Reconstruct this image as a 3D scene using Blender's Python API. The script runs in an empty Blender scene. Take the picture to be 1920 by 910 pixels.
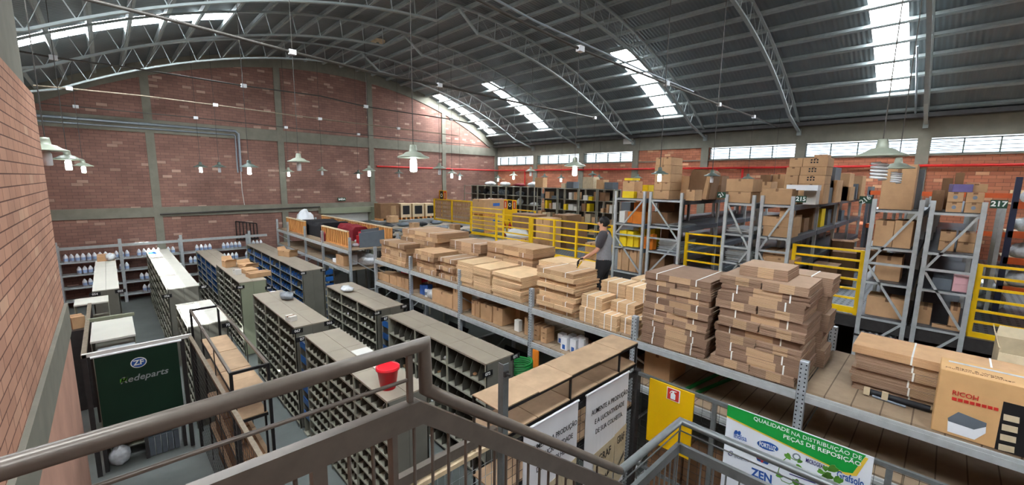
import bpy, bmesh, math, random
from mathutils import Vector, Matrix
R = math.radians
rnd = random.Random(7)
scene = bpy.context.scene
col = scene.collection
H = 4.9                                    # eye height above the warehouse floor

# ------------------------------------------------------------------ camera, sky, sun, exposure
FPX = 785.4
YAW, PITCH, ROLL = R(43.948), R(8.3654), R(-0.809)
cy, sy = math.cos(YAW), math.sin(YAW)
FWD = Vector((sy*math.cos(PITCH), cy*math.cos(PITCH), -math.sin(PITCH)))
RT = Vector((cy, -sy, 0.0)); DN = FWD.cross(RT)
RT, DN = (math.cos(ROLL)*RT + math.sin(ROLL)*DN), (-math.sin(ROLL)*RT + math.cos(ROLL)*DN)
cd = bpy.data.cameras.new('camera'); cam = bpy.data.objects.new('camera', cd); col.objects.link(cam)
cd.sensor_width = 36.0; cd.sensor_fit = 'HORIZONTAL'; cd.lens = FPX/1920*36
cd.clip_start = 0.05; cd.clip_end = 200
cam.matrix_world = Matrix(((RT.x, -DN.x, -FWD.x, 0), (RT.y, -DN.y, -FWD.y, 0), (RT.z, -DN.z, -FWD.z, H), (0, 0, 0, 1)))
scene.camera = cam

scene.view_settings.view_transform = 'Standard'
scene.view_settings.look = 'None'
scene.view_settings.gamma = 1.0
scene.view_settings.use_curve_mapping = False
scene.view_settings.exposure = 0.5
scene.cycles.use_denoising = True
scene.cycles.max_bounces = 7
scene.cycles.diffuse_bounces = 4
scene.cycles.glossy_bounces = 3
scene.cycles.transmission_bounces = 4
scene.cycles.transparent_max_bounces = 12
scene.cycles.caustics_reflective = False
scene.cycles.caustics_refractive = False
scene.cycles.sample_clamp_indirect = 6.0
SKYLIGHT = 40.0       # translucent roof sheets lit by the sky
SKY = 2.6
LAMP = 22.0
SUN = 70.0
w = bpy.data.worlds.new('sky'); scene.world = w; w.use_nodes = True
bg = w.node_tree.nodes['Background']; bg.inputs[0].default_value = (0.84, 0.92, 1.0, 1); bg.inputs[1].default_value = SKY
sd = bpy.data.lights.new('sun', 'SUN'); sun = bpy.data.objects.new('sun', sd); col.objects.link(sun)
sd.energy = SUN; sd.angle = R(0.6); sd.color = (1.0, 0.97, 0.9)
sun.rotation_euler = Vector((0.915, 0.03, -1.0)).to_track_quat('-Z', 'Y').to_euler()
sun.location = (-20, 12, 30)

# ------------------------------------------------------------------ pixel -> point on a known plane
def ray(x, y): return RT*((x-960)/FPX) + DN*((y-455)/FPX) + FWD
def at(x, y, X=None, Y=None, Z=None):
    d = ray(x, y)
    t = X/d.x if X is not None else (Y/d.y if Y is not None else (Z-H)/d.z)
    return Vector((d.x*t, d.y*t, d.z*t + H))

# ------------------------------------------------------------------ materials
def lin(c):
    c = c/255.0
    return c/12.92 if c <= 0.04045 else ((c+0.055)/1.055)**2.4
def rgb(r, g, b): return (lin(r), lin(g), lin(b), 1)
class NT:
    def __init__(s, name):
        s.m = bpy.data.materials.new(name); s.m.use_nodes = True
        s.t = s.m.node_tree; s.b = s.t.nodes['Principled BSDF']; s.out = s.t.nodes['Material Output']
    def n(s, t, **k):
        o = s.t.nodes.new(t)
        for a, v in k.items(): setattr(o, a, v)
        return o
    def l(s, a, b): s.t.links.new(a, b)
    def val(s, x, inp):
        if hasattr(x, 'links'): s.l(x, inp)
        else: inp.default_value = x
    def math(s, op, a, b=0.0, c=None):
        m = s.n('ShaderNodeMath', operation=op); s.val(a, m.inputs[0]); s.val(b, m.inputs[1])
        if c is not None: s.val(c, m.inputs[2])
        return m.outputs[0]
    def mix(s, f, a, b, typ='MIX'):
        m = s.n('ShaderNodeMix', data_type='RGBA', blend_type=typ)
        s.val(f, m.inputs[0]); s.val(a, m.inputs[6]); s.val(b, m.inputs[7]); return m.outputs[2]
    def coord(s, which='Object'): return s.n('ShaderNodeTexCoord').outputs[which]
    def noise(s, vec, scale, detail=3, rough=0.55):
        o = s.n('ShaderNodeTexNoise'); o.inputs['Scale'].default_value = scale; o.inputs['Detail'].default_value = detail
        o.inputs['Roughness'].default_value = rough; s.l(vec, o.inputs['Vector']); return o.outputs['Fac']
    def ramp(s, f, p0, c0, p1, c1):
        o = s.n('ShaderNodeValToRGB'); e = o.color_ramp.elements
        e[0].position = p0; e[0].color = c0; e[1].position = p1; e[1].color = c1; s.l(f, o.inputs[0]); return o.outputs[0]
    def sep(s, v):
        o = s.n('ShaderNodeSeparateXYZ'); s.l(v, o.inputs[0]); return o.outputs
    def comb(s, x, y, z=0.0):
        o = s.n('ShaderNodeCombineXYZ'); s.val(x, o.inputs[0]); s.val(y, o.inputs[1]); s.val(z, o.inputs[2]); return o.outputs[0]
    def bump(s, h, st, d=0.01):
        o = s.n('ShaderNodeBump'); o.inputs['Strength'].default_value = st; o.inputs['Distance'].default_value = d
        s.l(h, o.inputs['Height']); s.l(o.outputs[0], s.b.inputs['Normal'])
    def done(s, c=None, rough=0.6, metal=0.0, spec=0.4):
        if c is not None: s.val(c, s.b.inputs['Base Color'])
        s.val(rough, s.b.inputs['Roughness']); s.b.inputs['Metallic'].default_value = metal
        s.b.inputs['Specular IOR Level'].default_value = spec
        return s.m
M = {}
def plain(key, c, rough=0.6, metal=0.0, var=0.12, scale=6.0, spec=0.4, obj_var=0.0):
    n = NT(key); co = n.coord()
    f = n.noise(co, scale, 4)
    lo = tuple(x*(1-var) for x in c[:3])+(1,); hi = tuple(min(1, x*(1+var)) for x in c[:3])+(1,)
    cc = n.ramp(f, 0.3, lo, 0.7, hi)
    if obj_var:
        oi = n.n('ShaderNodeObjectInfo').outputs['Random']
        k = n.math('MULTIPLY_ADD', oi, obj_var*2, 1-obj_var)
        cc = n.mix(1.0, cc, n.comb(k, k, k), 'MULTIPLY')
    M[key] = n.done(cc, rough, metal, spec); return M[key]
def emit(key, c, s):
    m = bpy.data.materials.new(key); m.use_nodes = True; t = m.node_tree
    for n in list(t.nodes):
        if n.type != 'OUTPUT_MATERIAL': t.nodes.remove(n)
    e = t.nodes.new('ShaderNodeEmission'); e.inputs[0].default_value = c; e.inputs[1].default_value = s
    t.links.new(e.outputs[0], t.nodes['Material Output'].inputs[0]); M[key] = m; return m
def brick(key, axis, bw, bh, c1, c2, mortar, pale):
    n = NT(key); p = n.sep(n.coord()); u = p[0] if axis == 'x' else p[1]
    v = n.comb(u, p[2])
    b = n.n('ShaderNodeTexBrick'); n.l(v, b.inputs['Vector']); b.inputs['Scale'].default_value = 1.0
    b.inputs['Brick Width'].default_value = bw; b.inputs['Row Height'].default_value = bh
    b.inputs['Mortar Size'].default_value = bh*0.055; b.inputs['Mortar Smooth'].default_value = 0.25
    b.inputs['Color1'].default_value = c1; b.inputs['Color2'].default_value = c2; b.inputs['Mortar'].default_value = mortar
    b.inputs['Bias'].default_value = -0.1
    # a few paler bricks, picked per brick
    b2 = n.n('ShaderNodeTexBrick'); n.l(v, b2.inputs['Vector']); b2.inputs['Scale'].default_value = 1.0
    b2.inputs['Brick Width'].default_value = bw; b2.inputs['Row Height'].default_value = bh; b2.inputs['Mortar Size'].default_value = 0
    b2.inputs['Color1'].default_value = (0, 0, 0, 1); b2.inputs['Color2'].default_value = (1, 1, 1, 1)
    pk = n.ramp(b2.outputs[0], 0.93, (0, 0, 0, 1), 0.99, (1, 1, 1, 1))
    cc = n.mix(pk, b.outputs[0], pale)
    cc = n.mix(n.math('MULTIPLY', b.outputs[1], 0.9), cc, mortar)
    cc = n.mix(1.0, cc, n.ramp(n.noise(v, 0.8, 5), 0.3, (0.8, 0.8, 0.8, 1), 0.7, (1.12, 1.1, 1.08, 1)), 'MULTIPLY')
    n.bump(n.math('SUBTRACT', 1.0, b.outputs[1]), 0.5, 0.01)
    M[key] = n.done(cc, 0.85, 0, 0.2); return M[key]
brick('brick_gable', 'x', 0.31, 0.115, rgb(146, 110, 100), rgb(130, 97, 88), rgb(106, 86, 79), rgb(184, 152, 138))
brick('brick_eave', 'y', 0.31, 0.115, rgb(182, 116, 90), rgb(160, 100, 78), rgb(116, 82, 68), rgb(212, 164, 130))
brick('brick_office', 'y', 0.30, 0.10, rgb(204, 156, 132), rgb(188, 140, 118), rgb(112, 78, 68), rgb(212, 170, 144))
plain('concrete', rgb(122, 119, 107), 0.85, 0, 0.12, 3)
plain('plaster_pink', rgb(196, 150, 130), 0.85, 0, 0.12, 2)
def floor_mat():
    n = NT('floor_paint'); co = n.coord()
    c = n.ramp(n.noise(co, 0.7, 6, 0.65), 0.3, rgb(92, 97, 95), 0.7, rgb(114, 119, 116))
    M['floor_paint'] = n.done(c, 0.42, 0, 0.4)
floor_mat()
def roof_mat():
    n = NT('roof_sheet'); co = n.coord(); p = n.sep(co)
    wv = n.math('SINE', n.math('MULTIPLY', p[1], 2*math.pi/0.12))
    c = n.ramp(n.noise(co, 0.5, 5, 0.6), 0.3, rgb(98, 107, 111), 0.75, rgb(120, 129, 133))
    n.bump(wv, 0.5, 0.012)
    M['roof_sheet'] = n.done(c, 0.5, 0.1, 0.4)
roof_mat()
def skylight_mat():
    n = NT('skylight_sheet'); co = n.coord(); p = n.sep(co)
    wv = n.math('MULTIPLY_ADD', n.math('SINE', n.math('MULTIPLY', p[1], 2*math.pi/0.085)), 0.14, 0.86)
    n.b.inputs['Base Color'].default_value = (0.8, 0.85, 0.9, 1)
    n.b.inputs['Emission Color'].default_value = (0.90, 0.96, 1.0, 1)
    n.l(n.math('MULTIPLY', wv, SKYLIGHT), n.b.inputs['Emission Strength']); M['skylight_sheet'] = n.m
skylight_mat()
def glass_mat():
    n = NT('window_glass'); t = n.n('ShaderNodeBsdfTransparent'); t.inputs[0].default_value = (0.93, 0.97, 1, 1)
    g = n.n('ShaderNodeBsdfGlossy'); g.inputs['Roughness'].default_value = 0.08
    mx = n.n('ShaderNodeMixShader'); mx.inputs[0].default_value = 0.06
    n.l(t.outputs[0], mx.inputs[1]); n.l(g.outputs[0], mx.inputs[2]); n.l(mx.outputs[0], n.out.inputs[0]); M['window_glass'] = n.m
glass_mat()
plain('truss_paint', rgb(158, 168, 168), 0.6, 0.0, 0.06, 8)
plain('purlin_paint', rgb(150, 158, 158), 0.6, 0.0, 0.08, 6)
plain('galvanised', rgb(172, 178, 182), 0.4, 0.45, 0.12, 12)
plain('rack_grey', rgb(182, 187, 188), 0.42, 0.3, 0.1, 10)
plain('rack_blue_grey', rgb(92, 98, 106), 0.45, 0.25, 0.1, 8)
plain('shelf_paint', rgb(157, 147, 132), 0.5, 0.15, 0.06, 3)
plain('shelf_face', rgb(150, 148, 134), 0.5, 0.05, 0.08, 4)
plain('shelf_end_shaded', rgb(112, 110, 101), 0.5, 0.05, 0.08, 4)  # rack paint darkened to put the shade on the near end panels
plain('label_pale_blue', rgb(150, 172, 208), 0.4, 0, 0.06, 8)
plain('shelf_inner_shaded', rgb(84, 82, 75), 0.55, 0.1, 0.1, 5)  # darker copy of the rack paint, shade of the compartments in its colour
plain('panel_olive', rgb(140, 144, 122), 0.5, 0.1, 0.06, 3)
plain('rail_paint', rgb(104, 95, 87), 0.34, 0.25, 0.12, 14)
plain('rail_paint_grey', rgb(112, 116, 116), 0.36, 0.35, 0.12, 14)
plain('dark_steel', rgb(64, 62, 62), 0.45, 0.4, 0.12, 10)
plain('black_steel', rgb(34, 33, 34), 0.45, 0.3, 0.1, 8)
plain('yellow_paint', rgb(236, 190, 18), 0.4, 0.05, 0.06, 5)
plain('yellow_board', rgb(228, 180, 0), 0.45, 0, 0.03, 3)
plain('orange_paint', rgb(196, 84, 34), 0.45, 0.1, 0.1, 6)
plain('navy_paint', rgb(38, 44, 70), 0.45, 0.1, 0.1, 6)
plain('pipe_red', rgb(206, 36, 34), 0.4, 0, 0.06, 6)
plain('conduit', rgb(150, 160, 168), 0.35, 0.5, 0.06, 8)
plain('conduit_dark', rgb(72, 68, 64), 0.45, 0.3, 0.1, 8)
plain('enamel', rgb(150, 156, 140), 0.4, 0.05, 0.05, 8)
plain('enamel_dark', rgb(92, 104, 96), 0.4, 0.05, 0.08, 8)
plain('white_plastic', rgb(226, 228, 232), 0.45, 0, 0.04, 6)
plain('white_paint', rgb(214, 212, 206), 0.5, 0, 0.04, 3)
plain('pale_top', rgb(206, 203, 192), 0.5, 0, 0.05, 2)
plain('bin_blue', rgb(32, 84, 146), 0.4, 0, 0.1, 8, obj_var=0.25)
plain('label_blue', rgb(52, 96, 170), 0.4, 0, 0.1, 8)
plain('bucket_red', rgb(226, 24, 44), 0.35, 0, 0.05, 5)
plain('red_fabric', rgb(120, 22, 34), 0.8, 0, 0.15, 20)
plain('red_plastic', rgb(190, 26, 40), 0.4, 0, 0.1, 8)
plain('black_fabric', rgb(24, 24, 28), 0.85, 0, 0.25, 20)
plain('grey_board', rgb(96, 104, 112), 0.6, 0, 0.08, 6)
plain('sheet_metal', rgb(176, 184, 186), 0.32, 0.6, 0.1, 10, obj_var=0.12)
plain('clear_film', rgb(204, 208, 212), 0.25, 0, 0.2, 14, 0.6)
plain('grey_bag', rgb(126, 132, 140), 0.3, 0, 0.3, 16, 0.6)
plain('green_paint', rgb(18, 120, 52), 0.45, 0, 0.12, 8)
plain('pink_paper', rgb(214, 166, 170), 0.7, 0, 0.05, 6)
plain('purple_plastic', rgb(110, 98, 150), 0.5, 0, 0.1, 6)
plain('orange_card', rgb(226, 130, 40), 0.6, 0, 0.1, 6)
plain('yellow_card', rgb(236, 204, 30), 0.55, 0, 0.08, 6)
plain('strap_white', rgb(236, 236, 232), 0.4, 0, 0.03, 6)
plain('ink_black', rgb(26, 26, 28), 0.5, 0, 0.0, 6)
plain('ink_white', rgb(238, 240, 238), 0.5, 0, 0.0, 6)
plain('ink_blue', rgb(38, 84, 160), 0.5, 0, 0.0, 6)
plain('ink_grey', rgb(120, 130, 145), 0.5, 0, 0.0, 6)
plain('ink_red', rgb(196, 48, 38), 0.5, 0, 0.0, 6)
plain('ink_cyan', rgb(40, 140, 200), 0.5, 0, 0.0, 6)
plain('ink_navy', rgb(44, 40, 110), 0.5, 0, 0.0, 6)
plain('banner_green', rgb(20, 150, 62), 0.5, 0, 0.03, 4)
plain('banner_yellow', rgb(226, 192, 70), 0.5, 0, 0.03, 4)
plain('banner_white', rgb(222, 228, 236), 0.5, 0, 0.03, 3)
plain('banner_cloth', rgb(232, 232, 236), 0.6, 0, 0.04, 3)
plain('banner_dark_green', rgb(16, 48, 33), 0.5, 0, 0.1, 2)
plain('sign_green', rgb(20, 66, 48), 0.5, 0, 0.05, 6)
plain('leaf_green', rgb(84, 140, 50), 0.5, 0, 0.3, 20)
plain('sack_tan', rgb(196, 180, 150), 0.7, 0, 0.12, 8)
plain('rubber', rgb(30, 32, 38), 0.6, 0, 0.2, 10)
plain('glove', rgb(30, 30, 32), 0.7, 0, 0.15, 30)
plain('skin', rgb(204, 150, 122), 0.5, 0, 0.04, 10)
plain('hair', rgb(28, 24, 24), 0.6, 0, 0.25, 40)
plain('shirt_grey', rgb(126, 128, 134), 0.85, 0, 0.08, 30)
plain('shirt_dark', rgb(62, 58, 62), 0.85, 0, 0.1, 30)
plain('trousers', rgb(26, 26, 30), 0.85, 0, 0.12, 20)
def wood(key, a, b):
    n = NT(key); p = n.sep(n.coord())
    v = n.comb(n.math('MULTIPLY', p[0], 9.0), n.math('MULTIPLY', p[1], 9.0), n.math('MULTIPLY', p[2], 0.8))
    n_ = n.noise(v, 2.0, 4); M[key] = n.done(n.ramp(n_, 0.3, a, 0.7, b), 0.7, 0, 0.25)
wood('wood', rgb(186, 122, 66), rgb(222, 160, 98))
wood('fence_wood', rgb(120, 108, 92), rgb(142, 130, 112))
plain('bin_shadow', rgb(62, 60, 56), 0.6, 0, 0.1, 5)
wood('wood_pale', rgb(190, 168, 136), rgb(214, 192, 158))
wood('ply_dark', rgb(150, 116, 84), rgb(176, 142, 106))
def card(key, c, stripes=0.0, var=0.1, ovar=0.12, joints=0.0):
    n = NT(key); co = n.coord(); p = n.sep(co)
    cc = n.ramp(n.noise(co, 5, 5, 0.6), 0.3, tuple(x*(1-var) for x in c[:3])+(1,), 0.7, tuple(x*(1+var) for x in c[:3])+(1,))
    if stripes:
        s = n.math('FRACT', n.math('MULTIPLY', n.math('ADD', p[2], n.math('MULTIPLY', n.noise(co, 3, 2), 0.006)), 1/0.0145))
        d = n.math('LESS_THAN', s, 0.36)
        nz = n.sep(n.n('ShaderNodeNewGeometry').outputs['Normal'])[2]
        side = n.math('LESS_THAN', n.math('ABSOLUTE', nz), 0.5)
        g = n.sep(n.coord('Generated'))
        mid = n.math('LESS_THAN', n.math('ABSOLUTE', n.math('SUBTRACT', g[1], 0.45)), 0.16)
        cc = n.mix(n.math('MULTIPLY', n.math('MULTIPLY', side, mid), 0.55), cc, rgb(226, 190, 148))
        cc = n.mix(n.math('MULTIPLY', n.math('MULTIPLY', d, side), stripes), cc, rgb(72, 52, 38))
    if joints:
        s = n.math('FRACT', n.math('MULTIPLY', p[1], 1/joints))
        cc = n.mix(n.math('MULTIPLY', n.math('LESS_THAN', s, 0.012/joints), 0.7), cc, rgb(70, 54, 42))
    if ovar:
        oi = n.n('ShaderNodeObjectInfo').outputs['Random']
        k = n.math('MULTIPLY_ADD', oi, ovar*2, 1-ovar); cc = n.mix(1.0, cc, n.comb(k, k, k), 'MULTIPLY')
    M[key] = n.done(cc, 0.8, 0, 0.2)
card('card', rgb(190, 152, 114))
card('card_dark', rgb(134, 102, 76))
card('card_edge', rgb(192, 156, 120), 0.6)
card('card_fold', rgb(160, 128, 100), 0.25)
card('card_pale_edge', rgb(218, 184, 144), 0.5)
card('card_grey_edge', rgb(162, 134, 112), 0.66)
card('card_grey_fold', rgb(136, 110, 92), 0.28)
card('card_board', rgb(172, 144, 116), 0, 0.14, 0.05)
card('card_ricoh', rgb(204, 162, 112), 0, 0.05, 0)
card('deck_board', rgb(150, 130, 108), 0, 0.14, 0.04, joints=0.23)
def post_mat():
    n = NT('punched_post'); p = n.sep(n.coord())
    a = n.math('FRACT', n.math('MULTIPLY', p[2], 20.0))
    hz = n.math('LESS_THAN', n.math('ABSOLUTE', n.math('SUBTRACT', a, 0.5)), 0.17)
    hy = n.math('LESS_THAN', n.math('ABSOLUTE', n.math('SUBTRACT', n.math('ABSOLUTE', p[1]), 0.024)), 0.007)
    c = n.ramp(n.noise(n.coord(), 12, 4), 0.3, rgb(160, 168, 174), 0.7, rgb(186, 192, 196))
    M['punched_post'] = n.done(n.mix(n.math('MULTIPLY', hz, hy), c, rgb(34, 34, 38)), 0.4, 0.35)
post_mat()
def grate_mat():
    n = NT('grating'); p = n.sep(n.coord())
    a = n.math('ABSOLUTE', n.math('SUBTRACT', n.math('FRACT', n.math('MULTIPLY', p[0], 6.0)), 0.5))
    b = n.math('ABSOLUTE', n.math('SUBTRACT', n.math('FRACT', n.math('MULTIPLY', p[1], 10.0)), 0.5))
    hole = n.math('MULTIPLY', n.math('LESS_THAN', a, 0.28), n.math('LESS_THAN', b, 0.2))
    M['grating'] = n.done(n.mix(hole, rgb(96, 104, 110), rgb(20, 22, 26)), 0.45, 0.3)
grate_mat()
emit('bulb_lit', (0.86, 1.0, 0.97, 1), LAMP)
emit('bulb_lit_green', (0.8, 1.0, 0.85, 1), LAMP)

# ------------------------------------------------------------------ mesh building
class MB:
    """Collects boxes, bars, tubes, prisms in world metres; build() links them as ONE mesh object."""
    def __init__(s): s.v = []; s.f = []; s.sm = []
    def add(s, vs, fs, smooth=False):
        o = len(s.v); s.v += [Vector(v) for v in vs]; s.f += [tuple(i+o for i in f) for f in fs]; s.sm += [smooth]*len(fs); return s
    def box(s, a, b):
        x0, y0, z0 = min(a[0], b[0]), min(a[1], b[1]), min(a[2], b[2]); x1, y1, z1 = max(a[0], b[0]), max(a[1], b[1]), max(a[2], b[2])
        return s.add([(x0, y0, z0), (x1, y0, z0), (x1, y1, z0), (x0, y1, z0), (x0, y0, z1), (x1, y0, z1), (x1, y1, z1), (x0, y1, z1)],
                     [(3, 2, 1, 0), (4, 5, 6, 7), (0, 1, 5, 4), (1, 2, 6, 5), (2, 3, 7, 6), (3, 0, 4, 7)])
    def bar(s, p, q, w, h, up=(0, 0, 1)):
        p = Vector(p); q = Vector(q); d = (q-p).normalized(); u = Vector(up)
        if abs(d.dot(u)) > 0.99: u = Vector((0, 1, 0))
        sd_ = d.cross(u).normalized(); u = sd_.cross(d).normalized()
        vs = [e + sd_*(w/2)*a + u*(h/2)*b for e in (p, q) for a, b in ((-1, -1), (1, -1), (1, 1), (-1, 1))]
        return s.add(vs, [(0, 1, 2, 3), (7, 6, 5, 4), (4, 5, 1, 0), (5, 6, 2, 1), (6, 7, 3, 2), (7, 4, 0, 3)])
    def tube(s, pts, r, n=8, caps=True):
        pts = [Vector(p) for p in pts]; rings = []
        rr = r if isinstance(r, (list, tuple)) else [r]*len(pts)
        for i, p in enumerate(pts):
            d = ((pts[min(i+1, len(pts)-1)]-p).normalized() + (p-pts[max(i-1, 0)]).normalized())
            d = d.normalized() if d.length > 1e-6 else Vector((0, 0, 1))
            u = Vector((0, 0, 1)) if abs(d.z) < 0.9 else Vector((0, 1, 0))
            a = d.cross(u).normalized(); b = a.cross(d).normalized()
            k = 1.0
            if 0 < i < len(pts)-1:
                c = max(0.35, (pts[i+1]-p).normalized().dot(d)); k = 1/c
            bend = Vector((0, 0, 0))
            if k > 1.001:
                bend = ((pts[i+1]-p).normalized() - (p-pts[i-1]).normalized()).normalized()
            ring = []
            for j in range(n):
                v = (a*math.cos(2*math.pi*j/n) + b*math.sin(2*math.pi*j/n))*rr[i]
                if k > 1.001: v += bend*(v.dot(bend))*(k-1)
                ring.append(p+v)
            rings.append(ring)
        vs = [v for r_ in rings for v in r_]; fs = []
        for i in range(len(rings)-1):
            for j in range(n):
                fs.append((i*n+j, i*n+(j+1) % n, (i+1)*n+(j+1) % n, (i+1)*n+j))
        s.add(vs, fs, True)
        if caps:
            s.add(rings[0], [tuple(range(n))]); s.add(rings[-1], [tuple(reversed(range(n)))])
        return s
    def lathe(s, c, prof, n=16, smooth=True):
        c = Vector(c); vs = []; fs = []
        for r, z in prof:
            for j in range(n): vs.append(c+Vector((r*math.cos(2*math.pi*j/n), r*math.sin(2*math.pi*j/n), z)))
        for i in range(len(prof)-1):
            for j in range(n): fs.append((i*n+j, i*n+(j+1) % n, (i+1)*n+(j+1) % n, (i+1)*n+j))
        s.add(vs, fs, smooth)
        if prof[0][0] > 1e-4: s.add(vs[:n], [tuple(reversed(range(n)))])
        if prof[-1][0] > 1e-4: s.add(vs[-n:], [tuple(range(n))])
        return s
    def prism(s, pts, d):
        """polygon pts (3D, planar) pushed along vector d"""
        n = len(pts); pts = [Vector(p) for p in pts]; d = Vector(d)
        s.add(pts+[p+d for p in pts], [tuple(range(n)), tuple(reversed(range(n, 2*n)))] + [(i, i+n, (i+1) % n+n, (i+1) % n) for i in range(n)]); return s
    def blob(s, c, r, seed=0, n=10, m=7, amp=0.25):
        """lumpy closed sack"""
        g = random.Random(seed); c = Vector(c); ph = [g.uniform(0, 6.28) for _ in range(6)]
        prof = []
        vs = []; fs = []
        for i in range(m+1):
            t = math.pi*i/m
            for j in range(n):
                p = 2*math.pi*j/n
                k = 1+amp*(math.sin(3*p+ph[0])*math.sin(2*t+ph[1])+0.6*math.sin(5*p+ph[2]+3*t)+0.5*g.uniform(-1, 1))*0.5
                vs.append(c+Vector((r[0]*math.sin(t)*math.cos(p)*k, r[1]*math.sin(t)*math.sin(p)*k, r[2]*(-math.cos(t))*(k if t > 1.6 else 1))))
        for i in range(m):
            for j in range(n): fs.append((i*n+j, i*n+(j+1) % n, (i+1)*n+(j+1) % n, (i+1)*n+j))
        s.add(vs, fs, True); return s
    def build(s, name, mat, parent=None, origin=None, bevel=0.0):
        base = parent.location.copy() if parent is not None else Vector((0, 0, 0))
        if parent is not None and parent.parent is not None: base = base + parent.parent.location
        org = Vector(origin) if origin is not None else (base if parent is not None else Vector((0, 0, 0)))
        me = bpy.data.meshes.new(name); me.from_pydata([v-org for v in s.v], [], s.f); me.update()
        me.polygons.foreach_set('use_smooth', s.sm)
        me.materials.append(M[mat] if isinstance(mat, str) else mat)
        bm = bmesh.new(); bm.from_mesh(me); bmesh.ops.recalc_face_normals(bm, faces=bm.faces)
        if bevel:
            bmesh.ops.bevel(bm, geom=[e for e in bm.edges if len(e.link_faces) == 2 and e.calc_face_angle(0) > 0.5], offset=bevel, segments=1, affect='EDGES')
        bm.to_mesh(me); bm.free()
        o = bpy.data.objects.new(name, me); col.objects.link(o)
        if parent is not None: o.parent = parent; o.location = org-base
        else: o.location = org
        return o
SHORT = [(' on top of the rack numbered ', ' atop rack '), ('the rack numbered ', 'rack '), (' on top of ', ' atop '), ('strapped bundle of flat brown cartons', 'flat carton bundle'),
         ('small carton or packet on the ', 'small carton on the '), ('thick double strapped bundle of small cartons', 'thick strapped carton bundle'), (' of the far shelf first from the tall racks', ' of the first far shelf'),
         (' of the far shelf second from the tall racks', ' of the second far shelf'), (' of the far shelf third from the tall racks', ' of the third far shelf'), (' of the far shelf fourth from the tall racks', ' of the fourth far shelf'),
         ('brown carton in the tall tower on the second tall rack, ', 'carton of the tall tower on the second rack, '), ('slim upright brown carton', 'slim upright carton'), ('brown carton in the big block', 'carton in the big block'),
         (' stacked beyond the big block', ' beyond the big block'), ('in the row along the fourth board of', 'in the row on the fourth board of'), ('in the pile on the third board of', 'piled on the third board of'),
         ('metal sheet in the flat stack on', 'metal sheet stacked on'), (' on the mezzanine floor between the racks 215 and 216', ' on the floor between racks 215 and 216'), ('big pale brown carton', 'big pale carton'), ('grey enamel ', 'enamel '), (' at the stair end of the ', ' at stair end of the '), (' at the gable end of the ', ' at gable end of the '), ('in the row on the fourth board of rack', 'on the fourth board of rack'), ('in front of the middle of the gable wall, before', 'by the gable wall middle, before')]
def tag(o, label=None, cat=None, group=None, kind=None):
    if label:
        for a_, b_ in SHORT: label = label.replace(a_, b_)
    if label: o['label'] = label
    if cat: o['category'] = cat
    if group: o['group'] = group
    if kind: o['kind'] = kind
    return o
def thing(name, label, cat, loc=(0, 0, 0), group=None):
    o = bpy.data.objects.new(name, None); col.objects.link(o); o.location = loc; o.empty_display_size = 0.1
    return tag(o, label, cat, group)
def struct(name, mb, mat, origin=None, **k): return tag(mb.build(name, mat, None, origin, **k), kind='structure')
def kids(o): return [c for c in o.children]
def copy_tree(o, parent=None):
    c = o.copy(); col.objects.link(c)
    if parent is not None: c.parent = parent
    for ch in list(o.children): copy_tree(ch, c)
    return c
def text(s, size, pos, xdir, mat, parent=None, up=(0, 0, 1), bold=0.0, name='lettering', align='CENTER', depth=0.001, shear=0.0, sx=1.0, fit=None):
    """raised lettering; fit = (width, height) in metres stretches it to that size"""
    cu = bpy.data.curves.new(name, 'FONT'); cu.body = s; cu.size = size; cu.align_x = align; cu.align_y = 'CENTER'
    cu.extrude = depth; cu.offset = bold; cu.shear = shear; cu.resolution_u = 2
    tmp = bpy.data.objects.new(name, cu); me = bpy.data.meshes.new_from_object(tmp); bpy.data.objects.remove(tmp)
    me.materials.clear(); me.materials.append(M[mat]); me.name = name
    if fit:
        xs = [v.co.x for v in me.vertices]; ys_ = [v.co.y for v in me.vertices]
        cx_, cy_ = (max(xs)+min(xs))/2, (max(ys_)+min(ys_))/2; kx = fit[0]/(max(xs)-min(xs)); ky = fit[1]/(max(ys_)-min(ys_)) if fit[1] else kx
        for v in me.vertices: v.co.x = (v.co.x-cx_)*kx; v.co.y = (v.co.y-cy_)*ky
    o = bpy.data.objects.new(name, me); col.objects.link(o)
    x = Vector(xdir).normalized(); u = Vector(up); u = (u-x*u.dot(x)).normalized(); z = x.cross(u)
    mw = Matrix(((x.x*sx, u.x, z.x, 0), (x.y*sx, u.y, z.y, 0), (x.z*sx, u.z, z.z, 0), (0, 0, 0, 1)))
    p = Vector(pos)
    if parent is not None:
        base = parent.location.copy()
        if parent.parent is not None: base += parent.parent.location
        o.parent = parent; p = p-base
    o.matrix_basis = Matrix.Translation(p) @ mw
    return o
ORD = ['lowest', 'second', 'third', 'fourth', 'fifth', 'sixth', 'seventh', 'eighth', 'ninth', 'tenth', 'eleventh', 'twelfth', 'thirteenth', 'fourteenth']
# ================================================================== the setting
XE, YG, XW, YB = 20.155, 22.5, -2.64, -9.0       # right eave wall, gable wall, hidden eave wall, wall behind the camera
X0C, ZR = 8.76, H+5.75-20.95                      # centre of the roof arc
RR = 20.95
def arc(a, r): return X0C + r*math.sin(R(a)), ZR + r*math.cos(R(a))
AE = 33.0
struct('floor', MB().box((XW-0.3, YB-0.3, -0.2), (XE+0.3, YG+0.3, 0)), 'floor_paint')
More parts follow.
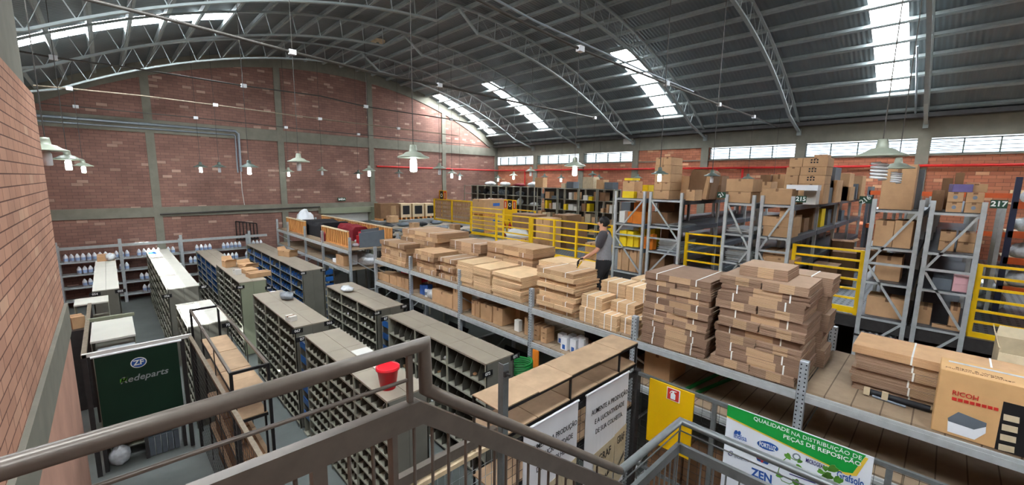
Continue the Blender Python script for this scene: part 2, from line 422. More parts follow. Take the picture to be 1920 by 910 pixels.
# gable wall: brick under an arched concrete band
m = MB(); pts = [(XW, YG, 0), (XE, YG, 0)]
for i in range(41):
    a = AE - 2*AE*i/40; x, z = arc(a, RR-0.42)
    pts.append((min(XE, max(XW, x)), YG, z))
m.prism(pts, (0, 0.25, 0)); wg = struct('wall_gable', m, 'brick_gable')
m = MB()
for x in (1.44, 6.2, 10.75, 15.57, 20.0):
    zt = ZR + math.sqrt(max(0, (RR-0.45)**2-(x-X0C)**2))
    m2 = MB().box((x-0.135, YG-0.07, 0), (x+0.135, YG+0.02, zt)); struct('trim_gable_column', m2, 'concrete')
struct('trim_gable_beam', MB().box((XW, YG-0.06, H-1.66), (11.0, YG+0.02, H-1.27)), 'concrete')
struct('trim_gable_upper_beam', MB().box((XW, YG-0.06, H+1.70), (XE, YG+0.02, H+2.22)), 'concrete')
m = MB(); n = 40
for i in range(n):
    a0 = AE-2*AE*i/n; a1 = AE-2*AE*(i+1)/n
    x0, z0 = arc(a0, RR-0.52); x1, z1 = arc(a1, RR-0.52); x2, z2 = arc(a1, RR+0.03); x3, z3 = arc(a0, RR+0.03)
    vs = [(x0, YG-0.05, z0), (x1, YG-0.05, z1), (x2, YG-0.05, z2), (x3, YG-0.05, z3), (x0, YG+0.2, z0), (x1, YG+0.2, z1), (x2, YG+0.2, z2), (x3, YG+0.2, z3)]
    m.add(vs, [(0, 1, 2, 3), (4, 7, 6, 5), (0, 4, 5, 1), (3, 2, 6, 7)])
struct('trim_gable_arch', m, 'concrete')
# steel door recess in the gable wall near the timber crates
d = at(605, 395, Y=YG-0.05).x; e = at(707, 395, Y=YG-0.05).x
zt, zb = at(650, 389, Y=YG-0.05).z, H-2.3
struct('trim_gable_lintel', MB().box((d-0.2, YG-0.35, zt-0.28), (e+0.05, YG-0.02, zt+0.02)), 'panel_olive')
struct('door_1', MB().box((d, YG-0.06, 0), (e-0.55, YG+0.05, zt-0.25)), 'white_paint')
struct('trim_gable_pier', MB().box((e-0.5, YG-0.4, 0), (e+0.05, YG, zt)), 'panel_olive')

# eave wall with its window band
ZW0, ZW1 = H+1.09, H+1.605
wins = [(22.27, 18.97), (18.65, 15.3), (15.0, 11.83), (7.9, 4.53), (4.2, 0.97), (0.69, -2.5), (-2.9, -6.0)]
m = MB().box((XE, YB, 0), (XE+0.25, YG, ZW0)); struct('wall_eave', m, 'brick_eave')
struct('wall_eave_brick_panel', MB().box((XE, 7.9, ZW0), (XE+0.25, 11.83, ZW1+0.12)), 'brick_eave')
struct('trim_eave_beam', MB().box((XE-0.06, YB, ZW1+0.04), (XE+0.3, YG, H+2.32)), 'concrete')
ec = [18.81, 15.15, 11.66, 8.1, 4.37, 0.83, -2.7, -6.2]
for y in ec: struct('trim_eave_column', MB().box((XE-0.07, y-0.165, 0), (XE+0.28, y+0.165, ZW1+0.06)), 'concrete')
struct('trim_eave_sill', MB().box((XE-0.05, YB, ZW0-0.05), (XE+0.28, YG, ZW0)), 'concrete')
def window(i, X, y1, y0, z0, z1, nv, inward, k=0.035):
    t = MB().box((X+0.08, y0, z0), (X+0.10, y1, z1))
    g = struct('window_%d' % i, t, 'window_glass')
    f = MB()
    f.box((X+0.05, y0, z0), (X+0.12, y1, z0+k)); f.box((X+0.05, y0, z1-k), (X+0.12, y1, z1))
    for j in range(nv+1):
        y = y0+(y1-y0)*j/nv; f.box((X+0.05, y-k/2, z0), (X+0.12, y+k/2, z1))
    for j in range(1, 4):
        z = z0+(z1-z0)*j/4; f.box((X+0.07, y0, z-k*0.28), (X+0.11, y1, z+k*0.28))
    # one louvred light at the far end
    for j in range(1, 8 if X > 0 else 1):
        z = z0+(z1-z0)*j/8; f.box((X+0.05, y1-(y1-y0)*0.22, z-0.012), (X+0.10, y1, z+0.004))
    fr = f.build('window_frame', 'enamel_dark', g); return g
for i, (a, b) in enumerate(wins): window(i+1, XE, a, b, ZW0, ZW1, 4, -1)
# hidden eave wall: its window band lets the sun in
zl0, zl1 = H+0.95, H+1.75
struct('wall_west', MB().box((XW-0.25, YB, 0), (XW, YG, zl0)), 'brick_eave')
struct('trim_west_beam', MB().box((XW-0.3, YB, zl1), (XW+0.05, YG, H+2.32)), 'concrete')
for i in range(9):
    y = 22.4-3.63*i
    struct('trim_west_column', MB().box((XW-0.28, y-0.16, 0), (XW+0.06, y+0.16, zl1)), 'concrete')
for i in range(4):
    y = 22.4-3.63*i
    window(20+i, XW-0.2, y-0.18, y-3.45 if i < 3 else 9.45, zl0, zl1, 6, 1, 0.075)
struct('wall_west_panel', MB().box((XW-0.25, YB, zl0), (XW, 9.45, zl1)), 'brick_eave')
struct('wall_back', MB().prism([(XW, YB, 0), (XE, YB, 0)] + [(min(XE, max(XW, arc(AE-2*AE*i/20, RR)[0])), YB, arc(AE-2*AE*i/20, RR)[1]) for i in range(21)], (0, -0.25, 0)), 'brick_gable')

# office block wall close to the stair, brick over a slab edge
XL = -0.55
YL = 8.05
zt0, zt1 = H-1.71, H-2.10
struct('wall_office', MB().box((XW+0.1, YB, zt0), (XL, YL, H+0.98)), 'brick_office')
struct('trim_office_beam', MB().box((XW+0.1, YB, H+0.98), (XL-0.01, 7.35, H+3.6)), 'concrete')
struct('trim_office_slab', MB().box((XW+0.1, YB, zt1), (XL+0.035, YL+0.03, zt0)), 'concrete')
struct('wall_office_lower', MB().box((XW+0.1, YB, 0), (XL+0.01, YL+0.02, zt1)), 'plaster_pink')

# roof: corrugated sheet on purlins, rooflights left open in it
PUR = [1.1+2.35*k for k in range(-14, 14)]
sky_r = [(21.3, 22.05), (16.72, 17.5), (8.98, 9.75), (1.32, 2.1), (-3.6, -2.8)]  # the strip behind the camera is unseen, added for its light
sky_l = [(15.8, 16.8), (8.6, 9.4), (1.3, 2.1), (-3.6, -2.8)]  # only the far strip is seen, the others are added for light
SA0, SA1 = 15.4, 29.0
def roof_patch(mb, a0, a1, y0, y1, r):
    k = max(1, int(abs(a1-a0)/2.4+0.5))
    for i in range(k):
        b0 = a0+(a1-a0)*i/k; b1 = a0+(a1-a0)*(i+1)/k
        x0, z0 = arc(b0, r); x1, z1 = arc(b1, r)
        mb.add([(x0, y0, z0), (x1, y0, z1), (x1, y1, z1), (x0, y1, z0)], [(0, 1, 2, 3)], True)
rf = MB()
def strip(a0, a1, holes):
    ys = YB-0.3
    for h0, h1 in sorted(holes):
        roof_patch(rf, a0, a1, ys, h0, RR); ys = h1
    roof_patch(rf, a0, a1, ys, YG+0.2, RR)
strip(-AE-1.2, -SA1, []); strip(-SA1, -SA0, sky_l); strip(-SA0, SA0, []); strip(SA0, SA1, sky_r); strip(SA1, AE+1.2, [])
ceil = struct('ceiling', rf, 'roof_sheet')
i = 60
for hs, s in ((sky_r, 1), (sky_l, -1)):
    for h0, h1 in hs:
        p = MB(); roof_patch(p, s*SA0, s*SA1, h0, h1, RR+0.01); struct('window_%d' % i, p, 'skylight_sheet'); i += 1
for a in PUR:
    x, z = arc(a, RR-0.075)
    t = R(a); nx, nz = math.sin(t), math.cos(t)
    m = MB()
    m.bar((x, YB, z), (x, YG-0.1, z), 0.04, 0.10, up=(nx, 0, nz))
    x2, z2 = arc(a+0.13, RR-0.13); m.bar((x2, YB, z2), (x2, YG-0.1, z2), 0.07, 0.012, up=(nx, 0, nz))
    m.build('purlin', 'purlin_paint', ceil)
# gutter box where the sheet meets the eave wall
struct('trim_eave_gutter', MB().box((XE-0.5, YB, H+2.28), (XE+0.1, YG-0.1, H+2.42)), 'dark_steel')

# arched lattice trusses, hinged at the crown
def truss(y, which):
    t = thing('roof_truss', 'grey arched lattice roof truss '+which, 'roof truss', (X0C, y, H+2.0), 'arched trusses under the roof')
    rt, rb = RR-0.15, RR-0.80
    a_end = 32.6; a_k = 2.35
    top = MB(); N = 26
    P = [arc(-a_end+2*a_end*i/N, rt) for i in range(N+1)]
    for (xa, za), (xb, zb) in zip(P[:-1], P[1:]): top.bar((xa, y, za), (xb, y, zb), 0.08, 0.05)
    top.build('top_chord', 'truss_paint', t)
    for s in (-1, 1):
        bt = MB(); K = 14
        Q = [arc(s*(a_k+(28.3-a_k)*i/K), rb) for i in range(K+1)]
        Q = [arc(0, rt-0.05)] + Q + [(X0C+s*11.35, H+2.05)]
        for (xa, za), (xb, zb) in zip(Q[:-1], Q[1:]): bt.bar((xa, y, za), (xb, y, zb), 0.10, 0.05)
        bt.build('bottom_chord', 'truss_paint', t)
        wb = MB(); K = 12
        for i in range(K+1):
            a = s*(a_k+(28.3-a_k)*i/K); xa, za = arc(a, rb); xb, zb = arc(a, rt)
            wb.bar((xa, y, za), (xb, y, zb), 0.02, 0.02)
            if i < K:
                a2 = s*(a_k+(28.3-a_k)*(i+1)/K)
                xa, za = arc(a, rt); xb, zb = arc(a2, rb)
                wb.bar((xa, y, za), (xb, y, zb), 0.010, 0.010)
        wb.build('lattice', 'truss_paint', t)
    MB().box((X0C-11.4, y-0.07, H+1.95), (X0C-11.2, y+0.07, H+2.2)).build('foot', 'truss_paint', t)
    MB().box((X0C+11.2, y-0.07, H+1.95), (X0C+11.4, y+0.07, H+2.2)).build('foot', 'truss_paint', t)
for y, wd in ((18.95, 'nearest the gable wall'), (15.3, 'second from the gable wall'), (11.77, 'third from the gable wall'), (8.1, 'fourth from the gable wall, beside a rooflight'), (4.45, 'fifth from the gable wall, over the stacked cartons'), (0.85, 'sixth from the gable wall, beside the large near rooflight')):
    truss(y, wd)
# ================================================================== services: pipes, conduits, lamps
def tube_thing(name, label, cat, pts, r, mat, group=None, n=8):
    o = MB().tube(pts, r, n).build(name, mat, None, pts[0]); return tag(o, label, cat, group)
zp = H+0.705
tube_thing('fire_pipe', 'long red fire water pipe running along the eave wall below its windows', 'pipe', [(11.0, YG-0.12, zp), (XE-0.12, YG-0.12, zp), (XE-0.12, YB+0.2, zp)], 0.045, 'pipe_red')
for px, wd in ((984, 'beside the corner of the gable wall'), (1343, 'behind the row of shades over the tall racks'), (1391, 'behind the carton pair on rack top')):
    y = at(px, 335, X=XE-0.12).y
    m = MB().tube([(XE-0.12, y, zp-0.04), (XE-0.12, y, H-0.9)], 0.045, 8)
    tag(m.build('fire_riser', 'pipe_red', None, (XE-0.12, y, H-0.9)), 'red vertical branch of the fire pipe '+wd, 'pipe')
# galvanised pair of conduits on the gable beam
yq = YG-0.12
z1 = at(240, 230, Y=yq).z; z2 = at(447, 253.7, Y=yq).z; xa = at(446, 245, Y=yq).x; xb = at(440, 255, Y=yq).x; zend = at(453, 322, Y=yq).z
tube_thing('conduit', 'upper galvanised conduit on the gable wall beam, bending down at its end', 'conduit', [(XW+0.1, yq, z1), (xa-0.1, yq, z1), (xa, yq, z1-0.12), (xa, yq, zend)], 0.05, 'conduit')
tube_thing('conduit', 'lower galvanised conduit on the gable wall beam, bending down beside the upper one', 'conduit', [(XW+0.1, yq, z2), (xb-0.02, yq, z2), (xb+0.01, yq, z2-0.05), (xb+0.01, yq, zend-0.05)], 0.03, 'conduit')
x = at(457, 360, Y=yq).x
tube_thing('cable', 'thin white cable dropping down the brick gable wall below the conduits', 'cable', [(xa, yq+0.06, zend), (x-0.05, yq+0.06, H-0.6), (x, yq+0.06, H-1.27)], 0.014, 'white_paint', n=6)
zc = at(300, 402, Y=yq).z
tube_thing('conduit', 'thin grey conduit running along the lower beam of the gable wall', 'conduit', [(at(300, 402, Y=yq).x, yq, zc), (at(600, 388, Y=yq).x, yq, at(600, 388, Y=yq).z)], 0.03, 'conduit_dark')

# lamps hang from conduits that run across the hall
ZL = H+0.33
#   px, py(rim), width, lit?, dark?, where
LAMPS = [(87, 282, 60, 0, 'beside the end of the near brick office wall'),
 (127, 299, 42, 2, 'larger of the two shining near the office wall end'), (156, 311, 28, 2, 'smaller of the two shining near the office wall end'),
 (376, 313, 22, 1, 'by the gable wall middle, before a plain lamp'), (411, 313, 22, 0, 'between two lit lamps before the gable wall'),
 (467, 313, 30, 1, 'beside the foot of the galvanised conduits'), (541, 322, 16, 1, 'behind the gable column at the wall middle'),
 (560, 303, 37, 0, 'hanging near the gable wall column, with a pale tube bulb'), (604, 320, 16, 0, 'small and far, before the plain middle of the gable wall'),
 (672, 326, 14, 1, 'small one of a lit pair by the third gable column'), (692, 320, 23, 1, 'larger one of a lit pair by the third gable column'),
 (748, 325, 12, 0, 'tiny and far, behind the large lit lamp'), (775, 295, 57, 1, 'largest lit one, over the timber crates'),
 (824, 316, 25, 0, 'beside the fourth gable column'), (847, 325, 19, 1, 'larger of a lit pair by the red pipe start'), (862, 330, 12, 1, 'smaller of a lit pair by the red pipe start'),
 (934, 334, 10, 2, 'at the corner of the two brick walls'), (963, 329, 16, 1, 'below the first eave window'), (995, 321, 20, 0, 'over the far grey shelving, with a tube bulb'),
 (1021, 332, 9, 0, 'tiny and dark below the second eave window'), (1052, 334, 14, 1, 'small lit one below the second eave window'), (1078, 311, 39, 1, 'large lit one over the yellow guard rail'),
 (1111, 328, 17, 0, 'flat and dark below the third eave window'), (1123, 334, 11, 0, 'tiny and dark beside the flat dark one'), (1196, 334, 12, 0, 'faint one beside the eave column'),
 (1237, 326, 30, 1, 'lit one before the tall carton tower'), (1335, 330, 27, 0, 'over the wrapped sack on the rack top'), (1402, 335, 22, 0, 'over the carton pair on the rack top'),
 (1450, 340, 18, 1, 'lit one over the small cartons on the rack top'), (1652, 292, 76, 0, 'large near one with a spiral bulb'), (1683, 315, 48, 0, 'smaller near one with a spiral bulb, before the tall carton')]
NEAR = {1237: 8.7, 1335: 8.3, 1683: 6.2}     # depth of the lamps that hang in front of the racks
def lamp(px, py, wpx, lit, where):
    d = NEAR.get(px, FPX*0.48/wpx); k = wpx*d/(FPX*0.48)
    p = ray(px, py)*d + Vector((0, 0, H))
    p.z = ray(px, py).z*d + H
    if p.x > XE-0.6: p = at(px, py, X=XE-0.8)
    if p.y > YG-0.5: p = at(px, py, Y=YG-0.8)
    spiral = wpx in (76, 48)
    state = 'lit' if lit else 'unlit'
    t = thing('pendant_lamp', 'enamel factory pendant lamp, %s, %s' % (state, where), 'lamp', p, 'enamel pendant lamps')
    t['label'] = ('%s enamel pendant lamp ' % state)+where
    x, y, z = p
    q = 'enamel' if (wpx > 15 and wpx not in (17, 22, 27, 30)) else 'enamel_dark'
    MB().lathe((x, y, z), [(r_*k, z_*k) for r_, z_ in ((0.245, -0.012), (0.25, 0.0), (0.235, 0.012), (0.17, 0.035), (0.115, 0.075), (0.062, 0.09), (0.055, 0.15), (0.048, 0.19), (0.0, 0.195))], 20).build('shade', q, t)
    MB().lathe((x, y, z), [(0.045*k, 0.06*k), (0.035*k, -0.02*k), (0.0, -0.021*k)], 10).build('socket', 'white_plastic', t)
    b = MB()
    if spiral:
        pts = []
        for i in range(5*12+1):
            a = 2*math.pi*i/12; pts.append((x+0.07*k*math.cos(a), y+0.07*k*math.sin(a), z-0.08*k-0.2*k*i/60))
        b.tube(pts, 0.015*k, 6); b.build('spiral_bulb', 'white_plastic', t)
    else:
        b.lathe((x, y, z), [(0.0, -0.23*k), (0.045*k, -0.225*k), (0.052*k, -0.21*k), (0.052*k, -0.05*k), (0.03*k, -0.02*k), (0.0, -0.019*k)], 12)
        b.build('bulb', 'white_plastic' if not lit else ('bulb_lit' if lit == 1 else 'bulb_lit_green'), t)
    a = math.degrees(math.asin(max(-1, min(1, (x-X0C)/RR)))); zr = ZR+math.cos(R(a))*(RR-0.1)
    zr = ZR+math.sqrt(max(1.0, (RR-0.03)**2-(x-X0C)**2))
    MB().tube([(x, y, z+0.19*k), (x, y, zr)], 0.007, 6).build('cord', 'conduit_dark', t)
    return p, zr
rows = {}
for L_ in LAMPS:
    p, zr = lamp(*L_)
    rows.setdefault(round(p.y/3.6), []).append((p.x, p.y, zr))
# conduits with junction boxes that carry the lamps
def conduit_run(pts_px, Y, label, r=0.02, mat='conduit_dark', boxes=()):
    P_ = [at(px, py, Y=Y) for px, py in pts_px]
    t = thing('lamp_conduit', label, 'conduit', P_[0])
    MB().tube(P_, r, 6).build('pipe', mat, t)
    for px, py in boxes:
        c = at(px, py, Y=Y); MB().box(c-Vector((0.07, 0.05, 0.05)), c+Vector((0.07, 0.05, 0.05))).build('junction_box', 'white_plastic', t)
conduit_run([(120, -12), (330, 40), (548, 98), (700, 136), (824, 160), (960, 190), (1115, 221)], 10.4, 'thick dark lamp conduit crossing under the roof from the office wall, highest of all', 0.035, 'conduit_dark', [(548, 98), (824, 160), (1115, 221)])
conduit_run([(855, -22), (960, 32), (1088, 92), (1250, 157), (1348, 196), (1413, 219), (1460, 240)], 5.1, 'dark lamp conduit crossing under the roof above the cardboard stacks', 0.025, 'conduit_dark', [(1088, 92), (1250, 157), (1348, 196), (1413, 219)])
conduit_run([(910, -12), (1000, 38), (1200, 130), (1300, 172)], 5.35, 'pale conduit running beside the dark one above the cardboard stacks', 0.02, 'conduit')
conduit_run([(30, 95), (100, 108), (250, 128), (457, 161), (600, 180), (686, 200), (846, 224), (1000, 258)], 15.0, 'brown lamp conduit hung before the upper part of the gable wall', 0.022, 'conduit_dark', [(100, 108), (457, 161), (686, 200), (846, 224)])
conduit_run([(62, 160), (130, 166), (270, 180), (404, 197), (600, 223), (747, 241), (860, 255)], 18.2, 'pale lamp conduit hung before the middle of the gable wall', 0.02, 'fence_wood', [(130, 166), (404, 197), (600, 223), (747, 241)])
conduit_run([(66, 193), (142, 200), (367, 221), (536, 239), (672, 252), (930, 276)], 20.6, 'thin lamp conduit hung just above the gable beam', 0.018, 'conduit_dark', [(142, 200), (367, 221), (536, 239), (672, 252)])
tube_thing('lamp_conduit', 'pale jointed conduit dropping along the truss beside the near rooflight', 'conduit', [(arc(a_, RR-0.3)[0], 1.12, arc(a_, RR-0.3)[1]) for a_ in (22.5, 25, 27.5, 30, 31.5)], 0.025, 'conduit')

# small fittings under the roof
d_ = ray(708, 76); a_ = d_.x**2+d_.z**2; oz = H-ZR; b_ = 2*(-d_.x*X0C+d_.z*oz); c_ = X0C**2+oz**2-(RR-0.02)**2
tt = (-b_+math.sqrt(b_*b_-4*a_*c_))/2/a_; p = d_*tt+Vector((0, 0, H))
t = thing('roof_vent', 'round tan roof vent by the crown of the second truss', 'roof vent', p)
MB().lathe((p.x, p.y, p.z), [(0.0, -0.09), (0.22, -0.085), (0.3, -0.05), (0.3, 0.01)], 20).build('dish', 'sack_tan', t); MB().lathe((p.x, p.y, p.z), [(0.0, -0.14), (0.06, -0.13), (0.06, -0.08)], 10).build('knob', 'enamel_dark', t)
p = at(1178, 265, X=XE-0.12)
tag(MB().box(p-Vector((0.06, 0.26, 0.15)), p+Vector((0.06, 0.26, 0.15))).build('white_box', 'white_paint', None, p), 'small white box fixed under the eave between two trusses', 'box')
# ================================================================== near stair and its railings
YR = 1.19
def railing_upper():
    t = thing('landing_railing', 'brown steel tube railing of the upper stair landing and descending flight', 'railing', (0.72, YR, H-1.75))
    zt = H-0.556
    tb = MB().tube([(-0.54, YR, zt), (0.735, YR, zt), (0.74, YR, zt-0.165), (0.80, YR, zt-0.215), (2.075, YR, H-1.715)], 0.0235, 14)
    tb.build('handrail', 'rail_paint', t)
    MB().tube([(-0.54, YR, H-0.652), (0.675, YR, H-0.665)], 0.0065, 8).build('mid_bar', 'rail_paint', t)
    MB().box((0.668, YR-0.008, zt-0.19), (0.686, YR+0.008, zt-0.01)).build('stub', 'rail_paint', t)
    b = MB()
    prof = [(-0.54, H-0.738), (0.705, H-0.748), (2.09, H-1.805), (2.09, H-1.905), (0.715, H-0.835), (-0.54, H-0.818)]
    b.prism([(x, YR-0.02, z) for x, z in prof], (0, 0.04, 0)); b.build('wide_band', 'rail_paint', t)
    sl = -(1.805-0.748)/(2.09-0.705)
    for x in (0.09, 0.17, 0.25, 0.31, 0.463, 0.54, 0.69, 0.763, 0.833, 0.913, 0.985, 1.064, 1.13, 1.2, 1.27, 1.347, 1.413, 1.48, 1.55, 1.62, 1.69, 1.76, 1.83, 1.9, 1.97, 2.04):
        zu = H-0.815 if x < 0.71 else H-0.83+sl*(x-0.71)
        zl = H-1.75 if x < 0.71 else H-1.75+sl*(x-0.71)
        MB().tube([(x, YR, zu), (x, YR, zl)], 0.0065, 6).build('baluster', 'rail_paint', t)
    MB().box((0.352, YR-0.018, H-1.75), (0.392, YR+0.018, H-0.81)).build('post', 'rail_paint', t)
    MB().box((0.60, YR-0.018, H-1.75), (0.618, YR+0.018, H-0.81)).build('post', 'rail_paint', t)
    for x in (0.955, 1.03, 1.83):
        zu = H-0.715+(-0.787)*(x-0.80)-0.04; zl = H-0.75+sl*(x-0.705)
        MB().tube([(x, YR, zu), (x, YR, zl)], 0.006, 6).build('stub', 'rail_paint', t)
    return t
railing_upper()
XR2 = 2.9
def railing_lower():
    t = thing('lower_railing', 'grey steel tube railing around the lower stair landing', 'railing', (XR2, YR, H-2.75))
    zt = H-1.735
    MB().tube([(2.085, YR, H-1.722), (XR2, YR, zt), (XR2, -1.6, zt)], 0.0255, 14).build('handrail', 'rail_paint_grey', t)
    MB().tube([(2.1, YR, zt-0.075), (XR2, YR, zt-0.075), (XR2, -1.6, zt-0.075)], 0.005, 6).build('mid_wire', 'rail_paint_grey', t)
    MB().tube([(XR2, YR, zt), (XR2, YR, zt-0.18)], 0.008, 6).build('stub', 'rail_paint_grey', t)
    b = MB().box((2.1, YR-0.015, zt-0.245), (XR2+0.015, YR+0.015, zt-0.175)); b.box((XR2-0.015, -1.6, zt-0.245), (XR2+0.015, YR-0.015, zt-0.175)); b.build('wide_band', 'rail_paint_grey', t)
    for i in range(10):
        x = 2.14+0.08*i; MB().tube([(x, YR, zt-0.24), (x, YR, zt-1.0)], 0.006, 6).build('baluster', 'rail_paint_grey', t)
    for i in range(33):
        y = YR-0.085*i; MB().tube([(XR2, y, zt-0.24), (XR2, y, zt-1.0)], 0.006, 6).build('baluster', 'rail_paint_grey', t)
    return t
railing_lower()
# landings and steps that carry the railings
m = MB().box((-0.50, -1.2, H-1.83), (0.72, YR+0.05, H-1.75)); tag(m.build('stair_landing', 'rail_paint', None, (0, 0, H-1.83)), 'upper steel stair landing under the brown railing', 'landing')
m = MB().box((2.0, -2.0, H-2.83), (XR2+0.05, YR+0.05, H-2.735)); tag(m.build('stair_landing', 'rail_paint_grey', None, (2.4, 0, H-2.83)), 'lower steel stair landing inside the grey railing', 'landing')
t = thing('stair_flight', 'steel stair flight between the two landings', 'stairs', (1.4, 0.6, H-2.83))
for i in range(6):
    x = 0.74+0.21*i; z = H-1.75-0.165*(i+1); MB().box((x, 0.15, z-0.03), (x+0.26, YR-0.02, z)).build('tread', 'rail_paint', t)
MB().prism([(0.72, YR-0.015, H-1.76), (2.02, YR-0.015, H-2.75), (2.02, YR-0.015, H-2.95), (0.72, YR-0.015, H-1.95)], (0, 0.03, 0)).build('stringer', 'rail_paint', t)

# ------------------------------------------------------------------ cage beside the stair: fence, banners, boards
XF, YF, ZF = 5.0, 2.70, H-2.545
t = thing('mesh_fence', 'grey mesh fence frame carrying the yellow board and the green banner', 'fence', (XF, 1.0, 0))
f = MB().box((XF-0.02, -2.0, ZF-0.04), (XF+0.02, YF, ZF)); f.build('top_rail', 'rail_paint_grey', t)
for y in (1.66, 0.1, -1.4): MB().box((XF-0.022, y-0.025, 0), (XF+0.018, y+0.025, ZF-0.04)).build('post', 'rail_paint_grey', t)
MB().box((XF-0.018, -2.0, H-3.9), (XF+0.018, YF, H-3.86)).build('mid_rail', 'rail_paint_grey', t)
wm = MB()
for i in range(47): y = -2.0+0.1*i; wm.box((XF-0.003, y-0.0018, 0.1), (XF, y+0.0018, ZF-0.04))
for i in range(23): z = 0.1+0.1*i; wm.box((XF-0.006, -2.0, z-0.0018), (XF-0.003, YF, z+0.0018))
wm.build('wire_mesh', 'dark_steel', t)
t = thing('mesh_fence', 'dark mesh fence frame carrying the two white hanging banners', 'fence', (3.8, YF, 0))
MB().box((2.5, YF-0.02, ZF-0.04), (XF-0.03, YF+0.02, ZF)).build('top_rail', 'black_steel', t)
MB().box((XF-0.03, YF-0.04, 0), (XF+0.06, YF+0.03, ZF+0.02)).build('corner_post', 'dark_steel', t)
MB().box((2.5, YF-0.015, H-3.85), (XF-0.03, YF+0.015, H-3.81)).build('mid_rail', 'black_steel', t)
wm = MB()
for i in range(25): x = 2.55+0.1*i; wm.box((x-0.0018, YF-0.003, 0.1), (x+0.0018, YF, ZF-0.04))
for i in range(23): z = 0.1+0.1*i; wm.box((2.55, YF-0.006, z-0.0018), (XF-0.03, YF-0.003, z+0.0018))
wm.build('wire_mesh', 'dark_steel', t)
t = thing('mesh_gate', 'low brown gate of mesh and bars seen under the stair band', 'gate', (1.9, YF, 0))
MB().box((1.35, YF-0.03, H-2.36), (2.42, YF+0.03, H-2.27)).build('top_rail', 'rail_paint', t)
MB().box((1.35, YF-0.05, H-2.43), (2.42, YF+0.0, H-2.39)).build('lower_rail', 'wood_pale', t)
wm = MB()
for i in range(14): x = 1.4+0.075*i; wm.box((x-0.0018, YF-0.003, 0.1), (x+0.0018, YF, H-2.4))
for i in range(18): z = 0.1+0.13*i; wm.box((1.38, YF-0.006, z-0.0018), (2.42, YF-0.003, z+0.0018))
wm.build('wire_mesh', 'galvanised', t)
tp = at(945, 681, Y=2.68); zb = tp.z
t = thing('cage_post', 'tall dark flat steel post with a bolt at its top, before the cardboard covered shelf', 'post', (tp.x, 2.68, 0))
MB().box((tp.x-0.034, 2.65, 0), (tp.x+0.034, 2.66, zb)).box((tp.x-0.034, 2.66, 0), (tp.x-0.026, 2.72, zb)).build('upright', 'rail_paint_grey', t)
MB().tube([(tp.x-0.01, 2.66, zb-0.09), (tp.x-0.01, 2.59, zb-0.09)], 0.013, 6).box((tp.x-0.035, 2.63, zb-0.115), (tp.x+0.015, 2.65, zb-0.065)).build('bolt', 'dark_steel', t)

# yellow board with the extinguisher sign
a = at(1222, 708, X=XF); b = at(1305, 741, X=XF); zb = at(1305, 865, X=XF).z
t = thing('yellow_board', 'tall plain yellow board with a red extinguisher sign, hung on the mesh fence', 'board', (XF-0.04, (a.y+b.y)/2, zb))
MB().box((XF-0.05, b.y, zb), (XF-0.03, a.y, a.z+0.005)).build('board', 'yellow_board', t)
sa = at(1251, 725, X=XF-0.052); sb = at(1274, 757, X=XF-0.052)
sg = MB().box((XF-0.055, sb.y, sb.z), (XF-0.05, sa.y, sa.z)).build('sign_plate', 'white_plastic', t)
yc, zc, hw, hh = (sa.y+sb.y)/2, (sa.z+sb.z)/2, (sa.y-sb.y)/2, (sa.z-sb.z)/2
MB().box((XF-0.057, yc-hw*0.86, zc-hh*0.9), (XF-0.055, yc+hw*0.86, zc+hh*0.9)).build('red_field', 'ink_red', sg)
def sil(pts, x=XF-0.058): return [(x, yc-u*hw, zc+v*hh) for u, v in pts]
e = MB().prism(sil([(-0.32, -0.72), (0.32, -0.72), (0.36, -0.6), (0.36, 0.1), (0.22, 0.3), (-0.22, 0.3), (-0.36, 0.1), (-0.36, -0.6)]), (-0.001, 0, 0))
e.prism(sil([(-0.12, 0.3), (0.12, 0.3), (0.12, 0.5), (0.5, 0.6), (0.5, 0.7), (-0.15, 0.68), (-0.4, 0.5), (-0.55, 0.1), (-0.48, 0.08), (-0.32, 0.4), (-0.12, 0.5)]), (-0.001, 0, 0))
e.build('extinguisher_symbol', 'banner_white', sg)

# green and white company banner
a = at(1365.6, 758.6, X=XF-0.05); b = at(1639.7, 857.4, X=XF-0.05)
y0, y1, zt = b.y, a.y, (a.z+b.z)/2
zb = zt-1.45
t = thing('company_banner', 'white banner with green heading and rows of supplier logos, on the mesh fence', 'banner', (XF-0.06, (y0+y1)/2, zb))
bx = XF-0.06
MB().box((bx, y0, zb), (bx+0.008, y1, zt)).build('sheet', 'banner_white', t)
W = y1-y0
def bp(u, v, dx=0.0): return Vector((bx-0.002-dx, y1-u*W, zt-v*W))
g = [(0, 0), (0.955, 0.0), (0.955, 0.02), (0.93, 0.145), (0.895, 0.19), (0.85, 0.2), (0.0, 0.11)]
MB().prism([bp(u, v, 0.0) for u, v in [(0, 0.105), (0.84, 0.195), (0.895, 0.18), (0.95, 0.02), (0.97, 0.02), (0.92, 0.19), (0.86, 0.212), (0, 0.122)]], (-0.001, 0, 0)).build('yellow_edge', 'banner_yellow', t)
MB().prism([bp(u, v, 0.001) for u, v in [(0, 0.004), (0.955, 0.004), (0.945, 0.03), (0.895, 0.18), (0.84, 0.198), (0, 0.108)]], (-0.001, 0, 0)).build('green_heading', 'banner_green', t)
NY = (0, -1, 0)
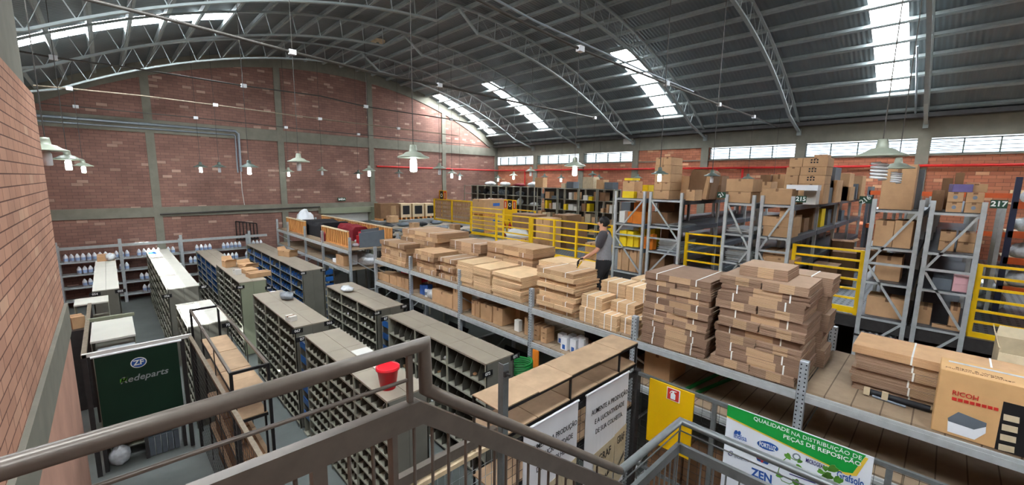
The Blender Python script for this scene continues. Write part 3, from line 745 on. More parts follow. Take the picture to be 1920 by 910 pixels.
def btext(s, l, r, hpx, mat, bold=0.0, shear=0.0, dx=0.003, up=(0, 0, 1)):
    """lettering between two points seen in the photograph, laid on the banner plane"""
    a = at(l[0], l[1], X=bx-dx); b = at(r[0], r[1], X=bx-dx)
    h_ = at(l[0], l[1]-hpx/2, X=bx-dx).z-at(l[0], l[1]+hpx/2, X=bx-dx).z
    return text(s, 0.06, (a+b)/2, b-a, mat, t, bold=bold, shear=shear, fit=((b-a).length, h_))
btext('QUALIDADE', (1413, 785), (1480, 810), 8.5, 'ink_white', 0.0008, dx=0.006)
btext('NA DISTRIBUIÇÃO DE', (1484, 812), (1616, 860), 10.5, 'ink_white', dx=0.006)
btext('PEÇAS DE REPOSIÇÃO', (1469, 818), (1615, 872), 11, 'ink_white', 0.0008, dx=0.006)
btext('Indisa', (1376, 816), (1400, 824), 10, 'ink_blue', 0.0005)
k = MB(); k.prism([at(1380+3.2*math.cos(q*0.5236), 811+4*math.sin(q*0.5236), X=bx-0.003) for q in range(12)], (-0.001, 0, 0)).prism([at(1386+3.2*math.cos(q*0.5236), 812.5+4*math.sin(q*0.5236), X=bx-0.003) for q in range(12)], (-0.001, 0, 0)); k.build('logo', 'ink_blue', t)
MB().prism([at(1439.5+20*math.cos(q*0.2618), 837+8*math.sin(q*0.2618)+6*math.cos(q*0.2618), X=bx-0.003) for q in range(24)], (-0.001, 0, 0)).build('logo', 'ink_blue', t)
btext('FORTLUZ', (1424, 832), (1455, 843), 8, 'ink_white', 0.0008, dx=0.005)
k = MB()
for q in range(12):
    an = q*math.pi/6; c_, s_ = math.cos(an), math.sin(an)
    k.prism([at(1370+3*c_-0.8*s_, 850.5+3*s_+0.8*c_, X=bx-0.003), at(1370+5*c_-0.7*s_, 850.5+5*s_+0.7*c_, X=bx-0.003), at(1370+5*c_+0.7*s_, 850.5+5*s_-0.7*c_, X=bx-0.003), at(1370+3*c_+0.8*s_, 850.5+3*s_-0.8*c_, X=bx-0.003)], (-0.001, 0, 0))
k.build('logo', 'ink_navy', t)
btext('ENGRECON', (1377, 856), (1403, 865), 5, 'ink_grey', 0.0006)
MB().prism([at(px, py, X=bx-0.003) for px, py in ((1414, 849), (1447, 862), (1439, 872), (1420, 864))], (-0.001, 0, 0)).build('logo', 'ink_blue', t)
MB().prism([at(px, py, X=bx-0.005) for px, py in ((1420, 858), (1437, 864.5), (1437, 866.5), (1420, 860))], (-0.001, 0, 0)).prism([at(px, py, X=bx-0.005) for px, py in ((1423, 854), (1434, 858), (1434, 860), (1423, 856))], (-0.001, 0, 0)).prism([at(px, py, X=bx-0.005) for px, py in ((1426, 863), (1432, 865.5), (1428.5, 868.5))], (-0.001, 0, 0)).build('logo_mark', 'ink_red', t)
btext('MICROGEAR', (1511, 863), (1547, 877), 8, 'ink_navy', 0.001)
k = MB().prism([at(1493.5+8*math.cos(q*0.5236), 857+6.5*math.sin(q*0.5236)+2*math.cos(q*0.5236), X=bx-0.003) for q in range(12)], (-0.001, 0, 0)); k.build('logo', 'ink_grey', t)
k = MB().prism([at(1493.5+5*math.cos(q*0.5236), 857+4*math.sin(q*0.5236)+1.2*math.cos(q*0.5236), X=bx-0.005) for q in range(12)], (-0.001, 0, 0)); k.build('logo_mark', 'banner_white', t)
btext('UNIFILTER', (1482, 881), (1532, 899), 11, 'ink_navy', 0.001, 0.1)
MB().prism([at(px, py, X=bx-0.003) for px, py in ((1480, 888), (1529, 906), (1529, 908), (1480, 890))], (-0.001, 0, 0)).build('logo', 'ink_navy', t)
btext('Grafsolo', (1569, 889), (1620, 908), 15, 'ink_blue', 0.001)
btext('Royz', (1366, 886), (1394, 896), 14, 'ink_cyan', 0.001)
btext('ZEN', (1408, 884), (1447, 900), 16, 'ink_blue', 0.002)

# two white hanging banners on the dark fence
def cloth_banner(label, pl, pr, pbot):
    yb = YF-0.05
    a = at(*pl, Y=yb); b = at(*pr, Y=yb); zt = (a.z+b.z)/2; zb = zt-1.55
    t = thing('hanging_banner', label, 'banner', ((a.x+b.x)/2, yb, zb), 'white cloth banners on the dark fence')
    x0, x1 = a.x, b.x; Wd = x1-x0
    MB().tube([(x0-0.01, yb, zt), (x1+0.01, yb, zt)], 0.014, 8).build('top_rod', 'white_plastic', t)
    m = MB(); N = 12
    for i in range(N):
        u0, u1 = i/N, (i+1)/N
        f0, f1 = 0.006*math.sin(u0*9), 0.006*math.sin(u1*9)
        m.add([(x0+u0*Wd, yb+f0*0.2-0.004, zt), (x0+u1*Wd, yb+f1*0.2-0.004, zt), (x0+u1*Wd, yb+f1, zb), (x0+u0*Wd, yb+f0, zb),
               (x0+u0*Wd, yb+f0*0.2+0.002, zt), (x0+u1*Wd, yb+f1*0.2+0.002, zt), (x0+u1*Wd, yb+f1+0.006, zb), (x0+u0*Wd, yb+f0+0.006, zb)],
              [(0, 1, 2, 3), (4, 7, 6, 5)])
    m.build('cloth', 'banner_cloth', t)
    def q(u, v): return Vector((x0+u*Wd, yb-0.014, zt-v*Wd))
    for s, v in (('Aumente a produção'.upper(), 0.28), ('e a lucratividade'.upper(), 0.43), ('de sua colheita.'.upper(), 0.58)):
        text(s, 0.098*Wd, q(0.54, v), (1, 0, 0), 'ink_black', t, bold=0.0004, sx=0.78)
    for k, (u, v, w_) in enumerate(((0.68, 0.82, 0.3), (0.18, 0.88, 0.5))):
        s = MB().prism([q(u, v)-Vector((0, 0.004+0.004*k, 0)), q(u+w_, v-0.05)-Vector((0, 0.004+0.004*k, 0)), q(u+w_*0.96, v+0.72)-Vector((0, 0.004+0.004*k, 0)), q(u+0.04, v+0.86)-Vector((0, 0.004+0.004*k, 0))], (0, -0.003, 0))
        s.build('printed_sack', 'sack_tan', t)
        text('GRAF', 0.17*Wd, q(u+w_*0.52, v+0.12)-Vector((0, 0.010+0.004*k, 0)), (1, 0, 0.06), 'ink_black', t, bold=0.001, sx=0.7 if k else 0.45)
        text('||||||', 0.1*Wd, q(u+w_*0.5, v+0.58)-Vector((0, 0.010+0.004*k, 0)), (1, 0, 0.25), 'ink_black', t, bold=0.001, sx=0.75 if k else 0.45) if False else None
        zz = MB()
        for j in range(6):
            zz.prism([q(u+w_*(0.2+0.11*j), v+0.6-0.03*j)-Vector((0, 0.011+0.004*k, 0)), q(u+w_*(0.31+0.11*j), v+0.57-0.03*j)-Vector((0, 0.011+0.004*k, 0)), q(u+w_*(0.27+0.11*j), v+0.5-0.03*j)-Vector((0, 0.011+0.004*k, 0))], (0, -0.001, 0))
        zz.build('printed_wave', 'ink_black', t)
    return t
cloth_banner('white cloth banner with printed sack, hung next to the corner post of the cage', (1100, 741), (1179, 699), 890)
cloth_banner('white cloth banner with printed sack, partly behind the sloping handrail', (982, 803), (1084, 758), 890)

# trailing leaves growing through the railing before the banner
t = thing('trailing_plant', 'trailing green vine with heart shaped leaves climbing the grey railing', 'plant', (XR2+0.2, 0.4, H-2.5))
for vine in ([(1502, 868), (1490, 863), (1478, 856), (1464, 868), (1458, 888), (1466, 902), (1480, 908), (1494, 903)], [(1536, 883), (1546, 886), (1556, 893), (1566, 901), (1574, 908)]):
    MB().tube([at(px, py, X=XR2+0.12) for px, py in vine], 0.0025, 5).build('stem', 'leaf_green', t)
for i, (px, py, s, r) in enumerate([(1477, 855, 0.06, 0.7), (1500, 865, 0.045, -0.6), (1459, 867, 0.045, 0.3), (1497, 876, 0.055, 1.4), (1460, 891, 0.055, 1.5), (1492, 904, 0.07, 0.4), (1548, 878, 0.05, 0.1), (1563, 879, 0.085, -0.7), (1538, 884, 0.05, 1.3), (1553, 892, 0.085, -1.0), (1572, 900, 0.08, -0.5)]):
    c = at(px, py, X=XR2+0.10-0.01*(i % 3))
    ca, sa_ = math.cos(r), math.sin(r)
    pr = [(0, -0.9), (0.45, -0.35), (0.55, 0.2), (0.35, 0.55), (0, 0.4), (-0.35, 0.55), (-0.55, 0.2), (-0.45, -0.35)]
    MB().prism([c+Vector((0.1*u*s, -(u*ca-v*sa_)*s*0.5, (u*sa_+v*ca)*s*0.5)) for u, v in pr], (-0.003, 0, 0)).build('leaf', 'leaf_green', t)

# cardboard covered shelf behind the banners
ZC1, ZC2 = H-2.165, H-2.45
t = thing('cage_shelf', 'long shelf rack topped with flattened cardboard, behind the two white banners', 'shelf rack', (3.8, 2.95, 0))
for k, x in enumerate((2.5, 3.05, 3.6, 4.15, 4.62)):
    x1 = (3.05, 3.6, 4.15, 4.62, 5.06)[k]
    MB().box((x+0.004, 2.735-0.012*(k % 2), ZC1-0.012), (x1, 3.15, ZC1-0.002*(k % 2))).build('card_cover', 'card_board', t)
    MB().box((x+0.004, 2.735, ZC2-0.015), (x1-0.01, 3.15, ZC2-0.002*(k % 2))).build('shelf_board', 'card_board', t)
    MB().box((x+0.004, 2.74, ZC2-0.62), (x1-0.01, 3.15, ZC2-0.605)).build('shelf_board', 'card_board', t)
for z in (ZC1-0.03, ZC2-0.035, ZC2-0.64): MB().box((2.5, 2.735, z-0.018), (5.06, 2.755, z+0.016)).box((2.5, 3.13, z-0.018), (5.06, 3.15, z+0.016)).build('shelf_edge', 'black_steel', t)
for x in (2.52, 3.6, 4.62, 5.03):
    for y in (2.745, 3.14): MB().box((x-0.012, y-0.01, 0), (x+0.012, y+0.01, ZC1-0.02)).build('leg', 'black_steel', t)
# ================================================================== bin racks
ZT = H-2.82
def bin_rack(label, x0, x1, y0, y1, nb, rows=9, cols=5, top='shelf_paint', face='shelf_face', zt=ZT, end='shelf_end_shaded', open_left=True, group=None, two_top=True):
    t = thing('bin_rack', label, 'bin rack', ((x0+x1)/2, (y0+y1)/2, 0), group)
    xm = (x0+x1)/2; T = 0.012
    for y in (y0, y1-T):
        for a, b in ((x0, xm-0.002), (xm+0.002, x1)):
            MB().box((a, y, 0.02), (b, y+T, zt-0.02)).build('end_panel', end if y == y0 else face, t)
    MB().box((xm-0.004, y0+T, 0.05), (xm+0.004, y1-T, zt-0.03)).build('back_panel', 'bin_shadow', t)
    L = (y1-y0)/nb
    for i in range(nb):
        a, b = y0+L*i, y0+L*(i+1)
        for (p, q) in ((x0-0.006, xm), (xm, x1+0.006)):
            MB().box((p+0.003, a+0.003, zt-0.03), (q-0.003, b-0.003, zt)).build('top_panel', top, t)
    for i in range(nb+1):
        y = y0+L*i
        for x in (x0, x1):
            s = 1 if x == x0 else -1
            MB().box((x-0.004*s, y-0.016 if 0 < i < nb else (y if i == 0 else y-0.03), 0), (x+0.02*s, y+0.016 if 0 < i < nb else (y+0.03 if i == 0 else y), zt-0.03)).build('upright', face, t)
    hs = (zt-0.12)/rows
    for x, s in ((x0, 1), (x1, -1)):
        for r in range(rows):
            z = 0.08+hs*r
            m = MB().box((x+0.004*s, y0+T, z-0.012), (xm-0.005*s, y1-T, z)); m.box((x-0.002*s, y0+T, z-0.014), (x+0.006*s, y1-T, z+0.014))
            m.build('shelf', face, t)
        for i in range(nb):
            for c in range(cols):
                if c == 0 and i == 0: continue
                y = y0+L*(i+c/cols)
                dm = MB(); xa_, xb_ = x+0.02*s, xm-0.006*s
                for r in range(rows):
                    z = 0.08+hs*r
                    dm.prism([(xa_, y-0.004, z), (xb_, y-0.004, z), (xb_, y-0.004, z+hs*0.86), (x+0.09*s, y-0.004, z+hs*0.86), (xa_, y-0.004, z+hs*0.42)], (0, 0.008, 0))
                dm.build('divider', 'shelf_inner_shaded', t)
    return t
GR = 'grey bin racks standing in rows on the floor'
racks = {}
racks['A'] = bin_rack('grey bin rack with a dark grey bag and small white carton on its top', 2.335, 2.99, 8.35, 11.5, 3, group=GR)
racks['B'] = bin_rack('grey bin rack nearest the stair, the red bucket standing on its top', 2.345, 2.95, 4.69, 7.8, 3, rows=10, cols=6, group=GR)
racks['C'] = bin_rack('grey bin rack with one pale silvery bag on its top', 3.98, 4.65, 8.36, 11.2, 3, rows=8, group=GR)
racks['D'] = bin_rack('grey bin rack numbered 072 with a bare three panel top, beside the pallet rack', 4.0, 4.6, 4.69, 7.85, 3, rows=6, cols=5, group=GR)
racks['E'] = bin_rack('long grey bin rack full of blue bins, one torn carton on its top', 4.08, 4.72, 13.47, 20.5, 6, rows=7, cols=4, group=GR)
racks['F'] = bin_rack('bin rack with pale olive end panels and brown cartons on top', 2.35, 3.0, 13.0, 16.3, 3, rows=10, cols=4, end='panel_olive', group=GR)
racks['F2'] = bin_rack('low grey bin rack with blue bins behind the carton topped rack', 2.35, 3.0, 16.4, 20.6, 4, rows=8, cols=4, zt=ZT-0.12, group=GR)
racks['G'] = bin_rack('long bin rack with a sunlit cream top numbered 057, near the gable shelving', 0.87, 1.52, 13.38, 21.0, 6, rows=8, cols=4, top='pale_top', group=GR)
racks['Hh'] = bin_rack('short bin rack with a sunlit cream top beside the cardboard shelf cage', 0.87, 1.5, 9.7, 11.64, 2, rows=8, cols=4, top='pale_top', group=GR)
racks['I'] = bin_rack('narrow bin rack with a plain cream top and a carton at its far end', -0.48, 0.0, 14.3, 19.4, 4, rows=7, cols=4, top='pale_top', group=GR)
def plaque(s, rk, x, y, z, w=0.20, h=0.085, d=(1, 0, 0)):
    t = racks[rk]
    p = MB()
    if d[0]: p.box((x-w/2, y-0.008, z-h/2), (x+w/2, y, z+h/2)); n = Vector((0, -0.010, 0))
    else: p.box((x-0.008, y-w/2, z-h/2), (x, y+w/2, z+h/2)); n = Vector((-0.010, 0, 0))
    o = p.build('number_plate', 'ink_black', t); o['label'] = 'black number plate'
    text(s, 0.07, Vector((x, y, z))+n, d, 'ink_white', o, bold=0.0015)
Y0 = (0, -1, 0)
plaque('067', 'A', 2.38, 8.34, ZT-0.07); plaque('066', 'A', 2.98, 8.34, ZT-0.05)
plaque('071', 'D', 4.62, 4.68, ZT-0.05); plaque('072', 'D', 4.02, 4.68, ZT-0.16)
plaque('068', 'C', 4.0, 8.35, ZT-0.07); plaque('069', 'C', 4.66, 8.35, ZT-0.05)
plaque('07', 'B', 2.30, 7.82, ZT-0.06); plaque('07', 'D', 3.95, 7.87, ZT-0.06)
plaque('058', 'E', 4.1, 13.46, ZT-0.07); plaque('063', 'E', 4.72, 13.46, ZT-0.05)
plaque('062', 'F', 2.36, 12.99, ZT-0.12); plaque('061', 'F', 3.05, 12.99, ZT-0.25)
plaque('057', 'G', 1.62, 13.37, ZT-0.06); plaque('056', 'G', 0.85, 13.37, ZT-0.17)
plaque('75', 'Hh', 1.5, 9.69, ZT-0.1); plaque('055', 'I', 0.02, 14.29, ZT-0.08); plaque('054', 'I', -0.44, 14.29, ZT-0.08)

# things standing on the rack tops
def carton(label, c, size, rot=0.0, mat='card', cat='carton', group=None, name='carton', tape=True, flaps=False, extra=None):
    """c = centre of the underside"""
    t = thing(name, label, cat, c, group)
    w_, d_, h = size; x, y, z = c
    MB().box((x-w_/2, y-d_/2, z), (x+w_/2, y+d_/2, z+h)).build('body', mat, t, bevel=0.004)
    if tape: MB().box((x-w_/2-0.001, y-0.024, z+h*0.82), (x+w_/2+0.001, y+0.024, z+h+0.0012)).build('tape', 'card_dark', t)
    if flaps:
        MB().bar((x-w_/2, y-d_/2+0.002, z+h), (x-w_/2-0.02, y-d_/2-0.09, z+h+0.10), w_*0.96, 0.005, up=(0, 0, 1)).build('flap', mat, t) if False else \
        MB().prism([(x-w_/2, y-d_/2, z+h), (x+w_/2, y-d_/2, z+h), (x+w_/2-0.02, y-d_/2-0.10, z+h+0.06), (x-w_/2+0.02, y-d_/2-0.10, z+h+0.06)], (0, 0.004, 0.004)).build('flap', mat, t)
        MB().prism([(x-w_/2, y+d_/2, z+h), (x+w_/2, y+d_/2, z+h), (x+w_/2-0.02, y+d_/2+0.06, z+h+0.11), (x-w_/2+0.02, y+d_/2+0.06, z+h+0.11)], (0, 0.004, 0.004)).build('flap', mat, t)
    t.rotation_euler = (0, 0, rot)
    return t
def bag(label, c, r, seed, mat='grey_bag', cat='bag', name='plastic_bag', group=None, amp=0.3):
    m = MB().blob((c[0], c[1], c[2]+r[2]*0.92), r, seed, 14, 9, amp)
    for v in m.v: v.z = max(v.z, c[2])
    o = m.build(name, mat, None, c); return tag(o, label, cat, group)
p = at(538, 561, Z=ZT); bag('dark grey plastic bag lying on top of the rack numbered 067', p, (0.13, 0.24, 0.09), 3)
p = at(546, 601, Z=ZT); carton('small white carton on top of the rack numbered 067', p, (0.14, 0.2, 0.1), 0.2, 'white_paint')
p = at(650, 546, Z=ZT); bag('pale silvery plastic bag lying on top of the rack numbered 068', p, (0.13, 0.25, 0.07), 5, 'clear_film')
p = at(511, 547, Z=ZT); tag(MB().box(p-Vector((0.05, 0.03, 0)), p+Vector((0.05, 0.03, 0.006))).build('paper_slip', 'white_plastic', None, p), 'small white paper slip on top of the rack numbered 067', 'paper')
# lighter loose panel lying on rack B
a = at(617, 651, Z=ZT+0.012); 
tag(MB().box((2.66, 5.5, ZT+0.001), (2.94, 6.55, ZT+0.008)).build('loose_panel', 'white_paint', None, (2.8, 6, ZT)), 'loose pale sheet lying on the top of the rack nearest the stair', 'panel')
# red bucket
p = at(728, 727, Z=ZT); p.x, p.y = min(p.x, 2.9), p.y
t = thing('red_bucket', 'red plastic bucket standing on top of the bin rack nearest the stair', 'bucket', p)
x, y, z = p
MB().lathe((x, y, z), [(0.0, 0.0), (0.10, 0.0), (0.145, 0.295), (0.156, 0.30), (0.156, 0.31), (0.139, 0.31), (0.096, 0.012), (0.0, 0.012)], 24).build('body', 'bucket_red', t)
MB().lathe((x, y, z), [(0.146, 0.268), (0.157, 0.268), (0.159, 0.30), (0.148, 0.30)], 24).build('rim', 'bucket_red', t)
# torn carton on the blue rack
p = at(540, 480, Z=ZT); carton('torn open brown carton on top of the long rack of blue bins', p, (0.34, 0.62, 0.2), 0.35, 'card', flaps=True)
# things on rack F
p = at(430, 500, Z=ZT); carton('house shaped brown carton with raised flaps on the olive ended rack', p, (0.3, 0.36, 0.2), 0.1, 'card', flaps=True)
p = at(445, 515, Z=ZT); carton('little white carton at the edge of the olive ended rack', p, (0.16, 0.18, 0.16), 0.2, 'white_paint')
p = at(465, 501, Z=ZT); carton('low open tray carton at the back of the olive ended rack', p, (0.4, 0.55, 0.1), 0.2, 'card', flaps=True)
p = at(467, 511, Z=ZT); carton('brown tray carton in the middle of the olive ended rack', p, (0.34, 0.5, 0.12), 0.15, 'card')
p = at(485, 518, Z=ZT); carton('long brown tray carton at the front corner of the olive ended rack', p, (0.55, 0.36, 0.13), 0.1, 'card')
p = at(199, 487, Z=ZT); carton('brown carton at the far end of the narrow cream topped rack', p, (0.42, 0.7, 0.16), 0.0, 'card')
p = at(222, 487, Z=ZT); p.x = 0.0-0.12; bag('crumpled clear bag beside the carton on the narrow cream topped rack', p, (0.14, 0.3, 0.12), 9, 'clear_film')
p = at(287, 475, Z=ZT); p.x = 1.0; tag(MB().box(p-Vector((0.1, 0.2, 0)), p+Vector((0.1, 0.2, 0.02))).build('blue_folder', 'bin_blue', None, p), 'flat blue folder at the far end of the long sunlit rack top', 'folder')

# small packets lying in the bins: one packet of each rack face, copied
def packets(rk, x, s, y0, y1, zs, n, label, group, seed, mats=('white_plastic', 'clear_film', 'card', 'bin_blue')):
    g = random.Random(seed)
    for i in range(n):
        z = g.choice(zs); y = g.uniform(y0, y1)
        w_, d_, h = g.uniform(0.03, 0.07), g.uniform(0.05, 0.09), g.uniform(0.03, 0.075)
        xc = x+s*(0.05+w_)
        m = MB().box((xc-w_/2, y-d_/2, z), (xc+w_/2, y+d_/2, z+h)) if g.random() < 0.5 else MB().blob((xc, y, z+h/2), (w_*0.7, d_*0.7, h/2), i, 8, 5, 0.3)
        for v in m.v: v.z = max(v.z, z+0.002)
        tag(m.build('part_packet', g.choice(mats), None, (xc, y, z)), label, 'packet', group)
def levels(rows, zt=ZT): hs = (zt-0.12)/rows; return [0.08+hs*r+0.001 for r in range(rows)]
packets('A', 2.335, 1, 8.5, 11.4, levels(9)[2:], 34, 'small pale packet in a bin of the rack under the dark grey bag', 'packets in the bins of rack 067', 11, ('white_plastic', 'clear_film', 'white_plastic'))
packets('B', 2.345, 1, 4.85, 7.7, levels(10)[1:], 34, 'small pale packet in a bin of the rack under the red bucket', 'packets in the bins under the bucket', 12, ('white_plastic', 'clear_film', 'card'))
packets('C', 3.98, 1, 8.5, 11.1, levels(8)[2:], 20, 'small pale packet in a bin of the rack under the silvery bag', 'packets in the bins of rack 068', 13, ('white_plastic', 'clear_film'))
packets('D', 4.0, 1, 4.85, 7.7, levels(6)[1:], 34, 'small packet in a bin of the bare topped rack beside the pallet rack', 'packets in the bins of rack 072', 14, ('white_plastic', 'clear_film', 'card', 'white_plastic'))
packets('G', 0.87, 1, 13.5, 20.9, levels(8)[3:], 40, 'small pale packet lying in an open bin of the long sunlit rack', 'packets in the long sunlit rack', 15, ('white_plastic', 'bin_blue', 'clear_film'))
packets('F', 2.35, 1, 13.1, 16.2, levels(10)[3:], 26, 'small pale packet lying in an open bin of the olive ended rack', 'packets in the olive ended rack', 16, ('white_plastic', 'clear_film'))
packets('H', 0.87, 1, 9.8, 11.6, levels(8)[3:], 14, 'small pale packet in a bin of the short sunlit rack', 'packets in the short sunlit rack', 17, ('white_plastic', 'clear_film', 'bin_blue'))
# blue bins
def blue_bin(x, y, z, s, label, group, w_=0.2, d_=0.28, h=0.13):
    x0, x1 = (x, x+s*d_)
    t = thing('blue_bin', label, 'bin', (x, y, z), group)
    m = MB(); a, b = min(x0, x1), max(x0, x1)
    m.box((a, y-w_/2, z), (b, y+w_/2, z+0.006)).box((a, y-w_/2, z), (b, y-w_/2+0.006, z+h)).box((a, y+w_/2-0.006, z), (b, y+w_/2, z+h))
    xb = x1; m.box((xb-0.003, y-w_/2, z), (xb+0.003, y+w_/2, z+h)); m.box((x0-0.003, y-w_/2, z), (x0+0.003, y+w_/2, z+h*0.6))
    m.build('shell', 'bin_blue', t); return t
bl = None
for r, z in enumerate(levels(7)):
    if r < 2: continue
    for k in range(24):
        if (k*7+r*3) % 11 == 0: continue
        y = 13.47+7.03*(k+0.5)/24
        if bl is None: bl = blue_bin(4.10, y, z, 1, 'blue open plastic bin in the long rack under the torn carton', 'blue bins in the long rack')
        else: c = copy_tree(bl); c.location = (4.10, y, z)
b2 = None
for r, z in enumerate(levels(8, ZT-0.12)):
    if r < 4: continue
    for k in range(16):
        y = 16.4+4.2*(k+0.5)/16
        if b2 is None: b2 = blue_bin(2.37, y, z, 1, 'blue open plastic bin in the low rack near the gable shelving', 'blue bins in the low rack')
        else: c = copy_tree(b2); c.location = (2.37, y, z)
# end shelf of blue bins turned to the aisle
t = thing('end_shelf', 'narrow end shelf holding a column of blue bins, against the long blue bin rack', 'shelf', (4.9, 13.6, 0))
MB().box((4.74, 13.47, 0), (4.75, 13.85, ZT)).build('side', 'shelf_face', t); MB().box((5.03, 13.47, 0), (5.04, 13.85, ZT)).build('side', 'shelf_face', t)
for r in range(9): MB().box((4.75, 13.47, 0.1+0.22*r-0.01), (5.03, 13.85, 0.1+0.22*r)).build('shelf', 'shelf_face', t)
for r in range(9):
    z = 0.1+0.22*r
    t = thing('blue_bin', 'blue plastic bin in the narrow end shelf facing the aisle', 'bin', (4.89, 13.48, z), 'blue bins in the end shelf')
    MB().box((4.77, 13.46, z+0.001), (5.01, 13.80, z+0.008)).box((4.77, 13.46, z), (5.01, 13.468, z+0.15)).box((4.77, 13.46, z), (4.776, 13.8, z+0.15)).box((5.004, 13.46, z), (5.01, 13.8, z+0.15)).build('shell', 'bin_blue', t)
# blue bins at the rack end next to 072 and next to rack B
for rk, x, y, wd in (('B', 2.36, 7.86, 'between the rack numbered 067 and the bucket rack'), ('D', 4.05, 7.92, 'between the racks numbered 068 and 072')):
    for r in range(6):
        z = 0.35+0.28*r
        t = thing('blue_bin', 'blue plastic bin hung %s' % wd, 'bin', (x+0.1, y+0.1, z), 'blue bins '+wd)
        MB().box((x, y, z), (x+0.24, y+0.3, z+0.008)).box((x, y, z), (x+0.006, y+0.3, z+0.14)).box((x, y, z), (x+0.24, y+0.006, z+0.09)).box((x+0.234, y, z), (x+0.24, y+0.3, z+0.14)).build('shell', 'bin_blue', t)
    t = thing('bin_stand', 'slim grey stand of blue bins %s' % wd, 'stand', (x+0.12, y+0.31, 0))
    MB().box((x, y+0.30, 0), (x+0.24, y+0.32, 1.95)).build('back_plate', 'shelf_face', t)
    MB().box((x-0.02, y+0.12, 0), (x+0.26, y+0.34, 0.03)).build('base', 'shelf_face', t)

# ------------------------------------------------------------------ gable wall shelving with white bottles
xa, xb = -1.6, 5.2
ys, yb = 21.85, 22.35
t = thing('wall_shelving', 'long grey shelving along the gable wall holding white bottles', 'shelving', (1.8, 22.1, 0))
lv = [0.3, 0.78, 1.26, 1.74, 2.24]
for z in lv[:-1]: MB().box((xa, ys, z-0.05), (xb, ys+0.03, z)).box((xa, ys+0.03, z-0.025), (xb, yb, z)).build('shelf', 'rack_grey', t)
MB().box((xa, ys-0.02, 2.20), (xb, ys+0.05, 2.30)).build('top_beam', 'rack_grey', t)
for x in (-1.5, at(230, 500, Y=ys).x, at(344, 500, Y=ys).x, at(470, 480, Y=ys).x):
    MB().box((x-0.05, ys-0.03, 0), (x+0.05, ys, 2.5)).build('upright', 'rack_grey', t); MB().box((x-0.05, yb-0.05, 0), (x+0.05, yb, 2.3)).build('upright', 'rack_grey', t)
bt = None
for r, z in enumerate(lv[:-1]):
    g = random.Random(30+r)
    spots = {3: [(-1.3, 8), (0.05, 3), (0.7, 5), (1.6, 2), (2.55, 4), (3.5, 5), (4.5, 4)], 2: [(-1.0, 5), (0.15, 2), (2.3, 3), (3.5, 4), (4.35, 4)], 1: [(-0.9, 3), (0.7, 4), (1.6, 2)], 0: [(0.75, 3), (-0.5, 3), (1.6, 2)]}[r]
    for xs, n_ in spots:
        for k in range(n_):
            x = xs+0.15*k; y = ys+0.12
            if bt is None:
                bt = thing('white_bottle', 'white plastic bottle standing on the gable wall shelving', 'bottle', (x, y, z), 'white bottles on the gable wall shelving')
                MB().lathe((x, y, z), [(0.0, 0.001), (0.062, 0.001), (0.064, 0.19), (0.04, 0.25), (0.024, 0.265), (0.024, 0.29), (0.0, 0.291)], 10).build('body', 'white_plastic', bt)
                MB().lathe((x, y, z), [(0.065, 0.05), (0.0655, 0.15)], 10).build('label_band', 'label_pale_blue', bt)
            else:
                c = copy_tree(bt); c.location = (x, y, z)
# low railing on the stair opening at the gable wall
p = at(443, 430, Y=22.46)
t = thing('dark_railing', 'short dark railing by the opening in the gable wall', 'railing', (p.x, 22.46, H-2.6))
x0, x1 = at(443, 430, Y=22.46).x, at(482, 430, Y=22.46).x; z0, z1 = at(443, 437, Y=22.46).z, at(443, 415, Y=22.46).z
for k in range(7): x = x0+(x1-x0)*k/6; MB().box((x-0.015, 22.44, z0-0.3), (x+0.015, 22.49, z1-0.15*k/6)).build('bar', 'black_steel', t)
MB().bar((x0, 22.47, z1), (x1, 22.47, z1-0.15), 0.04, 0.04).build('top_rail', 'black_steel', t)
MB().box((x0-0.05, 22.44, z0-0.34), (x1+0.05, 22.5, z0-0.3)).build('foot_rail', 'black_steel', t)

# ------------------------------------------------------------------ dark green banner cage
YZ = 9.1
x0, x1 = at(175.4, 669.8, Y=YZ).x, at(332, 642.6, Y=YZ).x
zt = (at(175.4, 669.8, Y=YZ).z+at(332, 642.6, Y=YZ).z)/2
t = thing('company_banner', 'dark green banner with a round blue emblem and pale lettering, hung across a cage', 'banner', ((x0+x1)/2, YZ, zt-1.35))
MB().box((x0, YZ-0.006, zt-1.35), (x1, YZ, zt)).build('sheet', 'banner_dark_green', t)
MB().tube([(x0-0.04, YZ, zt+0.01), (x1+0.06, YZ, zt+0.01)], 0.02, 8).build('top_rod', 'white_plastic', t)
c = at(260, 680, Y=YZ-0.008); 
def disc(c, r, n=20, rx=1.0, d=0.001): return MB().prism([(c.x+r*rx*math.cos(q*2*math.pi/n), c.y, c.z+r*math.sin(q*2*math.pi/n)) for q in range(n)], (0, -d, 0))
disc(c, 0.09, rx=1.15).build('emblem_ring', 'ink_white', t); disc(c-Vector((0, 0.0015, 0)), 0.078, rx=1.15).build('emblem', 'ink_blue', t)
text('ZF', 0.12, c-Vector((0, 0.004, 0)), (1, 0, 0), 'ink_white', t, bold=0.003)
text('Redeparts', 0.15, at(268, 706, Y=YZ-0.008)+Vector((0.02, 0, 0)), (1, 0, 0), 'galvanised', t, bold=0.002, shear=0.25)
MB().prism([at(px, py, Y=YZ-0.008) for px, py in ((225, 712), (238, 707), (238, 714), (225, 719))], (0, -0.001, 0)).build('leaf_mark', 'leaf_green', t)
t = thing('banner_cage', 'dark steel cage frame that carries the dark green banner', 'cage', (0.1, YZ+0.08, 0))
MB().box((-0.52, YZ+0.02, zt+0.02), (0.86, YZ+0.07, zt+0.08)).build('top_rail', 'white_paint', t)
for x in (-0.5, 0.72): MB().box((x-0.03, YZ+0.02, 0), (x+0.03, YZ+0.08, zt+0.02)).build('post', 'dark_steel', t)
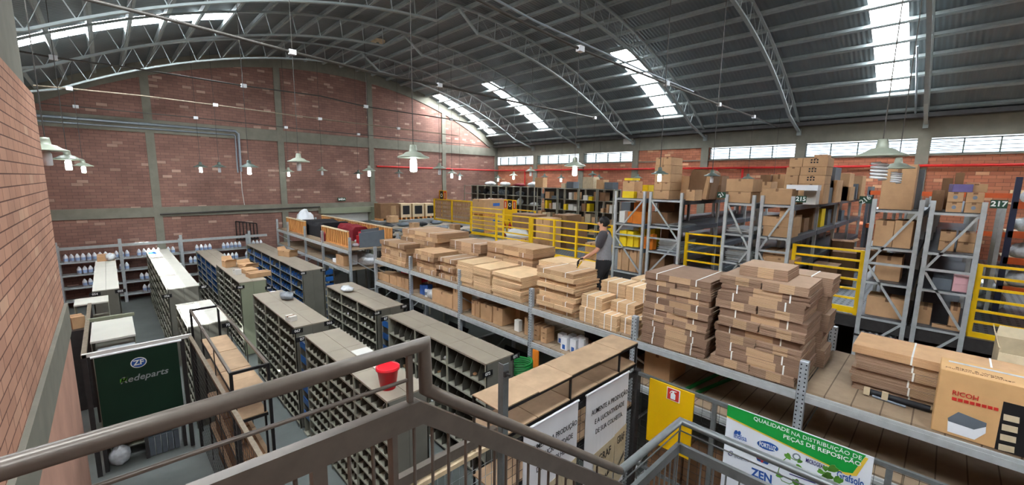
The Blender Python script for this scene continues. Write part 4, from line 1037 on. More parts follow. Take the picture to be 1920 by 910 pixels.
MB().box((-0.53, YZ+0.02, zt+0.02), (-0.47, 12.9, zt+0.07)).build('side_rail', 'fence_wood', t)
for y in (11.3, 12.85): MB().box((-0.53, y-0.03, 0), (-0.47, y+0.03, zt+0.02)).build('post', 'dark_steel', t)
MB().box((-0.5, 11.35, zt+0.02), (0.18, 11.42, zt+0.08)).build('cross_rail', 'panel_olive', t)
MB().box((-0.5, YZ+0.03, 0.75), (0.72, YZ+0.06, 0.80)).build('cross_rail', 'dark_steel', t)
# white drawing board like tops inside the cage
def flat_unit(label, x0, x1, y0, y1, z, mat='pale_top', name='parts_cabinet'):
    t = thing(name, label, 'cabinet', ((x0+x1)/2, (y0+y1)/2, 0))
    MB().box((x0, y0, z-0.03), (x1, y1, z)).build('top', mat, t)
    for x in (x0, x1-0.02): MB().box((x+0.005, y0+0.01, 0), (x+0.015, y1-0.01, z-0.03)).build('side', 'shelf_face', t)
    for k in range(4): MB().box((x0+0.015, y0+0.02, 0.15+k*0.5), (x1-0.015, y1-0.02, 0.17+k*0.5)).build('shelf', 'shelf_face', t)
    return t
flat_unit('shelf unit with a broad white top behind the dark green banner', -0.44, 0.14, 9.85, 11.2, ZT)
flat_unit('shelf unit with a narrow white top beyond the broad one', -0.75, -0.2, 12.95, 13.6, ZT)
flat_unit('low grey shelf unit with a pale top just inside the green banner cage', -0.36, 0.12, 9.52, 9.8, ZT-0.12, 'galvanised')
p = Vector((-0.36, 12.2, 0))
p = at(147, 590, X=-0.6); carton('small brown carton wedged beside the white tops near the office wall', (-0.7, 12.4, ZT-0.35), (0.2, 0.3, 0.25), 0.2, 'card')
tag(MB().box((-0.85, 12.1, 0), (-0.56, 12.75, ZT-0.35)).build('crate_stack', 'dark_steel', None, (-0.6, 12.5, 0)), 'dark cabinet against the office wall end below a small carton', 'cabinet')
t = thing('pallet_bench', 'low dark bench with a row of grey canisters under the green banner', 'bench', (0.1, 9.3, 0))
MB().box((-0.46, 9.2, 0.42), (0.66, 9.48, 0.46)).build('top', 'pale_top', t)
for x in (-0.44, 0.08, 0.6): MB().box((x, 9.2, 0), (x+0.05, 9.48, 0.42)).build('leg', 'dark_steel', t)
for k in range(5):
    x = 0.17+0.085*k
    m = MB().box((x-0.035, 9.2, 0.02), (x+0.035, 9.38, 0.36)); tag(m.build('canister', 'grey_board', None, (x, 9.3, 0.02)), 'dull grey canister standing under the bench below the green banner', 'canister', 'canisters under the bench')
bag('dark plastic bundle lying on the bench below the green banner', (-0.1, 9.32, 0.46), (0.3, 0.1, 0.14), 21, 'rubber')
bag('pale plastic sack under the left part of the bench below the green banner', (-0.25, 9.32, 0.0), (0.14, 0.11, 0.18), 22, 'clear_film')
# ------------------------------------------------------------------ cage of dark angle steel around a cardboard topped shelf
xl, xr, yn, yf, zt = 0.92, 1.34, 6.05, 9.55, H-2.45
t = thing('angle_cage', 'open cage frame of dark angle steel standing over the cardboard topped shelf', 'cage', ((xl+xr)/2, 7.8, 0))
for x in (xl, xr):
    MB().box((x-0.016, yn, zt-0.035), (x+0.016, yf, zt)).build('long_rail', 'rail_paint', t)
    for y in (yn, yf): MB().box((x-0.018, y-0.018, 0), (x+0.018, y+0.018, zt)).build('post', 'black_steel', t)
    for y in (7.25, 8.4): MB().box((x-0.006, y-0.006, 0), (x+0.006, y+0.006, zt)).build('thin_post', 'dark_steel', t)
for y in (yn, yf): MB().box((xl, y-0.016, zt-0.035), (xr, y+0.016, zt)).build('cross_rail', 'black_steel', t)
t = thing('cardboard_shelf', 'shelf rack with brown cardboard sheets laid on every level inside the dark cage', 'shelf rack', ((xl+xr)/2, 7.5, 0))
for z in (ZT, H-3.2, H-3.83, H-4.4):
    L = (8.8-6.2)/6
    for k in range(6): MB().box((xl+0.035, 6.2+L*k+0.006, z-0.014), (xr-0.01, 6.2+L*(k+1)-0.004, z-0.003*(k % 2))).build('card_sheet', 'card_board', t)
    MB().box((xl+0.03, 6.19, z-0.05), (xr-0.005, 6.21, z-0.012)).box((xl+0.03, 8.79, z-0.05), (xr-0.005, 8.81, z-0.012)).box((xl+0.03, 6.2, z-0.05), (xl+0.045, 8.8, z-0.015)).box((xr-0.02, 6.2, z-0.05), (xr-0.005, 8.8, z-0.015)).build('shelf_frame', 'black_steel', t)
for x in (xl+0.05, xr-0.035):
    for y in (6.22, 8.78): MB().box((x-0.012, y-0.012, 0), (x+0.012, y+0.012, ZT-0.012)).build('leg', 'black_steel', t)
t = thing('mesh_fence', 'low mesh fence with a dull top rail along the dark angle steel cage', 'fence', (0.8, 6.0, 0))
MB().bar((0.838, 9.1, H-2.845), (0.913, 2.8, H-2.845), 0.05, 0.045).build('top_rail', 'fence_wood', t)
wm = MB()
for i in range(63): y = 2.8+0.1*i; xx = 0.838+(9.1-y)*0.0119; wm.box((xx-0.003, y-0.0015, 0.1), (xx, y+0.0015, H-2.87))
for i in range(19): z = 0.1+0.105*i; wm.bar((0.838, 9.1, z), (0.913, 2.8, z), 0.003, 0.003)
wm.build('wire_mesh', 'dark_steel', t)
for y in (2.85, 5.6, 9.0): xx = 0.838+(9.1-y)*0.0119; MB().box((xx-0.02, y-0.03, 0), (xx+0.02, y+0.03, H-2.87)).build('post', 'dark_steel', t)
# brown cartons stacked against that fence
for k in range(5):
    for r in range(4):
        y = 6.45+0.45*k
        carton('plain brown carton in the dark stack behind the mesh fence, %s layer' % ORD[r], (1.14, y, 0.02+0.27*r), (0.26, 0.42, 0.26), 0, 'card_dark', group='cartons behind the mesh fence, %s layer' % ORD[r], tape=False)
# ================================================================== long pallet rack
XM, XK = 5.4, 7.15
ZS, ZS2 = H-2.27, H-2.92            # board tops of the two upper levels
PY = [21.0, 19.45, 17.3, 15.45, 13.1]
PY2 = [11.33, 9.36, 7.27, 5.1, 3.0, 0.91, -1.2]
def frame(t, x0, x1, y, ztop, pmat='rack_grey', punched=True, w=0.085, brace=True, zb=0.0, sp=1.0, d=0.07):
    for x in (x0, x1):
        s = 1 if x == x0 else -1
        o = MB().box((x, y-w/2, zb), (x+d*s, y+w/2, ztop)); o.build('post', 'punched_post' if punched else pmat, t, origin=(x, y, zb), bevel=0.004)
        MB().box((x-0.03*s, y-w*0.7, zb), (x+(d+0.03)*s, y+w*0.7, zb+0.008)).build('foot_plate', pmat, t)
    if brace:
        z = zb+0.15; k = 0
        while z+sp < ztop:
            MB().bar((x0+0.04, y, z), (x1-0.04, y, z), 0.03, 0.03).build('cross_brace', pmat, t)
            a, b = (x0+0.04, x1-0.04) if k % 2 == 0 else (x1-0.04, x0+0.04)
            MB().bar((a, y, z), (b, y, z+sp), 0.025, 0.025).build('diagonal_brace', pmat, t)
            z += sp; k += 1
def beam(t, x, y0, y1, ztop, h=0.105, mat='rack_grey', s=1):
    m = MB().box((x-0.012*s, y0, ztop-h), (x+0.03*s, y1, ztop-0.035)).box((x-0.002*s, y0, ztop-0.036), (x+0.03*s, y1, ztop-0.006))
    return m.build('beam', mat, t)
def pallet_rack(label, PYs, ends, decks):
    t = thing('pallet_rack', label, 'pallet rack', (XM+0.8, (PYs[0]+PYs[-1])/2, 0))
    for i, y in enumerate(PYs):
        frame(t, XM, XK, y, H-1.935 if ends != 'crate' else H-1.86, sp=1.1, brace=(i in (0, len(PYs)-1, 2, 4)))
    for y1, y0 in zip(PYs[:-1], PYs[1:]):
        for zt in (ZS-0.02, ZS2-0.02):
            beam(t, XM, y0+0.045, y1-0.045, zt); beam(t, XK, y0+0.045, y1-0.045, zt, s=-1)
            MB().box((XM+0.03, y0+0.01, zt-0.006), (XK-0.03, y1-0.01, zt+0.018)).build('deck', 'deck_board', t)
    return t
pallet_rack('long grey pallet rack carrying the strapped cardboard bundles on its upper boards', PY2, 'card', True)
pallet_rack('grey pallet rack carrying the timber slat crates, next to the blue bin rack', PY, 'crate', True)
o = MB().box((5.392, 0.875, H-2.93), (5.396, 0.905, H-2.90)).build('post_label', 'white_plastic', None, (5.394, 0.89, H-2.93)); tag(o, 'small white numbered sticker on the punched post above the green banner', 'sticker')

# strapped bundles of flattened cartons
def bundle(label, x0, x1, y0, y1, z0, z1, mat, straps, group, seed, strap_axis='x', name='carton_bundle'):
    """flat cartons strapped in a pack; straps run round the pack at the given fractions along y"""
    g = random.Random(seed)
    t = thing(name, label, 'bundle', ((x0+x1)/2, (y0+y1)/2, z0), group)
    n = max(2, int((z1-z0)/0.024)); m = MB(); h = (z1-z0)/n
    for i in range(n):
        j = 0.007
        a, b, c, d = (g.uniform(-j, j) for _ in range(4))
        m.box((x0+a, y0+b, z0+h*i+0.0006), (x1+c, y1+d, z0+h*(i+1)))
    m.build('flat_cartons', mat, t)
    for f in straps:
        s = MB(); e = 0.0085
        if strap_axis == 'x':
            y = y0+(y1-y0)*f
            s.box((x0-e, y-0.0075, z0+0.001), (x0-e+0.002, y+0.0075, z1+0.002)).box((x0-e, y-0.0075, z1+0.001), (x1+e, y+0.0075, z1+0.003)).box((x1+e-0.002, y-0.0075, z0+0.001), (x1+e, y+0.0075, z1+0.002))
        else:
            x = x0+(x1-x0)*f
            s.box((x-0.0075, y0-e, z0+0.001), (x+0.0075, y0-e+0.002, z1+0.002)).box((x-0.0075, y0-e, z1+0.001), (x+0.0075, y1+e, z1+0.003)).box((x-0.0075, y1+e-0.002, z0+0.001), (x+0.0075, y1+e, z1+0.002))
        s.build('strap', 'strap_white', t)
    t.rotation_euler = (0, 0, g.uniform(-0.014, 0.014))
    return t
seedc = [100]
def stack(where, x0, x1, y0, y1, z0, z1, n, pattern, mats=('card_edge', 'card_fold'), jx=0.05, jy=0.03, lean=0.0):
    """n layers; pattern char per layer from the floor: A two packs side by side, B one full pack, C three packs"""
    h = (z1-z0)/n
    g = random.Random(seedc[0]); seedc[0] += 17
    for i in range(n):
        c = pattern[i % len(pattern)]
        bare = c == 'D'
        c = 'B' if bare else c
        ox = g.uniform(-jx, jx)-lean*(1-i/n); oy = g.uniform(-jy, jy)
        za, zb = z0+h*i+0.001, z0+h*(i+1)-0.002
        k = {'A': 2, 'B': 1, 'C': 3}[c]
        W = (y1-y0)/k
        for q in range(k):
            a, b = y0+W*q+oy, y0+W*(q+1)+oy-0.012
            pos = {1: '', 2: (' at the stair end', ' at the gable end')[q], 3: (' at the stair end', ' in the middle', ' at the gable end')[q]}[k]
            lab = 'strapped bundle of flat brown cartons, %s layer%s of the %s' % (ORD[i] if i < n-1 else 'topmost', pos, where)
            if i >= n-1 and n > 1: pass
            bundle(lab, x0+ox+0.01*q, x1+ox, a, b, za, zb, mats[0] if c != 'B' else mats[1], (0.2, 0.8) if c == 'B' and not bare else (), 'strapped bundles of flat cartons', seedc[0]+q+10*i)
GE, GF = 'card_grey_edge', 'card_grey_fold'
# a: low outer pile and tall pile by the first post
stack('low pile at the crate end', XM+0.03, XM+0.5, 9.6, 10.98, ZS, H-1.68, 5, 'AABAB', ('card_edge', 'card_fold'), 0.03, 0.05)
stack('broad pile behind the low one', XM+0.58, XM+1.6, 8.95, 10.75, ZS, H-1.38, 8, 'AABAABAB', ('card_edge', 'card_fold'), 0.03, 0.04)
# b, c
stack('stepped pile behind second post', XM+0.05, XM+0.75, 8.25, 9.15, ZS, H-1.72, 5, 'BAABA', ('card_edge', 'card_fold'), 0.05, 0.06)
stack('short pile before the pale block', XM+0.06, XM+0.8, 7.5, 8.15, ZS, H-1.78, 5, 'BABAB', ('card_edge', 'card_fold'), 0.05, 0.04)
stack('raised pile behind the stepped', XM+0.85, XM+1.55, 7.6, 8.85, ZS, H-1.52, 7, 'ABABABB', ('card_edge', 'card_fold'), 0.04, 0.04)
# d: three pale columns
stack('far column of the pale block', XM+0.03, XM+0.85, 6.82, 7.40, ZS, H-1.76, 6, 'D', ('card_pale_edge', 'card_pale_edge'), 0.02, 0.015)
stack('middle column of the pale block', XM+0.02, XM+0.85, 6.22, 6.79, ZS, H-1.77, 6, 'D', ('card_pale_edge', 'card_pale_edge'), 0.02, 0.015)
stack('near column of the pale block', XM+0.02, XM+0.92, 5.36, 6.19, ZS, H-1.79, 7, 'D', ('card_pale_edge', 'card_pale_edge'), 0.02, 0.015)
# e: behind
stack('pile behind the pale block', XM+0.95, XM+1.65, 5.95, 7.45, ZS, H-1.42, 8, 'ABAABABA', ('card_edge', 'card_fold'), 0.05, 0.05)
stack('flat pile behind the loose stack', XM+0.95, XM+1.68, 4.55, 5.85, ZS, H-1.62, 6, 'ABAABA', ('card_pale_edge', 'card_fold'), 0.03, 0.05)
# f: separated stack beside the worker
stack('loose stack beside the worker', XM+0.05, XM+0.72, 4.14, 4.98, ZS, H-1.52, 9, 'BABABABAB', ('card_pale_edge', 'card_edge'), 0.045, 0.03)
# g: pyramid of thick small bundles
def thick(where, x, y, z, h=0.28, w_=0.42, d_=0.5):
    seedc[0] += 3
    bundle('thick double strapped bundle of small cartons, '+where, x, x+d_, y, y+w_, z, z+h, 'card_pale_edge', (0.3, 0.7), 'thick bundles in the low pyramid', seedc[0])
thick('lowest row of the pyramid next to the loose stack', XM+0.07, 3.64, ZS, 0.24, 0.4, 0.42)
thick('second row of the pyramid next to the loose stack', XM+0.10, 3.63, ZS+0.243, 0.2, 0.4, 0.4)
thick('lowest row of the pyramid, in the middle of its front', XM+0.02, 3.30, ZS, 0.24, 0.31, 0.45)
thick('lowest row of the pyramid, beside the tall grey stack', XM+0.09, 2.98, ZS, 0.24, 0.3, 0.4)
thick('second row of the pyramid, in the middle of its front', XM+0.24, 3.14, ZS+0.243, 0.16, 0.42, 0.26)
thick('lowest row at the back of the pyramid, worker side', XM+0.54, 3.5, ZS, 0.4, 0.45, 0.4)
thick('lowest row at the back of the pyramid, stack side', XM+0.54, 3.0, ZS, 0.4, 0.47, 0.4)
thick('top row of the pyramid, worker side', XM+0.52, 3.48, ZS+0.405, 0.22, 0.46, 0.42)
thick('top row of the pyramid, stack side', XM+0.5, 3.0, ZS+0.405, 0.22, 0.45, 0.44)
thick('row under the very back of the pyramid', XM+1.05, 3.0, ZS, 0.36, 0.7, 0.45)
thick('top row at the very back of the pyramid', XM+1.05, 3.0, ZS+0.365, 0.26, 0.7, 0.45)
# h, i: tall grey stacks by the near posts
stack('tall grey stack by fifth post', XM+0.06, XM+0.95, 1.98, 2.9, ZS, H-1.255, 12, 'BBBBABABABAB', (GE, GF), 0.035, 0.02, 0.04)
stack('tallest grey stack by sixth post', XM+0.05, XM+0.78, 0.96, 1.9, ZS, H-1.12, 11, 'ABBABABABBA', (GE, GF), 0.05, 0.04, 0.02)
bundle('loose pack of flat cartons crowning the tallest grey stack', XM+0.2, XM+0.75, 1.2, 1.72, H-1.118, H-0.99, GE, (), None, 7)
for i in range(5):
    z = ZS+0.23*i
    bundle('strapped bundle of flat cartons, %s one of the pile behind the tallest grey stack' % ORD[i], XM+0.86, XM+1.3, 0.86+0.05*(i % 2), 1.6, z+0.001, z+(0.225 if i else 0.22), GE, (0.3,), None, 60+i)
# j: long bundles on the last bay
g = 'long flat bundles on the nearest bay'
nm = ['lowest', 'second', 'third', 'fourth', 'fifth', 'top']
for i in range(6):
    z = ZS+0.085*i
    bundle('long strapped bundle of flat brown cartons lying on the nearest bay, %s of the pile' % nm[i], XM+0.5-0.02*(i % 2), XM+1.05, -0.7, 0.52+0.02*(i % 3), z+0.001, z+(0.083 if i < 5 else 0.09), GE if i < 5 else 'card', (0.18, 0.62), g, 80+i)
# tool roll lying in front of them
a = at(1627, 725, X=XM+0.42); b = at(1745, 765, X=XM+0.42)
t = thing('tool_roll', 'dark strapped roll of tools with pale clips lying in front of the long bundles', 'tool roll', (XM+0.42, (a.y+b.y)/2, ZS))
MB().tube([(XM+0.44, a.y, ZS+0.035), (XM+0.43, b.y, ZS+0.035)], 0.035, 8).build('roll', 'rubber', t)
for k, u in enumerate((0.0, 0.3)):
    y = a.y+(b.y-a.y)*u; MB().box((XM+0.36, y-0.025, ZS+0.02), (XM+0.40, y+0.025, ZS+0.1)).build('clip', 'sack_tan', t)
MB().tube([(XM+0.38, a.y-0.05, ZS+0.02), (XM+0.36, a.y-0.32, ZS+0.012)], 0.012, 6).build('handle', 'ink_grey', t)
# printer carton
a = at(1757, 690, X=XM+0.02); b0 = at(1750, 815, X=XM+0.02); c = at(1880, 752, X=XM+0.02)
yl, yr = (a.y+b0.y)/2, -0.86
zt_ = H-1.665
t = thing('printer_carton', 'large orange brown carton with a printer picture and a black end', 'carton', (XM+0.2, (yl+yr)/2, ZS))
MB().box((XM+0.02, yr, ZS), (XM+0.42, yl, zt_)).build('body', 'card_ricoh', t, bevel=0.004)
MB().box((XM+0.0185, yr-0.001, ZS+0.001), (XM+0.0205, -0.52, zt_-0.16)).build('black_end', 'ink_black', t)
def pf(px, py, dx=0.0): return at(px, py, X=XM+0.017-dx)
text('RICOH', 0.075, pf(1810, 742, 0.002), NY, 'ink_red', t, bold=0.001, fit=(0.16, 0.045))
m = MB()
for q in range(8):
    u = 1785+11.2*q; v = 744.5+2.75*q; m.prism([pf(u, v), pf(u+9, v+2.2), pf(u+8.6, v+8), pf(u-0.4, v+5.8)], (-0.001, 0, 0))
m.build('red_squares', 'ink_red', t)
MB().prism([pf(1777, 784, 0.002), pf(1797, 773, 0.002), pf(1850, 794, 0.002), pf(1849, 801, 0.002), pf(1826, 806, 0.002), pf(1778, 790, 0.002)], (-0.001, 0, 0)).build('picture_lid', 'grey_board', t)
MB().prism([pf(1777, 789, 0.001), pf(1826, 805, 0.001), pf(1849, 800, 0.001), pf(1848, 813, 0.001), pf(1827, 825, 0.001), pf(1776, 809, 0.001)], (-0.001, 0, 0)).build('picture_body', 'white_plastic', t)
for k in range(4):
    x, y = 1897-3.2*k, 782+18.5*k
    MB().prism([pf(x-15, y-5.5, 0.004), pf(x+15, y+1.5, 0.004), pf(x+14, y+13, 0.004), pf(x-16, y+6, 0.004)], (-0.001, 0, 0)).build('picture_tile', 'sack_tan', t)
text('Black & White', 0.05, Vector((XM+0.16, -0.36, zt_+0.002)), NY, 'card_dark', t, up=(1, 0, 0))
text('Multifunction Printer', 0.05, Vector((XM+0.11, -0.36, zt_+0.002)), NY, 'card_dark', t, up=(1, 0, 0))
MB().box((XM+0.30, yr+0.02, zt_+0.0005), (XM+0.345, yl-0.05, zt_+0.002)).build('tape', 'clear_film', t)
# open grey carton behind it
t = thing('open_carton', 'open torn carton with raised flaps behind the printer carton', 'carton', (XM+1.25, -0.72, ZS))
xo = XM+1.12; yo = at(1869, 680, X=xo).y; zo = at(1872, 652, X=xo).z
m = MB(); T = 0.008
m.box((xo, yo-0.7, ZS), (xo+T, yo, zo-0.05)).box((xo+0.55-T, yo-0.7, ZS), (xo+0.55, yo, zo)).box((xo, yo-T, ZS), (xo+0.55, yo, zo)).box((xo, yo-0.7, ZS), (xo+0.55, yo-0.7+T, zo)).box((xo, yo-0.7, ZS), (xo+0.55, yo, ZS+T))
m.build('body', 'sack_tan', t)
MB().prism([(xo, yo, zo-0.05), (xo, yo-0.34, zo-0.05), (xo-0.05, yo-0.33, zo-0.22), (xo-0.06, yo+0.01, zo-0.24)], (-T, 0, 0)).build('flap', 'sack_tan', t)
MB().prism([(xo+0.02, yo, zo), (xo+0.53, yo, zo), (xo+0.5, yo+0.03, zo+0.13), (xo+0.05, yo+0.03, zo+0.11)], (0, T, 0)).build('flap', 'sack_tan', t)
MB().prism([(xo+0.55, yo, zo), (xo+0.55, yo-0.7, zo), (xo+0.62, yo-0.68, zo+0.1), (xo+0.62, yo-0.02, zo+0.1)], (T, 0, 0)).build('flap', 'sack_tan', t)
MB().prism([(xo-0.066, yo-0.12, zo-0.16), (xo-0.066, yo-0.2, zo-0.16), (xo-0.067, yo-0.2, zo-0.2), (xo-0.067, yo-0.12, zo-0.2)], (-0.001, 0, 0)).build('label', 'white_plastic', t)

# goods on the lower boards
def fbox(label, X, pxl, pxr, pyt, zb, depth, mat='card', group=None, tape=True, name='carton', cat='carton', ym=None):
    """a box whose front face lies in the plane x = X; edges taken from the photograph on that plane, standing on zb"""
    ym = ym if ym is not None else pyt+10
    y1, y0 = at(pxl, ym, X=X).y, at(pxr, ym, X=X).y
    zt = at((pxl+pxr)/2, pyt, X=X).z
    zt = max(zt, zb+0.04)
    return carton(label, (X+depth/2, (y0+y1)/2, zb), (depth, y1-y0-0.006, zt-zb), 0, mat, cat, group, name, tape)
z = ZS2
for k, (a, b, tp_) in enumerate(((706, 711, 512), (711, 717, 513), (717, 729, 514), (731, 743, 518), (744, 752, 519), (753, 758, 521), (759, 766, 523))):
    fbox('slim upright brown carton, %s from the crate end on the lower board of the long rack' % ('first', 'second', 'third', 'fourth', 'fifth', 'sixth', 'seventh')[k], XM+0.15, a, b, tp_, z, 0.4, 'card', tape=False)
fbox('red plastic tray behind the slim upright cartons', XM+0.6, 752, 775, 508, z, 0.5, 'red_plastic', name='red_tray', cat='tray', tape=False)
for k, (a, b) in enumerate(((787, 793), (793, 798), (798, 802))):
    fbox('small blue and white box, %s of three beside the second post' % ('first', 'second', 'third')[k], XM+0.2, a, b, 535, z, 0.15, 'label_blue', name='small_box', cat='box', tape=False)
p = at(801, 555, X=XM+0.2); t = thing('white_can', 'small pale can standing beside the blue boxes on the lower board', 'can', (p.x, p.y, z)); MB().lathe((p.x, p.y, z), [(0.06, 0.0), (0.06, 0.18), (0.055, 0.19), (0.0, 0.19)], 14).build('body', 'white_plastic', t); MB().lathe((p.x, p.y, z), [(0.061, 0.05), (0.061, 0.13)], 14).build('band', 'ink_grey', t)
bag('white plastic sack slumped beside the pale can on the lower board', (XM+0.2, at(802, 560, X=XM+0.2).y-0.22, z), (0.12, 0.18, 0.12), 31, 'clear_film')
fbox('upright brown carton behind the pale can on the lower board', XM+0.5, 802, 818, 529, z, 0.3)
fbox('big square brown carton with a white sticker on the lower board', XM+0.06, 810, 848, 548, z, 0.55)
fbox('narrow tall carton with a white label beside the third post', XM+0.05, 849, 859, 541, z, 0.4)
for k, (a, b, tp_) in enumerate(((884, 890, 564), (891, 899, 565), (901, 922, 572), (924, 942, 577), (950, 975, 572))):
    fbox('brown carton with blue print, %s past the third post on the lower board' % ('first', 'second', 'third', 'fourth', 'fifth')[k], XM+(0.12 if k < 4 else 0.5), a, b, tp_, z, 0.38)
fbox('little white carton standing alone on the lower board', XM+0.15, 964, 973, 601, z, 0.1, 'white_paint', tape=False)
fbox('brown carton with a label just before the fourth post', XM+0.15, 983, 998, 597, z, 0.35)
for i in range(3):
    for k in range(2):
        c = at(1010+15*k, 640, X=XM+0.2)
        carton('small brown carton, %s of the %s column past the fourth post' % (('lowest', 'middle', 'top')[i], ('nearer', 'farther')[1-k]), (XM+0.22, c.y, z+0.095*i), (0.22, 0.145, 0.093), 0, 'card')
for k, (a, b, tp_, dx) in enumerate(((1045, 1055, 627, 0.3), (1051, 1063, 633, 0.12), (1064, 1073, 629, 0.32), (1068, 1080, 637, 0.14), (1080, 1088, 632, 0.3), (1084, 1095, 636, 0.16))):
    o = fbox('blue and white printed box, %s of the cluster past the fourth post' % ('first', 'second', 'third', 'fourth', 'fifth', 'sixth')[k], XM+dx, a, b, tp_, z, 0.13, 'white_plastic', name='printed_box', cat='box', tape=False)
    bb = [c for c in o.children][0]; x, y, zz = o.location
    w_ = bb.dimensions
    MB().box((x-0.068, y-0.03, zz+0.02), (x-0.0655, y+0.03, zz+0.1)).build('blue_print', 'label_blue', o)
fbox('big tilted brown carton on the lower board below the tall grey stack', XM+0.3, 1208, 1258, 662, z, 0.55, 'card')
for k in range(4):
    a = at(1040+40*k, 640, X=XM+0.8); bag('dark rubber part lying at the back of the lower board, %s from the blue boxes' % ORD[k], (XM+0.95, 4.3-0.42*k, z), (0.25, 0.2, 0.14), 40+k, 'rubber', 'rubber part', 'rubber_part')
t = thing('green_bars', 'pair of green metal bars lying slantwise on the lower board', 'bar', (XM+0.7, 2.2, z))
MB().bar((XM+0.25, 2.3, z+0.02), (XM+1.5, 2.0, z+0.12), 0.04, 0.03).build('bar', 'green_paint', t); MB().bar((XM+0.3, 2.15, z+0.02), (XM+1.5, 1.8, z+0.1), 0.04, 0.03).build('bar', 'green_paint', t)
# lowest level under it: stacked wrapped cartons seen through the mesh
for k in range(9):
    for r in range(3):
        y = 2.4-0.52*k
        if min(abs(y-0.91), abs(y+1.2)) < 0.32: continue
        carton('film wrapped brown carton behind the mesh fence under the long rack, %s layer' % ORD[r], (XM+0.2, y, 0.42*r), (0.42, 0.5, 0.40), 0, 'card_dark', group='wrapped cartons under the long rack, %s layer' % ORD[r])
# floor level goods between the long rack and the bin racks
t = thing('hose_coil', 'coil of bright green hose on the floor past the rack numbered 071', 'hose', (4.95, 4.85, 0))
pts = []
for i in range(5*16+1):
    a = 2*math.pi*i/16; pts.append((4.9+0.22*math.cos(a), 4.85+0.22*math.sin(a), 1.62+0.0025*i))
MB().tube(pts, 0.017, 6).build('hose', 'green_paint', t)
MB().box((4.66, 4.6, 0), (5.2, 5.1, 1.6)).build('stand', 'shelf_face', t)
t = thing('orange_board', 'orange brown upright board leaning against the fourth post', 'board', (5.3, 4.7, 0)); a = at(1000, 655, X=5.3); b = at(1010, 655, X=5.3)
MB().box((5.28, b.y, 0), (5.31, a.y, H-3.0)).build('board', 'orange_card', t)
for k in range(5):
    if k == 4: continue
    y = (10.4, 8.35, 6.2, 4.05)[k]
    t = thing('leaning_sheet', 'large black sheet leaning under the long rack, %s from its crate end' % ORD[k].replace('lowest', 'first'), 'panel', (XM+0.4, y, 0))
    MB().prism([(XM+0.25, y-0.4, 0.0), (XM+0.25, y+0.4, 0.0), (XM+0.75, y+0.35, 1.25), (XM+0.75, y-0.45, 1.25)], (0.02, 0, 0)).build('sheet', 'black_fabric', t)
for k, (px, py) in enumerate(((752, 575), (775, 582))):
    p = at(px, py, Z=H-2.95-0.4); carton('opened flat carton heap beside the third post, %s piece' % ('lower', 'upper')[k], (5.05, 8.2-0.5*k, 1.3+0.12*k), (0.5, 0.6, 0.1), 0.3, 'card', flaps=True)
tag(MB().box((4.75, 7.35, 0), (5.3, 8.6, 1.3)).build('pallet_bin', 'shelf_face', None, (5.0, 8.0, 0)), 'grey steel bin under the opened cartons beside the pallet rack', 'bin')

# ------------------------------------------------------------------ timber slat crates on the far rack
def slat_panel(label, p, q, h, zb, n, th=0.05):
    """vertical slats between two rails from p to q"""
    p = Vector(p); q = Vector(q); t = thing('slat_panel', label, 'crate panel', ((p.x+q.x)/2, (p.y+q.y)/2, zb))
    d = (q-p).normalized(); nn = Vector((-d.y, d.x, 0)); L = (q-p).length
    MB().bar((p.x, p.y, zb+h-0.02), (q.x, q.y, zb+h-0.02), th*1.6, 0.04).build('top_rail', 'wood_pale', t)
    MB().bar((p.x, p.y, zb+0.03), (q.x, q.y, zb+0.03), th, 0.06).build('bottom_rail', 'wood', t)
    m = MB()
    for i in range(n+1):
        c = p+d*(L*i/n); m.bar((c.x, c.y, zb), (c.x, c.y, zb+h-0.03), 0.075, 0.04, up=(nn.x, nn.y, 0))
    m.build('slats', 'orange_card' if False else 'wood', t)
    bk = MB(); a = p+nn*0.045; b = q+nn*0.045; bk.bar((a.x, a.y, zb+h/2), (b.x, b.y, zb+h/2), 0.01, h-0.08); bk.build('gap_shade', 'red_fabric' if False else 'bin_shadow', t)  # dark sheet added behind the slats, its colour is the shade in the gaps
    return t
ya, yb_ = at(539, 430, X=XM+0.2).y, at(573, 430, X=XM+0.2).y
slat_panel('timber slat panel on the crate rack with a white bag behind its top', (XM+0.2, ya, 0), (XM+0.2, yb_, 0), at(556, 411, X=XM+0.2).z-ZS, ZS, 14)
ya, yb_ = at(605, 440, X=XM+0.2).y, at(653, 450, X=XM+0.2).y
slat_panel('timber slat panel nearest the aisle on the crate rack', (XM+0.2, ya, 0), (XM+0.2, yb_, 0), at(628, 428, X=XM+0.2).z-ZS, ZS, 13)
slat_panel('long timber slat panel along the back of the crate rack', (XK-0.15, 19.8, 0), (XK-0.15, 13.3, 0), 0.62, ZS, 44)
yc_ = at(585, 430, X=XM+0.9).y
def cushion(t, x0, x1, y0, y1, z0, z1, mat, seed):
    g_ = random.Random(seed); m = MB(); N = 8
    top = [[z1+0.03*math.sin(1.3*i+seed)+g_.uniform(-0.015, 0.015) for j in range(4)] for i in range(N+1)]
    vs = []; fs = []
    for i in range(N+1):
        y = y0+(y1-y0)*i/N
        for j, (x, k) in enumerate(((x0, 0.78), (x0+0.1, 1.0), (x1-0.1, 1.0), (x1, 0.8))): vs.append((x, y, z0+(top[i][j]-z0)*k))
        vs.append((x1, y, z0)); vs.append((x0, y, z0))
    for i in range(N):
        for j in range(6): fs.append((i*6+j, i*6+(j+1) % 6, (i+1)*6+(j+1) % 6, (i+1)*6+j))
    fs += [tuple(range(6)), tuple(range(N*6, N*6+6))]
    m.add(vs, fs); m.build('cushion', mat, t, bevel=0.02)
t = thing('seat_stack', 'stack of black upholstered seats between the slat panels', 'seat stack', (XM+0.9, 17.3, ZS))
